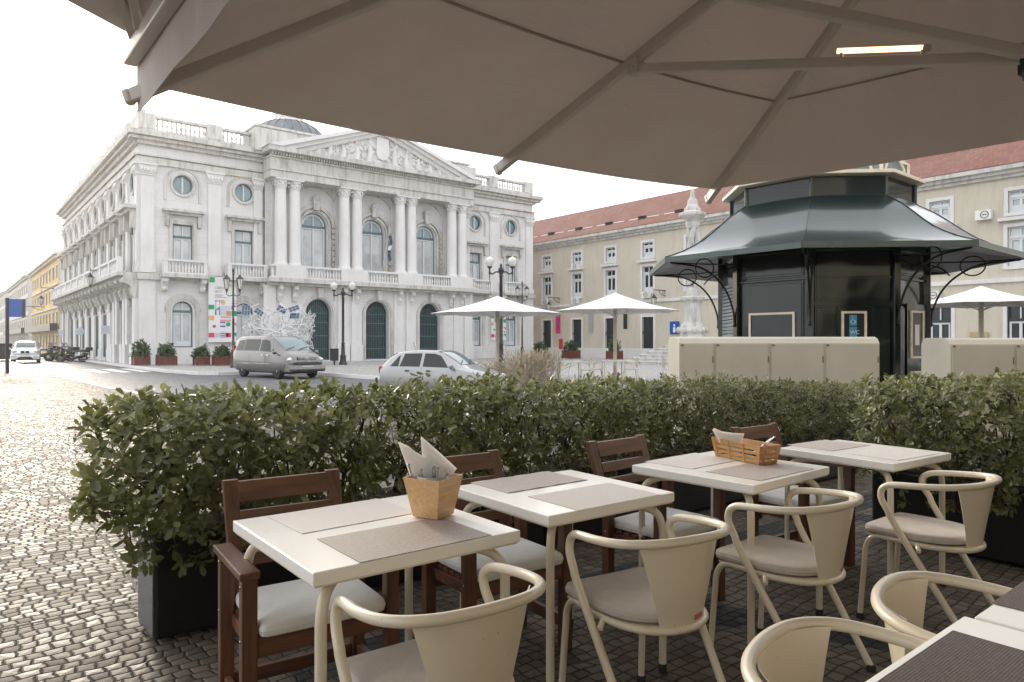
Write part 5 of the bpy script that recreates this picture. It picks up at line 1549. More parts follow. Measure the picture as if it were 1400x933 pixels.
def plain_front(t, S, side_y, panel):
    for sg in (-1,1):
        m = MB(); m.M = Matrix.Translation((3.62,sg*.56,.62)); m.blob((0,0,0),(.09,.19,.09),10,0); m.build("headlight", clear_lens, t)
    m = MB(); m.box(3.66,3.76,-.34,.34,.35,.64); m.build("grille", black_plastic, t)
vehicle("parked_car", "distant white car at the left edge beyond the blue signpost", "car", (1.2, 84, 0), RAD(-94), paint_white, 3.8, 1.62,
    [(0,.40,.80,.86,.66,.52),(.30,.26,.88,1.18,.79,.57),(.62,.24,.90,1.32,.81,.58),(1.2,.22,.90,1.40,.815,.59),(1.9,.22,.89,1.38,.815,.585),(2.15,.22,.88,1.30,.81,.57),(2.78,.22,.85,.95,.80,.58),(3.4,.25,.72,.79,.74,.58),(3.74,.36,.50,.55,.56,.45)],
    [[(.72,.92),(1.46,.92),(1.46,1.29),(.86,1.28)], [(1.56,.92),(2.40,.90),(2.10,1.22),(1.56,1.29)]],
    (1.96,2.74), None, (.72,3.08), .28, plain_front)
# --- scooters
def scooter():
    t = thing("motor_scooter", "", "scooter", (0,0,0), 0, "scooters parked along the hall's street side")
    for x, r in ((.0,.24),(1.32,.26)):
        m = MB(); m.tube([(x+r*math.cos(q),0,r+r*math.sin(q)*.98) for q in [2*math.pi*i/20 for i in range(20)]], .055, 8, closed=True); wh = m.build("wheel", tyre, t)
        m = MB(); m.M = Matrix.Translation((x,0,r)) @ Matrix.Rotation(RAD(90),4,'X'); m.lathe([(.02,-.04),(r*.7,-.02),(r*.7,.02),(.02,.04)], n=14); m.build("rim", rim, wh)
    m = MB()
    m.prism([(-.05,.50),(.35,.44),(.55,.28),(1.0,.26),(1.08,.50),(1.14,.92),(1.22,.95),(1.30,.62),(1.24,.40),(1.06,.20),(.5,.17),(.2,.30),(-.2,.42),(-.28,.62),(-.05,.66)], 'y', -.16, .16)
    m.build("body", black_lac, t, bevel=.04)
    m = MB(); m.prism([(-.28,.66),(.0,.70),(.55,.66),(.60,.74),(.3,.80),(-.1,.86),(-.32,.80)], 'y', -.14, .14); m.build("seat", black_plastic, t, bevel=.04)
    m = MB(); m.tube([(1.10,0,.85),(1.04,0,1.06)], .03, 6); m.tube([(.96,-.34,1.06),(1.04,-.15,1.08),(1.04,.15,1.08),(.96,.34,1.06)], .018, 6); 
    for s in (-1,1): m.tube([(1.04,s*.2,1.08),(1.08,s*.3,1.28)], .008, 4); m.blob((1.08,s*.31,1.3),(.02,.06,.04),8)
    m.build("handlebar", black_plastic, t)
    m = MB(); m.tube([(1.32,.09,.26),(1.2,.09,.62)], .025, 6); m.tube([(1.32,-.09,.26),(1.2,-.09,.62)], .025, 6); m.build("fork", chrome, t)
    m = MB(); m.add([(1.20,-.20,.98),(1.20,.20,.98),(1.06,.17,1.34),(1.06,-.17,1.34)], [(0,1,2,3)]); m.build("windshield", pane_pale, t, solid=.01)
    m = MB(); m.blob((1.27,0,.80),(.06,.11,.08),10); m.build("headlight", clear_lens, t)
    m = MB(); m.box(-.52,-.18,-.17,.17,.78,1.02); m.build("top_box", black_plastic, t, bevel=.04)
    m = MB(); m.tube([(.1,-.18,.22),(-.32,-.2,.30)], .05, 8); m.build("exhaust", chrome, t)
    return t
sc0 = scooter()
sl = ["black scooter nearest the hall corner, seen fully side on", "black scooter in the parked row, second from the hall corner", "black scooter in the parked row, third from the hall corner",
      "black scooter in the parked row, fourth from the hall corner", "last black scooter of the row, standing nearest the white car"]
for i, (x, y, r) in enumerate(((8.45,64.2,152),(7.95,67.2,148),(8.05,70.4,140),(7.6,74.2,150),(7.5,78.5,145))):
    if i == 0: sc0.location = (x,y,-.15); sc0.rotation_euler = (0,0,RAD(r)); sc0['label'] = sl[0]; sc0.scale = (1.22,1.22,1.12)
    else: dup(sc0, (x,y,-.15), RAD(r), sl[i], scale=(1.22,1.22,1.12))

# ================================================================== SCULPTURE with solar panels
t = thing("tree_sculpture", "white tangled branch sculpture with small blue solar panels before the city hall", "sculpture", (15.6, 41.6, 0), RFA)
m = MB(); rnd = random.Random(8)
nodes = [Vector((0,0,2.0))]
m.tube([(0,0,0),(0,0,2.0)], .12, 8)
tips = []
def grow(p, d, L, r, dep):
    e = p+d*L; m.tube([p, e], [r, r*.8], 5)
    if dep == 0: tips.append(e); return
    for k in range(3 if dep > 2 else 2):
        nd = (d+Vector((rnd.uniform(-1,1), rnd.uniform(-.8,.8), rnd.uniform(-.85,.75)))*.95).normalized()
        q = e+nd*L*.8
        if abs(q.x) > 1.95 or q.z > 3.5 or q.z < .9 or abs(q.y) > 1.1: nd = (Vector((0,0,2.3))-e).normalized()*.5+nd*.5; nd.normalize()
        grow(e, nd, L*rnd.uniform(.78,1.05), r*.84, dep-1)
for k in range(9):
    a = k*.7; grow(Vector((0,0,1.5+.08*k)), Vector((math.cos(a)*1.2, math.sin(a)*.5, rnd.uniform(-.1,.6))).normalized(), .62, .052, 4)
m.build("branches", sculpt_white, t)
for (x, z, ry, rz, wd, hh) in ((-1.75,3.25,0,10,.46,.64),(-1.0,3.15,35,20,.5,.34),(.35,3.3,25,-15,.62,.36),(1.05,3.35,-20,25,.6,.3),(1.1,2.92,0,-5,.58,.36)):
    m = MB(); m.M = Matrix.Translation((x,-.75,z)) @ Matrix.Rotation(RAD(rz),4,'Z') @ Matrix.Rotation(RAD(ry),4,'Y') @ Matrix.Rotation(RAD(-25),4,'X')
    m.box(-wd/2,wd/2,-.02,.02,-hh/2,hh/2)
    m.m = 1
    for i in range(3):
        for j in range(2): m.box(-wd/2+.01+i*wd/3, -wd/2+(i+1)*wd/3-.005, -.03,-.021, -hh/2+.01+j*hh/2, -hh/2+(j+1)*hh/2-.008)
    m.m = 0; m.tube([(0,.02,0),(0,.7,-.35)], .03, 5)
    m.build("solar_panel", [sculpt_white, solar], t)

# ================================================================== CARVED PILLAR on its steps
px_, py_ = 37.9, 28.6
t = thing("stepped_base", "octagonal flight of pale stone steps under the twisted pillar", "steps", (px_, py_, 0))
m = MB()
for i in range(6): m.lathe([(4.6-i*.52, i*.2-.02),(4.6-i*.52, i*.2+.13),(4.64-i*.52,i*.2+.14),(4.64-i*.52,i*.2+.2)], (0,0,0), 8, False, rot=math.pi/8)
m.build("steps", stone_dirty, t)
t = thing("carved_pillar", "tall pale stone pillar with twisted openwork shaft and ringed crown", "monument", (px_, py_, 1.18))
m = MB(); m.lathe([(.93,0),(.98,.5),(.82,.62),(.80,.75),(.92,.95),(.62,1.5),(.56,2.7),(.60,2.8),(.80,2.95),(.82,3.1),(.52,3.2)], n=16, smooth=False)
for i in range(8):
    q = math.pi/4*i; m.blob((.86*math.cos(q),.86*math.sin(q),1.0),(.2,.2,.22),8,i,.1)
m.build("pedestal", stone_dirty, t)
m = MB()
for k in range(3):
    pts = []
    for i in range(29):
        z = 3.2+i*.17; a = k*2.094+i*.16; r = .235+.03*math.sin(i*.4)
        pts.append((r*math.cos(a), r*math.sin(a), z))
    m.tube(pts, .16, 8)
m.lathe([(.44,3.2),(.46,3.6),(.36,3.75)], n=12); m.lathe([(.34,7.6),(.46,7.8),(.44,8.0)], n=12)
m.build("twisted_shaft", stone_dirty, t)
m = MB(); m.lathe([(.40,8.0),(.50,8.15),(.84,8.38),(.86,8.45),(.86,8.58),(.60,8.66),(.46,8.75),(.42,9.0),(.34,9.1),(.30,9.4),(.16,9.6),(.13,10.0),(.05,10.1)], n=14, smooth=False)
for i in range(10):
    q = math.pi/5*i; m.blob((.5*math.cos(q),.5*math.sin(q),8.8),(.06,.06,.10),6,i)
m.build("crown", stone_dirty, t)

# ================================================================== WHITE PARASOLS on the square
def white_parasol(label, x, y, half, ze, za, rot, group):
    t = thing("parasol", label, "parasol", (x, y, 0), rot, group)
    m = MB(); m.tube([(0,0,.05),(0,0,za-.03)], .07, 10); m.lathe([(.45,0),(.45,.06),(.12,.1),(.1,.3)], n=12); m.build("pole", parasol_pole, t)
    m = MB(); cor = [(half*math.cos(math.pi/4*i+math.pi/8)*(1.0),half*math.sin(math.pi/4*i+math.pi/8)) for i in range(8)]
    cor = [(half*sx*(1 if k else 1), half*sy) for k, (sx, sy) in enumerate(((1,-.42),(1,.42),(.42,1),(-.42,1),(-1,.42),(-1,-.42),(-.42,-1),(.42,-1)))]
    N = 7; vs = [(0,0,za)]; fs = []
    for j in range(1, N+1):
        f = j/N
        for i in range(16):
            a = cor[i//2]; b = cor[(i//2+1) % 8]
            p = a if i % 2 == 0 else ((a[0]+b[0])/2*.985, (a[1]+b[1])/2*.985)
            sag = -.05*math.sin(math.pi*f)-(0 if i % 2 == 0 else -.03*f)
            vs.append((p[0]*f, p[1]*f, za+(ze-za)*(f**.93)+sag))
    for i in range(16): fs.append((0, 1+i, 1+(i+1) % 16))
    for j in range(N-1):
        for i in range(16): fs.append((1+j*16+i, 1+(j+1)*16+i, 1+(j+1)*16+(i+1) % 16, 1+j*16+(i+1) % 16))
    m.add(vs, fs); m.build("canopy", parasol_white, t, solid=.008)
    for i in range(8):
        m = MB(); a = cor[i]; m.tube([(a[0]*.03,a[1]*.03,za-.06),(a[0]*.5,a[1]*.5,(za+ze)/2-.09),(a[0]*.98,a[1]*.98,ze-.03)], .014, 5)
        m.tube([(a[0]*.03,a[1]*.03,ze-.15),(a[0]*.45,a[1]*.45,(za+ze)/2-.06)], .012, 5); m.build("rib", white_sign, t)
    return t
GPR = "white parasols on the square"
white_parasol("white parasol in front of the black globe lamp post and the hall's right wing", 15.83, 20.64, 2.35, 2.42, 3.10, RFA, GPR)
white_parasol("white parasol in front of the ochre building, left of the carved pillar", 19.2, 17.94, 2.2, 2.52, 3.22, RFA, GPR)
white_parasol("white parasol seen to the right beyond the dark green kiosk", 24.4, 7.85, 1.95, 2.52, 3.10, RFA, GPR)
# terrace furniture of the next cafe, seen just over the hedge
def simple_table(label, x, y, rot, group):
    t = thing("cafe_table", label, "table", (x, y, 0), rot, group)
    m = MB(); m.box(-.4,.4,-.4,.4,.72,.75); m.build("table_top", white_sign, t, bevel=.005)
    for sx in (-1,1):
        for sy in (-1,1):
            m = MB(); m.tube([(sx*.35,sy*.35,0),(sx*.35,sy*.35,.72)], .018, 6); m.build("leg", cream, t)
    return t
def simple_chair(label, x, y, rot, group):
    t = thing("cafe_chair", label, "chair", (x, y, 0), rot, group)
    m = MB(); m.box(-.21,.21,-.21,.21,.43,.46); m.build("seat", cream, t, bevel=.01)
    m = MB(); m.prism([(-.2,.5),(.2,.5),(.17,.86),(-.17,.86)], 'y', -.235, -.22); m.build("backrest", cream, t)
    m = MB()
    m.tube([(-.24,.12,.68),(-.26,-.05,.68),(-.2,-.22,.70),(0,-.27,.72),(.2,-.22,.70),(.26,-.05,.68),(.24,.12,.68)], .016, 6, smooth=4); m.build("armrest", cream, t)
    for sx in (-1,1):
        for sy in (-1,1):
            m = MB(); m.tube([(sx*.2,sy*.2,.45),(sx*.25,sy*.27,0)], .015, 6); m.build("leg", cream, t)
    return t
GF = "tables of the neighbouring cafe"; GC = "chairs of the neighbouring cafe"
tt = simple_table("", 0, 0, RFA, GF); cc_ = simple_chair("", 0, 0, RFA, GC)
k = 0
for X, Y, lb in ((.55,25.2,"near the globe lamp"),(2.0,24.6,"just right of the dry grass"),(3.6,25.2,"left of the middle parasol's pole"),(6.2,25.0,"right of the middle parasol's pole")):
    x, y = RF(X, Y); l1 = "small white cafe table "+lb
    if k == 0: tt.location = (x,y,0); tt['label'] = l1
    else: dup(tt, (x,y,0), RFA, l1)
    for dx, r, s in ((-.62,-90,"left"),(.62,90,"right")):
        x2, y2 = RF(X+dx, Y); l2 = "cream cafe chair, %s side of the table %s" % ("street" if dx < 0 else "kiosk", lb)
        if k == 0 and dx < 0: cc_.location = (x2,y2,0); cc_.rotation_euler = (0,0,RFA+RAD(r)); cc_['label'] = l2
        else: dup(cc_, (x2,y2,0), RFA+RAD(r), l2)
    k += 1
# dry ornamental grass
gx, gy = RF(.72, 24.0)
t = thing("ornamental_grass", "pale dry ornamental grass tuft seen over the hedge beside the parasol pole", "grass", (gx, gy, 0))
m = MB(); rnd = random.Random(3)
for i in range(420):
    a = rnd.uniform(0, 6.283); r = abs(rnd.gauss(0,.55)); h = rnd.uniform(.7,1.25)*(1-.2*r)
    b0 = (rnd.gauss(0,.45), rnd.gauss(0,.25), 0)
    p1 = (b0[0]+math.cos(a)*r*.4, b0[1]+math.sin(a)*r*.4, h*.65); p2 = (b0[0]+math.cos(a)*r*.85, b0[1]+math.sin(a)*r*.85, h)
    m.tube([b0,p1,p2], [.006,.006,.014], 3, caps=False)
m.build("blades", straw, t)
t2 = thing("ornamental_grass", "low dry ornamental grass tuft close behind the silver hatchback", "grass", RF(-.5, 24.3)+(0,))
m = MB()
for i in range(200):
    a = rnd.uniform(0, 6.283); r = abs(rnd.gauss(0,.5)); h = rnd.uniform(.4,.8)
    b0 = (rnd.gauss(0,.4), rnd.gauss(0,.25), 0)
    m.tube([b0,(b0[0]+math.cos(a)*r*.4,b0[1]+math.sin(a)*r*.4,h*.65),(b0[0]+math.cos(a)*r,b0[1]+math.sin(a)*r,h)], [.006,.006,.012], 3, caps=False)
m.build("blades", straw, t2)

# ================================================================== KIOSK
kx, ky = RF(6.52, 15.1)
kio = thing("kiosk", "dark green octagonal kiosk with flared sheet metal roof, glossy panels and iron brackets", "kiosk", (kx, ky, 0), RFA)
A0 = RAD(-117.2)
def octp(r, i, z=None):
    a = A0+math.pi/4*i
    return (r*math.cos(a), r*math.sin(a)) if z is None else (r*math.cos(a), r*math.sin(a), z)
RB, RE, RD = 1.98, 3.66, 1.80
m = MB(); m.lathe([(RB+.08,0),(RB+.08,.25),(RB,.27),(RB,3.62)], n=8, smooth=False, rot=A0); m.build("body", green_gloss, kio)
prof = [(1.80,4.20),(1.86,4.14),(2.0,4.06),(2.2,3.93),(2.4,3.77),(2.62,3.59),(2.84,3.43),(3.06,3.31),(3.3,3.20),(3.5,3.13),(RE,3.08)]
m = MB(); m.lathe(prof, n=8, smooth=False, rot=A0)
me_pts = m.v
o = MB()
for i in range(8):      # each roof sheet is smooth along its curve
    vs = []
    for r, z in prof:
        a = octp(r, i, z); b_ = octp(r, i+1, z)
        for f in (0,.25,.5,.75,1):
            vs.append((a[0]*(1-f)+b_[0]*f, a[1]*(1-f)+b_[1]*f, z+.012*math.sin(math.pi*f)*math.sin(r*5)))
    fs = [(j*5+k, j*5+k+1, (j+1)*5+k+1, (j+1)*5+k) for j in range(len(prof)-1) for k in range(4)]
    o.add(vs, [f[::-1] for f in fs], True)
rf = o.build("roof", green_roof, kio, solid=.02)
for i in range(8):
    m = MB(); m.tube([octp(r+.01, i, z+.012) for r, z in prof], .011, 6); m.build("roof_seam", green_roof, rf)
m = MB()
for i in range(8):
    m.bar(octp(RE, i, 3.04), octp(RE, i+1, 3.04), .03, .10)
m.build("roof_fascia", green_trim, rf)
m = MB()
for i in range(8):
    a, b_, c, d = octp(RB-.05,i,3.35), octp(RB-.05,i+1,3.35), octp(RE-.04,i+1,2.99), octp(RE-.04,i,2.99)
    m.add([a,b_,c,d], [(0,1,2,3)])
m.build("roof_soffit", black_lac, rf)
for i in range(8):
    m = MB()
    m.bar(octp(RB+.02, i, .1), octp(RB+.02, i, 3.3), .14, .14, (math.cos(A0+i*math.pi/4), math.sin(A0+i*math.pi/4), 0))
    m.bar(octp(RB+.015, i, 2.62), octp(RB+.015, i+1, 2.62), .06, .05)
    m.bar(octp(RB+.015, i, 3.22), octp(RB+.015, i+1, 3.22), .10, .16)
    m.build("corner_post", green_gloss, kio, bevel=.008)
m = MB(); m.lathe([(RD-.02,4.12),(RD-.02,4.58)], n=8, smooth=False, rot=A0); m.build("drum", pane_dark, kio)
m = MB()
for i in range(8):
    m.bar(octp(RD,i,4.1), octp(RD,i,4.6), .05, .05); m.bar(octp(RD,i,4.18), octp(RD,i+1,4.18), .03, .05)
m.build("drum_frame", green_trim, kio)
m = MB(); m.lathe([(RD+.03,4.57),(RD+.17,4.58),(RD+.19,4.59),(RD+.19,4.65),(RD+.15,4.66),(RD-.15,4.67)], n=8, smooth=False, rot=A0); m.build("drum_cornice", beige_frame, kio)
m = MB(); m.lathe([(1.66,4.66),(1.66,4.98),(1.62,5.10),(1.2,5.35),(.5,5.6),(.1,6.0),(.02,6.6)], n=8, smooth=False, rot=A0); m.build("upper_lantern", pane_blue, kio)
m = MB()
for i in range(8):
    m.bar(octp(1.67,i,4.67), octp(1.67,i,5.0), .06, .06); m.bar(octp(1.67,i,5.0), octp(1.67,i+1,5.0), .04, .04)
    a = octp(1.68,i); b_ = octp(1.68,i+1); mx, my = (a[0]+b_[0])/2, (a[1]+b_[1])/2
    ux, uy = (b_[0]-a[0]), (b_[1]-a[1])
    m.tube([(mx+ux*.36*math.cos(q), my+uy*.36*math.cos(q), 4.68+.34*math.sin(q)) for q in [math.pi*j/12 for j in range(13)]], .03, 5)
m.build("upper_frame", beige_frame, kio)
for i in range(8):      # wrought iron brackets
    c, s = math.cos(A0+math.pi/4*i), math.sin(A0+math.pi/4*i)
    m = MB(); m.M = Matrix.Rotation(A0+math.pi/4*i, 4, 'Z')
    m.tube([(RB+.10,0,1.78),(RB+.13,0,2.05),(RB+.28,0,2.42),(RB+.55,0,2.72),(RB+.95,0,2.92),(RE-.12,0,2.98)], .020, 7, smooth=6)
    m.tube([(RB+.08,0,3.0),(RB+.75,0,2.98),(RE-.1,0,2.985)], .014, 5)
    m.tube([(RB+.80+.21*math.cos(q),0,2.90+.19*math.sin(q)) for q in [2*math.pi*j/20 for j in range(20)]], .014, 6, closed=True)
    m.tube([(RB+.10,0,2.95),(RB+.3,0,2.85),(RB+.42,0,2.72)], .014, 5, smooth=4)
    m.blob((RB+.10,0,1.76),(.035,.035,.05),8)
    m.build("iron_bracket", black_lac, kio)
def on_face(i, u0, u1, z0, z1, d0, d1, mb):
    """box on body side i (between corner i and i+1), u from 0 to 1"""
    a = Vector(octp(RB, i, 0)); b_ = Vector(octp(RB, i+1, 0)); L = (b_-a).length; u = (b_-a)/L
    n = Vector((u.y, -u.x, 0))
    if n.dot((a+b_)/2) < 0: n = -n
    P = lambda t, z, d: tuple(a+u*(t*L)+n*d+Vector((0,0,z)))
    mb.hexa([P(u0,z0,d0),P(u1,z0,d0),P(u1,z0,d1),P(u0,z0,d1),P(u0,z1,d0),P(u1,z1,d0),P(u1,z1,d1),P(u0,z1,d1)])
    return P
def panelset(i, us, zs):
    for u0, u1 in us:
        for z0, z1 in zs:
            m = MB()
            on_face(i, u0, u1, z0, z1, .0, .025, m)
            on_face(i, u0+.02, u1-.02, z0+.04, z1-.04, .0, .040, m)
            m.build("wall_panel", green_gloss, kio, bevel=.006)
def framed(i, u0, u1, z0, z1, name="window"):
    m = MB(); t = .042; tt = t/1.5
    on_face(i,u0,u0+tt,z0,z1,.04,.075,m); on_face(i,u1-tt,u1,z0,z1,.04,.075,m); on_face(i,u0+tt,u1-tt,z1-t,z1,.04,.0749,m); on_face(i,u0+tt,u1-tt,z0,z0+t,.04,.0749,m)
    o = m.build(name, beige_frame, kio); m = MB(); on_face(i,u0+tt,u1-tt,z0+t,z1-t,.04,.055,m); m.build("pane", pane_dark, o); return o
# corner numbers grow anticlockwise: face 0 is right front, face -1 left front
panelset(7, [(.08,.92)], [(2.68,3.12),(.35,2.58)]); framed(7, .18, .82, 1.15, 1.99)
panelset(0, [(.05,.30),(.32,.70),(.73,.95)], [(.35,2.10)]); panelset(0, [(.05,.95)], [(2.18,3.12)])
w0 = framed(0, .36, .66, 1.1, 1.99)
panelset(1, [(.08,.28)], [(.35,2.10)]); panelset(1, [(.08,.92)], [(2.68,3.12)])
m = MB(); on_face(1,.30,.94,.2,2.15,.03,.06,m); dr = m.build("door", green_gloss, kio, bevel=.006)
m = MB(); on_face(1,.40,.78,1.15,1.98,.06,.07,m); g = m.build("door_window", pane_dark, dr)
m = MB()
for a in ((.38,.42,1.10,2.02),(.76,.80,1.10,2.02),(.42,.76,1.98,2.019),(.42,.76,1.101,1.14),(.38,.42,.3,.85),(.76,.80,.3,.85),(.42,.76,.81,.849)): on_face(1,*a,.06,.09,m)
m.build("door_frame", beige_frame, dr)
m = MB(); on_face(1,.52,.66,1.35,1.75,.07,.078,m); m.build("door_notice", white_sign, dr)
m = MB(); P = on_face(1,.84,.88,1.0,1.04,.06,.12,m); on_face(1,.80,.88,1.04,1.07,.10,.12,m); m.build("door_handle", chrome, dr)
m = MB()
for k in range(30): 
    z = .4+k*.075; P = on_face(6,.08,.92,z,z+.055,.01,.035+.0001*k,m)
m.build("louvre", louvre, kio)
for i in (2,3,4,5): panelset(i, [(.08,.92)], [(.35,2.58),(2.68,3.12)])
# stickers on the kiosk window
def sticker(u0,u1,z0,z1,mat,name,d=.056,t=.004):
    m = MB(); P = on_face(0,u0,u1,z0,z1,d,d+t,m); return m.build(name, mat, w0), P
st1, P = sticker(.455,.545,1.72,1.92,blue_light,"access_sticker")
m = MB()      # wheelchair pictogram
def Q(u, z): return P(u, z, .062)
rr = .045
m.tube([P(.500+.028*math.cos(q), 1.795+.042*math.sin(q), .063) for q in [math.pi*(.75+1.35*j/12) for j in range(13)]], .005, 5)
m.tube([Q(.492,1.87),Q(.494,1.82),Q(.515,1.82),Q(.524,1.77)], .006, 5); m.blob(Q(.491,1.893),(.011,.011,.011),8)
m.build("pictogram", white_sign, w0)
st2, P = sticker(.455,.545,1.50,1.70,blue_light,"toilet_sticker")
a = Vector(octp(RB,0,0)); b_ = Vector(octp(RB,1,0)); fa = math.atan2((b_-a).y,(b_-a).x)
p_ = P(.462,1.565,.0615); text_obj("lettering","WC",.10,white_sign,w0,p_,(RAD(90),0,fa),.001)
m = MB(); cpos = P(.50,1.40,.063)
m.M = Matrix.Translation(cpos) @ Matrix.Rotation(fa,4,'Z') @ Matrix.Rotation(RAD(90),4,'X'); m.lathe([(.062,-.003),(.062,.003)], n=20, smooth=False); m.build("round_sticker", yellow_sign, w0)
m = MB(); on_face(0,.445,.555,1.30,1.345,.056,.060,m); m.build("white_sticker", white_sign, w0)

# ================================================================== PUTTY CABINETS
rust_soft = M('faded_rust', (.24,.15,.09), .9, var=.4, vscale=40)
def cabinet(label, X0, X1, Y, dep, h, seams):
    x, y = RF(X0, Y); t = thing("utility_cabinet", label, "cabinet", (x, y, 0), RFA, "putty coloured street cabinets")
    Lc = X1-X0
    m = MB(); m.prism([(0,.05),(0,h-.09),(.05,h-.025),(.12,h),(dep-.12,h),(dep-.05,h-.025),(dep,h-.09),(dep,.05)], 'x', 0, Lc); m.build("body", putty, t, bevel=.008)
    m = MB(); m.box(.02,Lc-.02,.03,dep-.03,0,.05); m.build("base", dark_metal, t)
    ed = [0]+seams+[Lc]
    for a, b_ in zip(ed, ed[1:]):
        m = MB(); m.box(a+.018, b_-.018, -.018, .003, .10, h-.10); dd = m.build("door", putty, t, bevel=.004)
        for z in (.45, h-.32):
            m = MB(); m.box(b_-.038, b_-.022, -.024, -.013, z-.045, z+.045); m.build("hinge", rust_soft, dd)
        m = MB(); m.box(a+.020,a+.060,-.0215,-.0175,h-.135,h-.105); m.build("rust_stain", rust_soft, dd)
    return t
cabinet("long putty cabinet with four doors in front of the kiosk", 2.36, 5.19, 10.0, .70, 1.49, [.50,1.28,2.05])
cabinet("putty cabinet at the right, its side face turned to the kiosk door", 6.16, 8.9, 9.95, .72, 1.475, [.9,1.8])

# ================================================================== BIG TAUPE CANOPY
def canopy(name, label, ring, apex, pole, hubz, struts, seam_s=(.31,), sag=.03, rib_ext=.04, skip=()):
    t = thing(name, label, "parasol", (pole[0], pole[1], 0), 0, "big taupe cafe parasols")
    ox, oy = pole; V = lambda p: Vector((p[0]-ox, p[1]-oy, p[2]))
    C = V(apex); R_ = [V(p) for p in ring]; n = len(R_)
    m = MB(); N = 12; S = 8; vs = [tuple(C)]; fs = []
    for j in range(1, N+1):
        f = j/N
        for i in range(n):
            for k in range(S):
                g = k/S; e = R_[i]*(1-g)+R_[(i+1)%n]*g
                p = C*(1-f)+e*f
                mid = math.sin(math.pi*g)
                p = p+Vector((0,0,-sag*math.sin(math.pi*f)*.6*1.0-sag*mid*f*.55))
                if j == N: p = p+(Vector((C.x,C.y,p.z))-p)*(.004*mid)
                vs.append(tuple(p))
    T = n*S
    for i in range(T): fs.append((0, 1+i, 1+(i+1)%T))
    for j in range(N-1):
        for i in range(T): fs.append((1+j*T+i, 1+(j+1)*T+i, 1+(j+1)*T+(i+1)%T, 1+j*T+(i+1)%T))
    m.add(vs, fs, True); m.build("canopy", canopy_cloth, t, solid=.004)
    for e in R_:
        d = (e-C).normalized(); m = MB()
        a = C+Vector((0,0,-.06)); b_ = e+d*rib_ext+Vector((0,0,-.035))
        m.bar(a, b_, .036, .055); rb = m.build("rib", canopy_frame, t, bevel=.006)
        m = MB(); m.bar(b_-d*.001, b_+d*.03, .042, .062); m.build("rib_cap", canopy_frame, rb, bevel=.01)
    for s in seam_s:
        m = MB()
        for i in range(n):
            pts = []
            for k in range(9):
                g = k/8; e = R_[i]*(1-g)+R_[(i+1)%n]*g; f = 1-s
                p = C*(1-f)+e*f+Vector((0,0,-sag*math.sin(math.pi*f)*.6-sag*math.sin(math.pi*g)*f*.55-.006)); pts.append(p)
            for a, b_ in zip(pts, pts[1:]): m.bar(a, b_, .018, .005)
        m.build("seam", seam_tape, t)
    m = MB(); m.tube([(0,0,0),(0,0,C.z-.05)], .04, 14); m.lathe([(.3,0),(.3,.03),(.06,.05),(.05,.25)], n=16); m.build("pole", canopy_frame, t)
    m = MB(); m.lathe([(.055,hubz-.07),(.075,hubz-.06),(.075,hubz+.05),(.055,hubz+.06)], n=12)
    for k in range(8):
        q = k*math.pi/4; m.box(.07*math.cos(q)-.015,.07*math.cos(q)+.015,.07*math.sin(q)-.015,.07*math.sin(q)+.015,hubz-.04,hubz+.03)
    m.build("hub", dark_metal, t)
    ends = []
    for i, s in struts:
        e = R_[i]; p = C+(e-C)*(1-s)+Vector((0,0,-.09)); h = Vector((0,0,hubz)); d = (p-h).normalized()
        m = MB(); m.bar(h+d*.06, p, .034, .044); st = m.build("strut", canopy_frame, t, bevel=.006)
        m = MB(); m.box(p.x-.03,p.x+.03,p.y-.03,p.y+.03,p.z-.03,p.z+.05); m.tube([p+Vector((-.04,0,0)),p+Vector((.04,0,0))], .012, 8); m.build("strut_joint", canopy_frame, st, bevel=.005)
        ends.append((h, p))
    return t, ends, C, R_
t, ends, C_, RR_ = canopy("cafe_parasol", "huge taupe parasol over the cafe tables, seen from below with ribs and struts",
    [(.605,3.10,2.44),(2.42,3.09,2.44),(4.0,2.86,2.44),(4.285,.58,2.44),(4.30,-1.3,2.44),(2.6,-1.5,2.44),(.598,-1.45,2.44),(.598,.8,2.44)],
    (3.03,.77,3.63), (3.03,.77), 2.42, [(0,.45),(1,.334),(3,.33),(5,.4),(6,.45)])
# fabric drop along its street side edge
m = MB(); vs = []
for i in range(25):
    f = i/24; y = 3.14-f*4.6; wv = .003*math.sin(i*1.9)+.002*math.sin(i*4.1)
    vs += [(.60-3.03+wv*.3, y-.77, 2.53), (.60-3.03+wv, y-.77, 2.42), (.60-3.03+wv*1.6+.004, y-.77, 2.337)]
fs = []
for i in range(24):
    for k in range(2): fs.append((i*3+k,(i+1)*3+k,(i+1)*3+k+1,i*3+k+1))
m.add(vs, fs, True); m.build("valance", canopy_cloth, t, solid=.004)
h, p = ends[1]
def on(f, off): return h+(p-h)*f+Vector((0,0,off))
m = MB(); m.tube([on(.235,.050), on(.43,.050)], .011, 10); lt = m.build("lamp_tube", lamp_glow, t)
m = MB(); m.tube([on(.222,.050), on(.238,.050)], .013, 8); m.tube([on(.24,.02), on(.24,.05)], .008, 6); m.tube([on(.42,.02), on(.42,.05)], .008, 6); m.build("lamp_bracket", canopy_frame, lt)
m = MB(); m.tube([on(.02,.08), on(.0,.3)], .012, 6); m.build("cable", black_plastic, t)
t2, e2, c2, r2 = canopy("cafe_parasol", "second taupe parasol beside the huge one, only its corner showing over the street",
    [(.59,3.06,2.60),(-1.55,1.42,2.60),(-1.7,-1.0,2.60),(.59,-1.3,2.60)], (-.55,.45,3.45), (-.55,.45), 2.35, [(1,.4),(3,.4)], rib_ext=.0)
m = MB(); X_ = .57+.55
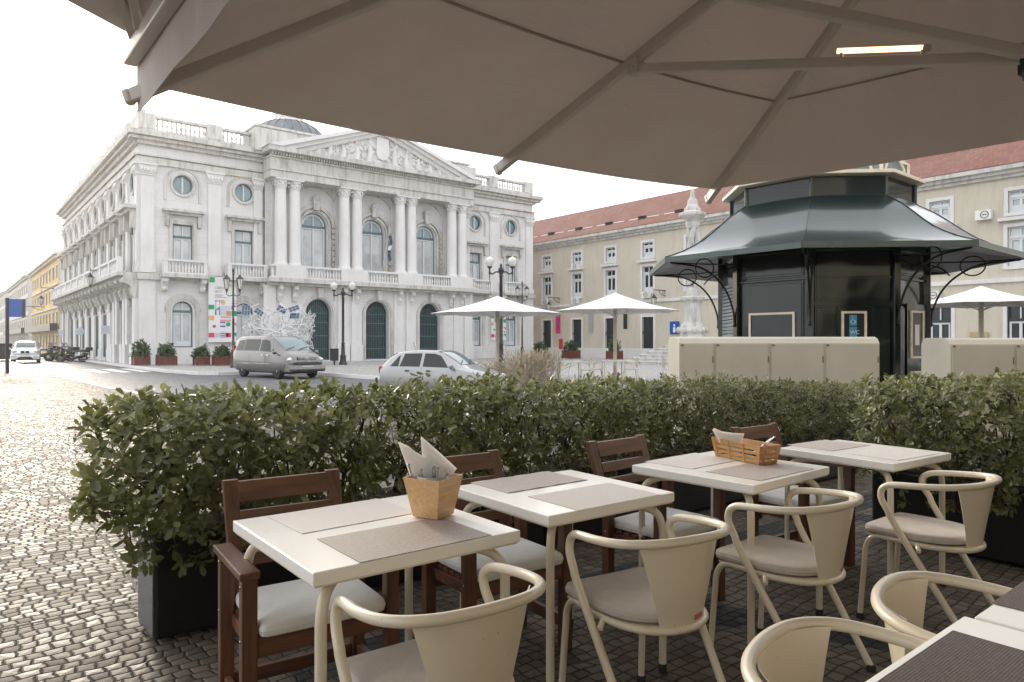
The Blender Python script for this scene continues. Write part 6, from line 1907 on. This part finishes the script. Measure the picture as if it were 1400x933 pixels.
m.bar((X_,3.12-.45,2.535),(X_,-1.3-.45,2.535),.05,.06); m.bar((X_+.035,3.08-.45,2.585),(X_+.035,-1.3-.45,2.585),.02,.02)
m.bar((X_-.02,2.86-.45,2.57),(X_-.22,2.25-.45,2.80),.03,.05)
m.build("edge_rail", canopy_frame, t2, bevel=.006)

# ================================================================== CAFE TABLES
TH = .775
def cafe_table():
    t = thing("cafe_table", "", "table", (0,0,0), 0, "cream square tables of the terrace")
    m = MB(); m.box(-.35,.35,-.35,.35,TH-.040,TH); m.build("table_top", cream_top, t, bevel=.004)
    m = MB(); m.box(-.343,.343,-.343,.343,TH-.046,TH-.0405); m.build("edge_frame", cream, t)
    m = MB(); m.box(-.06,.06,-.06,.06,TH-.085,TH-.047); m.build("centre_plate", cream, t)
    for sx in (-1,1):      # two bent tubes cross under the top from corner to corner
        for sy in (-1,1):
            D = lambda q: q*.7071
            q1 = .444; m = MB()
            m.tube([(sx*D(a),sy*D(a),z) for a, z in ((.05,TH-.064),(.30,TH-.064),(q1-.085,TH-.068),(q1-.028,TH-.092),(q1-.004,TH-.145),(q1,TH-.25),(q1,.03))], .0165, 12, smooth=5)
            lg = m.build("leg", cream, t); m = MB(); m.lathe([(.019,0),(.019,.035),(.017,.04)], (sx*D(q1),sy*D(q1),0), 12); m.build("foot_cap", rubber, lg)
    return t
ct = cafe_table(); ct.scale = (1,1,1)
TBL = [((1.175,2.250),-.8,(1.055,1.055),"cream square table with a square wooden pot of napkins and cutlery"),
       ((2.105,2.285),-2.0,(1.0,.96),"cream square table with only two placemats, between the pot table and the basket table"),
       ((3.190,2.170),2.2,(1.05,1.0),"cream square table with a slatted bamboo basket on it"),
       ((4.260,1.985),-4.0,(.92,.99),"cream square table at the hedge corner, last of the row"),
       ((1.528,.285),.6,(1.0,1.0),"cream square table close to the viewer with a dark brown placemat"),
       ((2.240,.275),.6,(1.0,1.0),"cream square table touching the near one, at the lower frame edge")]
for i, (c, r, s, lb) in enumerate(TBL):
    if i == 0: ct.location = (*c,0); ct.rotation_euler = (0,0,RAD(r)); ct.scale = (*s,1); ct['label'] = lb
    else: dup(ct, (*c,0), RAD(r), lb, scale=(*s,1))
def placemat(label, cx, cy, r, mat, w=.46, d=.31, z=TH+.0012, lift=None):
    m = MB(); N = 14; vs = []; rnd = random.Random(cx*100+cy)
    for i in range(N+1):
        for j in range(7):
            x = -w/2+w*i/N; y = -d/2+d*j/6
            zz = 0
            if lift and i > N-3 and j > 4: zz = .0
            if j in (0,6): zz = .0022*abs(math.sin(i*.9+cx*9))*(1 if lift else .3)
            vs.append((x,y,zz))
    fs = [(i*7+j,(i+1)*7+j,(i+1)*7+j+1,i*7+j+1) for i in range(N) for j in range(6)]
    m.add(vs, fs, True); o = m.build("placemat", mat, None, loc=(cx,cy,z), rotz=RAD(r), solid=.0016)
    tag(o, label, "placemat", "placemats on the cafe tables"); return o
placemat("brown woven placemat in front of the square wooden pot, cream chair side", 1.184, 2.043, -.5, mat_brown, .475, .315)
placemat("pale placemat behind the square wooden pot, by the wooden armchair", 1.160, 2.455, 1.5, mat_pale, .46, .31)
placemat("greyish woven placemat with lifted edge, hedge side of the basketless table", 2.105, 2.500, -.5, mat_brown, .47, .28, lift=True)
placemat("pale placemat on the basketless table, cream chair side", 2.125, 2.100, -1.5, mat_pale, .47, .31)
placemat("brown woven placemat beneath the end of the bamboo basket", 3.190, 1.995, .5, mat_brown, .49, .30)
placemat("pale placemat at the hedge side of the bamboo basket table", 3.170, 2.385, 2, mat_pale, .46, .30)
placemat("greyish placemat at the hedge side of the last table in the row", 4.295, 2.215, -4, mat_brown, .42, .30)
placemat("pale placemat at the cream chair side of the last table in the row", 4.265, 1.815, -5, mat_pale, .45, .29)
placemat("dark brown woven placemat on the table close to the viewer", 1.520, .462, .6, mat_dark, .47, .31)
placemat("dark brown woven placemat overhanging the table edge at the right frame border", 2.255, .470, .8, mat_dark, .48, .315)
placemat("dark brown woven placemat on the viewer's side of the nearest table", 1.500, .08, .6, mat_dark, .47, .31)

# ================================================================== CREAM TUBE CHAIRS
def cushion(mb, outline, z0, h):
    """soft pad: outline of (x, y), rounded top and bottom edges"""
    n = len(outline); cx = sum(p[0] for p in outline)/n; cy = sum(p[1] for p in outline)/n
    rows = [(.965,0),(.99,.12),(1.0,.35),(1.0,.42),(1.008,.46),(1.008,.50),(1.0,.54),(.995,.75),(.97,.90),(.90,.985),(.7,1.03),(.35,1.06),(0.001,1.07)]
    vs = []; fs = []
    for s, f in rows:
        for x, y in outline: vs.append((cx+(x-cx)*s, cy+(y-cy)*s, z0+h*f))
    for j in range(len(rows)-1):
        for i in range(n): fs.append((j*n+i, j*n+(i+1)%n, (j+1)*n+(i+1)%n, (j+1)*n+i))
    fs.append(tuple(range(n))[::-1])
    mb.add(vs, fs, True)
def cream_chair(label):
    t = thing("tube_chair", label, "chair", (0,0,0), 0, "cream tubular armchairs")
    half = [(-.235,-.275,0.015),(-.262,.04,.50),(-.266,.085,.585),(-.262,.118,.640),(-.258,.118,.685),(-.262,.085,.712),(-.270,.03,.722),(-.277,-.06,.730),(-.262,-.155,.738),(-.215,-.225,.745),(-.13,-.272,.750),(0,-.288,.752)]
    full = half+[(-x,y,z) for x,y,z in half[-2::-1]]
    full = [(x*.94,y,z) for x,y,z in full]; m = MB(); m.tube(full, .0155, 12, smooth=5); m.build("arm_and_rear_legs", cream, t)
    half = [(-.215,.245,.012),(-.205,.225,.30),(-.203,.215,.385),(-.204,.175,.432),(-.208,.10,.438),(-.212,0,.436),(-.20,-.09,.434),(-.155,-.175,.432),(-.08,-.222,.430),(0,-.235,.430)]
    full = half+[(-x,y,z) for x,y,z in half[-2::-1]]
    full = [(x*.94,y,z) for x,y,z in full]; m = MB(); m.tube(full, .0135, 12, smooth=5); m.build("seat_ring_and_front_legs", cream, t)
    for s in (-1,1):
        m = MB(); m.tube([(s*.20,-.03,.436),(s*.232,-.05,.41)], .011, 8); m.build("bracket", cream, t)
    m = MB(); m.prism([(-.20,.20),(-.205,0),(-.19,-.09),(-.15,-.165),(-.08,-.21),(0,-.222),(.08,-.21),(.15,-.165),(.19,-.09),(.205,0),(.20,.20)][::-1], 'z', .436, .446); m.build("seat", cream, t)
    m = MB()
    out = []
    for i in range(9): out.append((-.205+.41*i/8, .228))
    out += [(.222,.20),(.222,.1),(.220,0),(.203,-.09),(.165,-.16),(.10,-.205),(0,-.222),(-.10,-.205),(-.165,-.16),(-.203,-.09),(-.220,0),(-.222,.1),(-.222,.20)]
    out = [(x*.95,y) for x,y in out]; cushion(m, out[::-1], .448, .046); m.build("cushion", cushion_t, t, subsurf=1)
    m = MB(); vs = []; NX, NZ = 12, 10     # curved back sheet, wide at the rail and narrow at the seat
    for j in range(NZ+1):
        f = j/NZ; z = .440+(.748-.440)*f; ha = .50+(.86-.50)*f
        for i in range(NX+1):
            a = -ha+2*ha*i/NX
            rx = .200+(.247-.200)*f; ry = .232+(.285-.232)*f
            x = rx*math.sin(a); y = -ry*(.12+.88*math.cos(a)); vs.append((x,y,z))
    fs = [(j*(NX+1)+i, j*(NX+1)+i+1, (j+1)*(NX+1)+i+1, (j+1)*(NX+1)+i) for j in range(NZ) for i in range(NX)]
    m.add(vs, fs, True); m.build("backrest", cream, t, solid=.003)
    m = MB(); a0_ = .18
    vs = []
    for z in (.452,.470):
        for i in range(5):
            a = a0_+.26*i/4; rx, ry = .204, .2375; vs.append((rx*math.sin(a), -ry*(.12+.88*math.cos(a))-.002, z))
    m.add(vs, [(i,i+1,i+6,i+5) for i in range(4)], True); m.build("maker_label", M("label_red", (.45,.14,.09), .6), t, solid=.0008)
    for x, y in ((-.221,-.275),(.221,-.275),(-.202,.245),(.202,.245)):
        m = MB(); m.lathe([(.019,0),(.0195,.022),(.016,.028)], (x,y,0), 12); m.build("foot_cap", rubber, t)
    return t
ch = cream_chair("")
CH = [((1.085,1.705),-3,"cream tube chair with its back to the viewer at the wooden pot table"),
      ((2.035,1.765),-9,"cream tube chair drawn up to the table that has only placemats"),
      ((2.90,1.695),0,"cream tube chair at the bamboo basket table"),
      ((3.88,1.485),0,"cream tube chair at the last table in the row, by the black troughs"),
      ((1.485,.605),191,"cream tube chair tucked under the near table with the dark placemat, its inner back seen"),
      ((2.045,.595),194,"cream tube chair with its inner back seen, farther along the near dark placemat tables")]
for i, (c, r, lb) in enumerate(CH):
    if i == 0: ch.location = (*c,0); ch.rotation_euler = (0,0,RAD(r)); ch['label'] = lb
    else: dup(ch, (*c,0), RAD(r), lb)

# ================================================================== WOODEN ARMCHAIRS
def wood_chair():
    t = thing("wooden_armchair", "", "chair", (0,0,0), 0, "dark red wooden armchairs")
    for s in (-1,1):
        m = MB(); m.box(s*.262-.026,s*.262+.026,-.195,-.150,0,.618); m.build("leg", wood_z, t, bevel=.003)
        m = MB(); m.box(s*.262-.026,s*.262+.026,.150,.195,0,.618); m.build("leg", wood_z, t, bevel=.003)
        m = MB(); m.hexa([(s*.268-.034,-.225,.620),(s*.268+.034,-.225,.620),(s*.268+.034,.215,.615),(s*.268-.034,.215,.615),(s*.268-.034,-.225,.646),(s*.268+.034,-.225,.646),(s*.268+.034,.215,.641),(s*.268-.034,.215,.641)]); m.build("armrest", wood_y, t, bevel=.004)
        m = MB(); m.box(s*.262-.012,s*.262+.012,-.149,.149,.10,.155); m.build("side_stretcher", wood_y, t, bevel=.003)
        for y in (-.172,.172):
            for z in (.40,.585): m = MB(); m.blob((s*.289,y,z),(.003,.006,.006),8); m.build("screw_head", steel, t)
        m = MB(); m.hexa([(s*.212-.022,.150,.30),(s*.212+.022,.150,.30),(s*.212+.022,.182,.30),(s*.212-.022,.182,.30),
                          (s*.212-.030,.330,.86),(s*.212+.030,.330,.86),(s*.212+.030,.360,.86),(s*.212-.030,.360,.86)]); m.build("back_post", wood_z, t, bevel=.003)
    for z, h in ((.775,.078),(.690,.050),(.610,.045),(.535,.045)):
        y = .150+(z+h/2-.30)/.56*.180
        m = MB(); m.hexa([(-.186,y-.004-h*.16,z),(.186,y-.004-h*.16,z),(.186,y+.018-h*.16,z),(-.186,y+.018-h*.16,z),(-.186,y-.004+h*.16,z+h),(.186,y-.004+h*.16,z+h),(.186,y+.018+h*.16,z+h),(-.186,y+.018+h*.16,z+h)])
        m.build("back_slat", wood_x, t, bevel=.002)
    for y0 in (-.185,.155):
        m = MB(); m.box(-.235,.235,y0,y0+.025,.335,.405); m.build("seat_rail", wood_x, t, bevel=.003)
    m = MB()
    for i in range(6): m.box(-.234,.234,-.158+i*.052,-.158+i*.052+.042,.388,.404)
    for s in (-1,1): m.box(s*.235-.012,s*.235+.0119,-.159,.154,.34,.387)
    m.build("seat", wood_x, t, bevel=.002)
    m = MB(); m.box(-.235,.235,.160,.184,.10,.155); m.build("rear_stretcher", wood_x, t, bevel=.003)
    m = MB(); out = []
    W2, D0, D1 = .232, -.215, .190
    def cr(cx, cy, a0): return [(cx+.03*math.cos(a0+math.pi/2*k/4), cy+.03*math.sin(a0+math.pi/2*k/4)) for k in range(5)]
    out = cr(W2-.03, D1-.03, 0)+[(.1,D1),(0,D1),(-.1,D1)]+cr(-W2+.03, D1-.03, math.pi/2)+[(-W2,.05),(-W2,-.05)]+cr(-W2+.03, D0+.03, math.pi)+[(-.1,D0),(0,D0),(.1,D0)]+cr(W2-.03, D0+.03, 1.5*math.pi)+[(W2,-.05),(W2,.05)]
    cushion(m, out, .405, .058); m.build("cushion", cushion_w, t, subsurf=1)
    return t
wc = wood_chair()
WC = [((1.085,2.60),-5,"wooden armchair with white cushion behind the wooden pot table, at the hedge's free end"),
      ((1.985,2.590),-3,"wooden armchair with white cushion partly hidden behind the square wooden pot"),
      ((3.065,2.500),2,"wooden armchair with several back slats seen, between the basketless and the bamboo basket table"),
      ((4.24,2.36),-2,"dark wooden armchair in deep shade behind the bamboo basket")]
for i, (c, r, lb) in enumerate(WC):
    if i == 0: wc.location = (*c,0); wc.rotation_euler = (0,0,RAD(r)); wc['label'] = lb
    else: dup(wc, (*c,0), RAD(r), lb)

# ================================================================== NAPKIN POT
t = thing("napkin_pot", "square tapered light wooden pot on the first cream table", "pot", (1.412,2.230,TH+.0035), RAD(23))
m = MB(); b0, b1, hh, th = .054, .080, .145, .007
o4 = lambda h, z: [(-h,-h,z),(h,-h,z),(h,h,z),(-h,h,z)]
vs = o4(b0,0)+o4(b1,hh)+o4(b1-th,hh)+o4(b0-th,.008)
fs = [(3,2,1,0)]+[(i,(i+1)%4,4+(i+1)%4,4+i) for i in range(4)]+[(4+i,4+(i+1)%4,8+(i+1)%4,8+i) for i in range(4)]+[(8+i,8+(i+1)%4,12+(i+1)%4,12+i) for i in range(4)]+[(12,13,14,15)]
m.add(vs, fs); m.build("body", bamboo, t, bevel=.0015)
t = thing("cutlery_glass", "clear glass tumbler standing inside the wooden pot with cutlery in it", "glass", (1.412,2.230,TH+.012), RAD(23))
m = MB(); m.lathe([(.034,0),(.060,.139),(.0575,.139),(.032,.004)], n=20); m.build("tumbler", glass_mat("clear_tumbler", (.6,.62,.6)), t)
def fork(label, x, y, dx, dy, L, z0=TH+.03, knife=False, flat=False, grp="cutlery in the wooden pot"):
    a = Vector((x,y,z0)); d = Vector((dx,dy,1)).normalized() if not flat else Vector((dx,dy,.35)).normalized(); e = a+d*L
    m = MB(); s = d.cross(Vector((.3,1,0))).normalized()
    m.bar(a, a+d*L*.5, .006, .003); m.bar(a+d*L*.5, e, .014, .004); m.blob(e, (.007,.007,.004), 8)
    o = m.build("cutlery", steel); tag(o, label, "cutlery", grp)
PX, PY = 1.412, 2.230
def RFP(x, y): return (PX+x*.781+y*.625, PY-x*.6246+y*.781)
def rf_dir(dx): return (dx*.781, -dx*.6246)
for lb, x, y, dx, L in (("steel cutlery handle leaning to the street side in the wooden pot", -.040, -.018, -.30, .170),
                     ("short steel cutlery handle in the middle of the wooden pot", -.016, -.024, -.18, .148),
                     ("steel cutlery handle standing upright at the right of the wooden pot", .004, -.020, .0, .158),
                     ("steel cutlery handle touching the upright one in the wooden pot", .014, -.014, .03, .150)):
    p_ = RFP(x, y); d_ = rf_dir(dx); fork(lb, p_[0], p_[1], d_[0], d_[1], L)
def sheet_napkin(label, loc, rz, polys, grp, bend=.012, lean=0):
    """paper folded in layers: each layer an outline of (x, z), bent a little across"""
    m = MB()
    for k, poly in enumerate(polys):
        n = len(poly); cx = sum(p[0] for p in poly)/n; cz = sum(p[1] for p in poly)/n
        E = []
        for a, b in zip(poly, poly[1:]+poly[:1]):
            for q in range(4): E.append((a[0]+(b[0]-a[0])*q/4, a[1]+(b[1]-a[1])*q/4))
        def Y(x, z): return k*.0045+bend*math.cos((x-cx)*18+k*.3)+.25*bend*math.sin(z*40+k)+lean*z
        rows = []
        for f in (1,.66,.33): rows.append([(cx+(x-cx)*f, Y(cx+(x-cx)*f, cz+(z-cz)*f), cz+(z-cz)*f) for x, z in E])
        vs = sum(rows, [])+[(cx, Y(cx,cz), cz)]; N = len(E)
        fs = [(j*N+i, j*N+(i+1)%N, (j+1)*N+(i+1)%N, (j+1)*N+i) for j in range(2) for i in range(N)]+[(2*N+i, 2*N+(i+1)%N, 3*N) for i in range(N)]
        m.add(vs, fs, True)
    o = m.build("napkin", napkin, loc=loc, rotz=rz, solid=.0012); tag(o, label, "napkin", grp); return o
GN = "napkins in the wooden pot"
rp = [(-.049,.292),(.085,.170),(.062,.142),(.03,.05),(-.03,.05)]
p_ = RFP(0, .026)
sheet_napkin("folded white napkin, right one in the wooden pot, with the tallest point", (*p_, TH), RFA, [rp, [(x*.97-.004, z*.985) for x, z in rp]], GN, .008)
lp = [(-.132,.275),(-.094,.258),(-.072,.238),(-.044,.221),(.020,.183),(.045,.150),(.03,.05),(-.035,.05),(-.085,.136)]
p_ = RFP(0, .006)
sheet_napkin("folded white napkin, left one in the wooden pot, its tip leaning to the street", (*p_, TH), RFA, [lp, [(x*.96-.002, z*.98) for x, z in lp]], GN, .008)

# ================================================================== SLATTED BASKET
t = thing("slatted_basket", "long slatted bamboo basket on the third cream table", "basket", (3.405,2.222,TH+.0035), RAD(76))
def trap(z, fl=1.0):
    f = z/.10; return (.168+.020*f, .055+.014*f)
for zz, hh in ((.0,.016),(.026,.014),(.050,.014),(.074,.026)):
    m = MB(); w0_, d0_ = trap(zz); w1_, d1_ = trap(zz+hh); tk = .005
    for s in (-1,1):
        m.hexa([(-w0_,s*d0_-tk/2,zz),(w0_,s*d0_-tk/2,zz),(w0_,s*d0_+tk/2,zz),(-w0_,s*d0_+tk/2,zz),(-w1_,s*d1_-tk/2,zz+hh),(w1_,s*d1_-tk/2,zz+hh),(w1_,s*d1_+tk/2,zz+hh),(-w1_,s*d1_+tk/2,zz+hh)])
        m.hexa([(s*w0_-tk/2,-d0_+tk/2,zz),(s*w0_+tk/2,-d0_+tk/2,zz),(s*w0_+tk/2,d0_-tk/2,zz),(s*w0_-tk/2,d0_-tk/2,zz),(s*w1_-tk/2,-d1_+tk/2,zz+hh),(s*w1_+tk/2,-d1_+tk/2,zz+hh),(s*w1_+tk/2,d1_-tk/2,zz+hh),(s*w1_-tk/2,d1_-tk/2,zz+hh)])
    m.build("slat", bamboo_dark, t, bevel=.001)
m = MB()
for x in (-1,-.33,.33,1):
    for s in (-1,1):
        a = trap(0); b_ = trap(.1); wdt = .012 if abs(x) < 1 else .022
        m = MB(); m.bar((x*(a[0]-.012),s*(a[1]+.0035),0),(x*(b_[0]-.012),s*(b_[1]+.0035),.10), wdt, .004, (0,1,0)); m.build("upright", bamboo_dark, t)
for s in (-1,1):
    for q in (-.042,.042):
        m = MB(); m.bar((s*(.168+.0035),q,0),(s*(.188+.0035),q*1.2,.10), .018, .004, (1,0,0)); m.build("upright", bamboo_dark, t)
m = MB(); m.box(-.165,.165,-.052,.052,.001,.006); m.build("base", bamboo, t)
PX, PY = 3.405+.625*.07, 2.222+.781*.07
bp = [(-.158,.158),(-.146,.166),(-.105,.147),(-.04,.138),(.018,.136),(.004,.088),(.0,.03),(-.06,.03),(-.10,.06),(-.128,.108)]
sheet_napkin("crumpled white napkin sticking out of the slatted basket's hedge end", (PX, PY, TH), RFA, [bp, [(x*.95-.004, z*.97) for x, z in bp]], "napkins in the slatted basket", .012)
for q, (x, y, lb) in enumerate(((3.375,2.15,"upper"),(3.390,2.14,"lower"))):
    fork("%s steel cutlery piece slanting out over the basket's near end" % lb, x, y, .75+.05*q, -.12, .15, z0=TH+.055+.012*q, flat=True, grp="cutlery in the slatted basket")

# ================================================================== HAZE
m = MB(); m.box(-60, 130, -30, 330, -1.6, 40)
mt = bpy.data.materials.new("haze_air"); mt.use_nodes = True; nt = mt.node_tree; nt.nodes.clear()
ou = nt.nodes.new("ShaderNodeOutputMaterial"); pv = nt.nodes.new("ShaderNodeVolumePrincipled")
pv.inputs['Color'].default_value = (.97,.97,.96,1); pv.inputs['Density'].default_value = .0005; pv.inputs['Anisotropy'].default_value = .8
nt.links.new(pv.outputs[0], ou.inputs['Volume'])
hz = m.build("haze", mt); hz['kind'] = 'stuff'
SC.cycles.volume_step_rate = 4
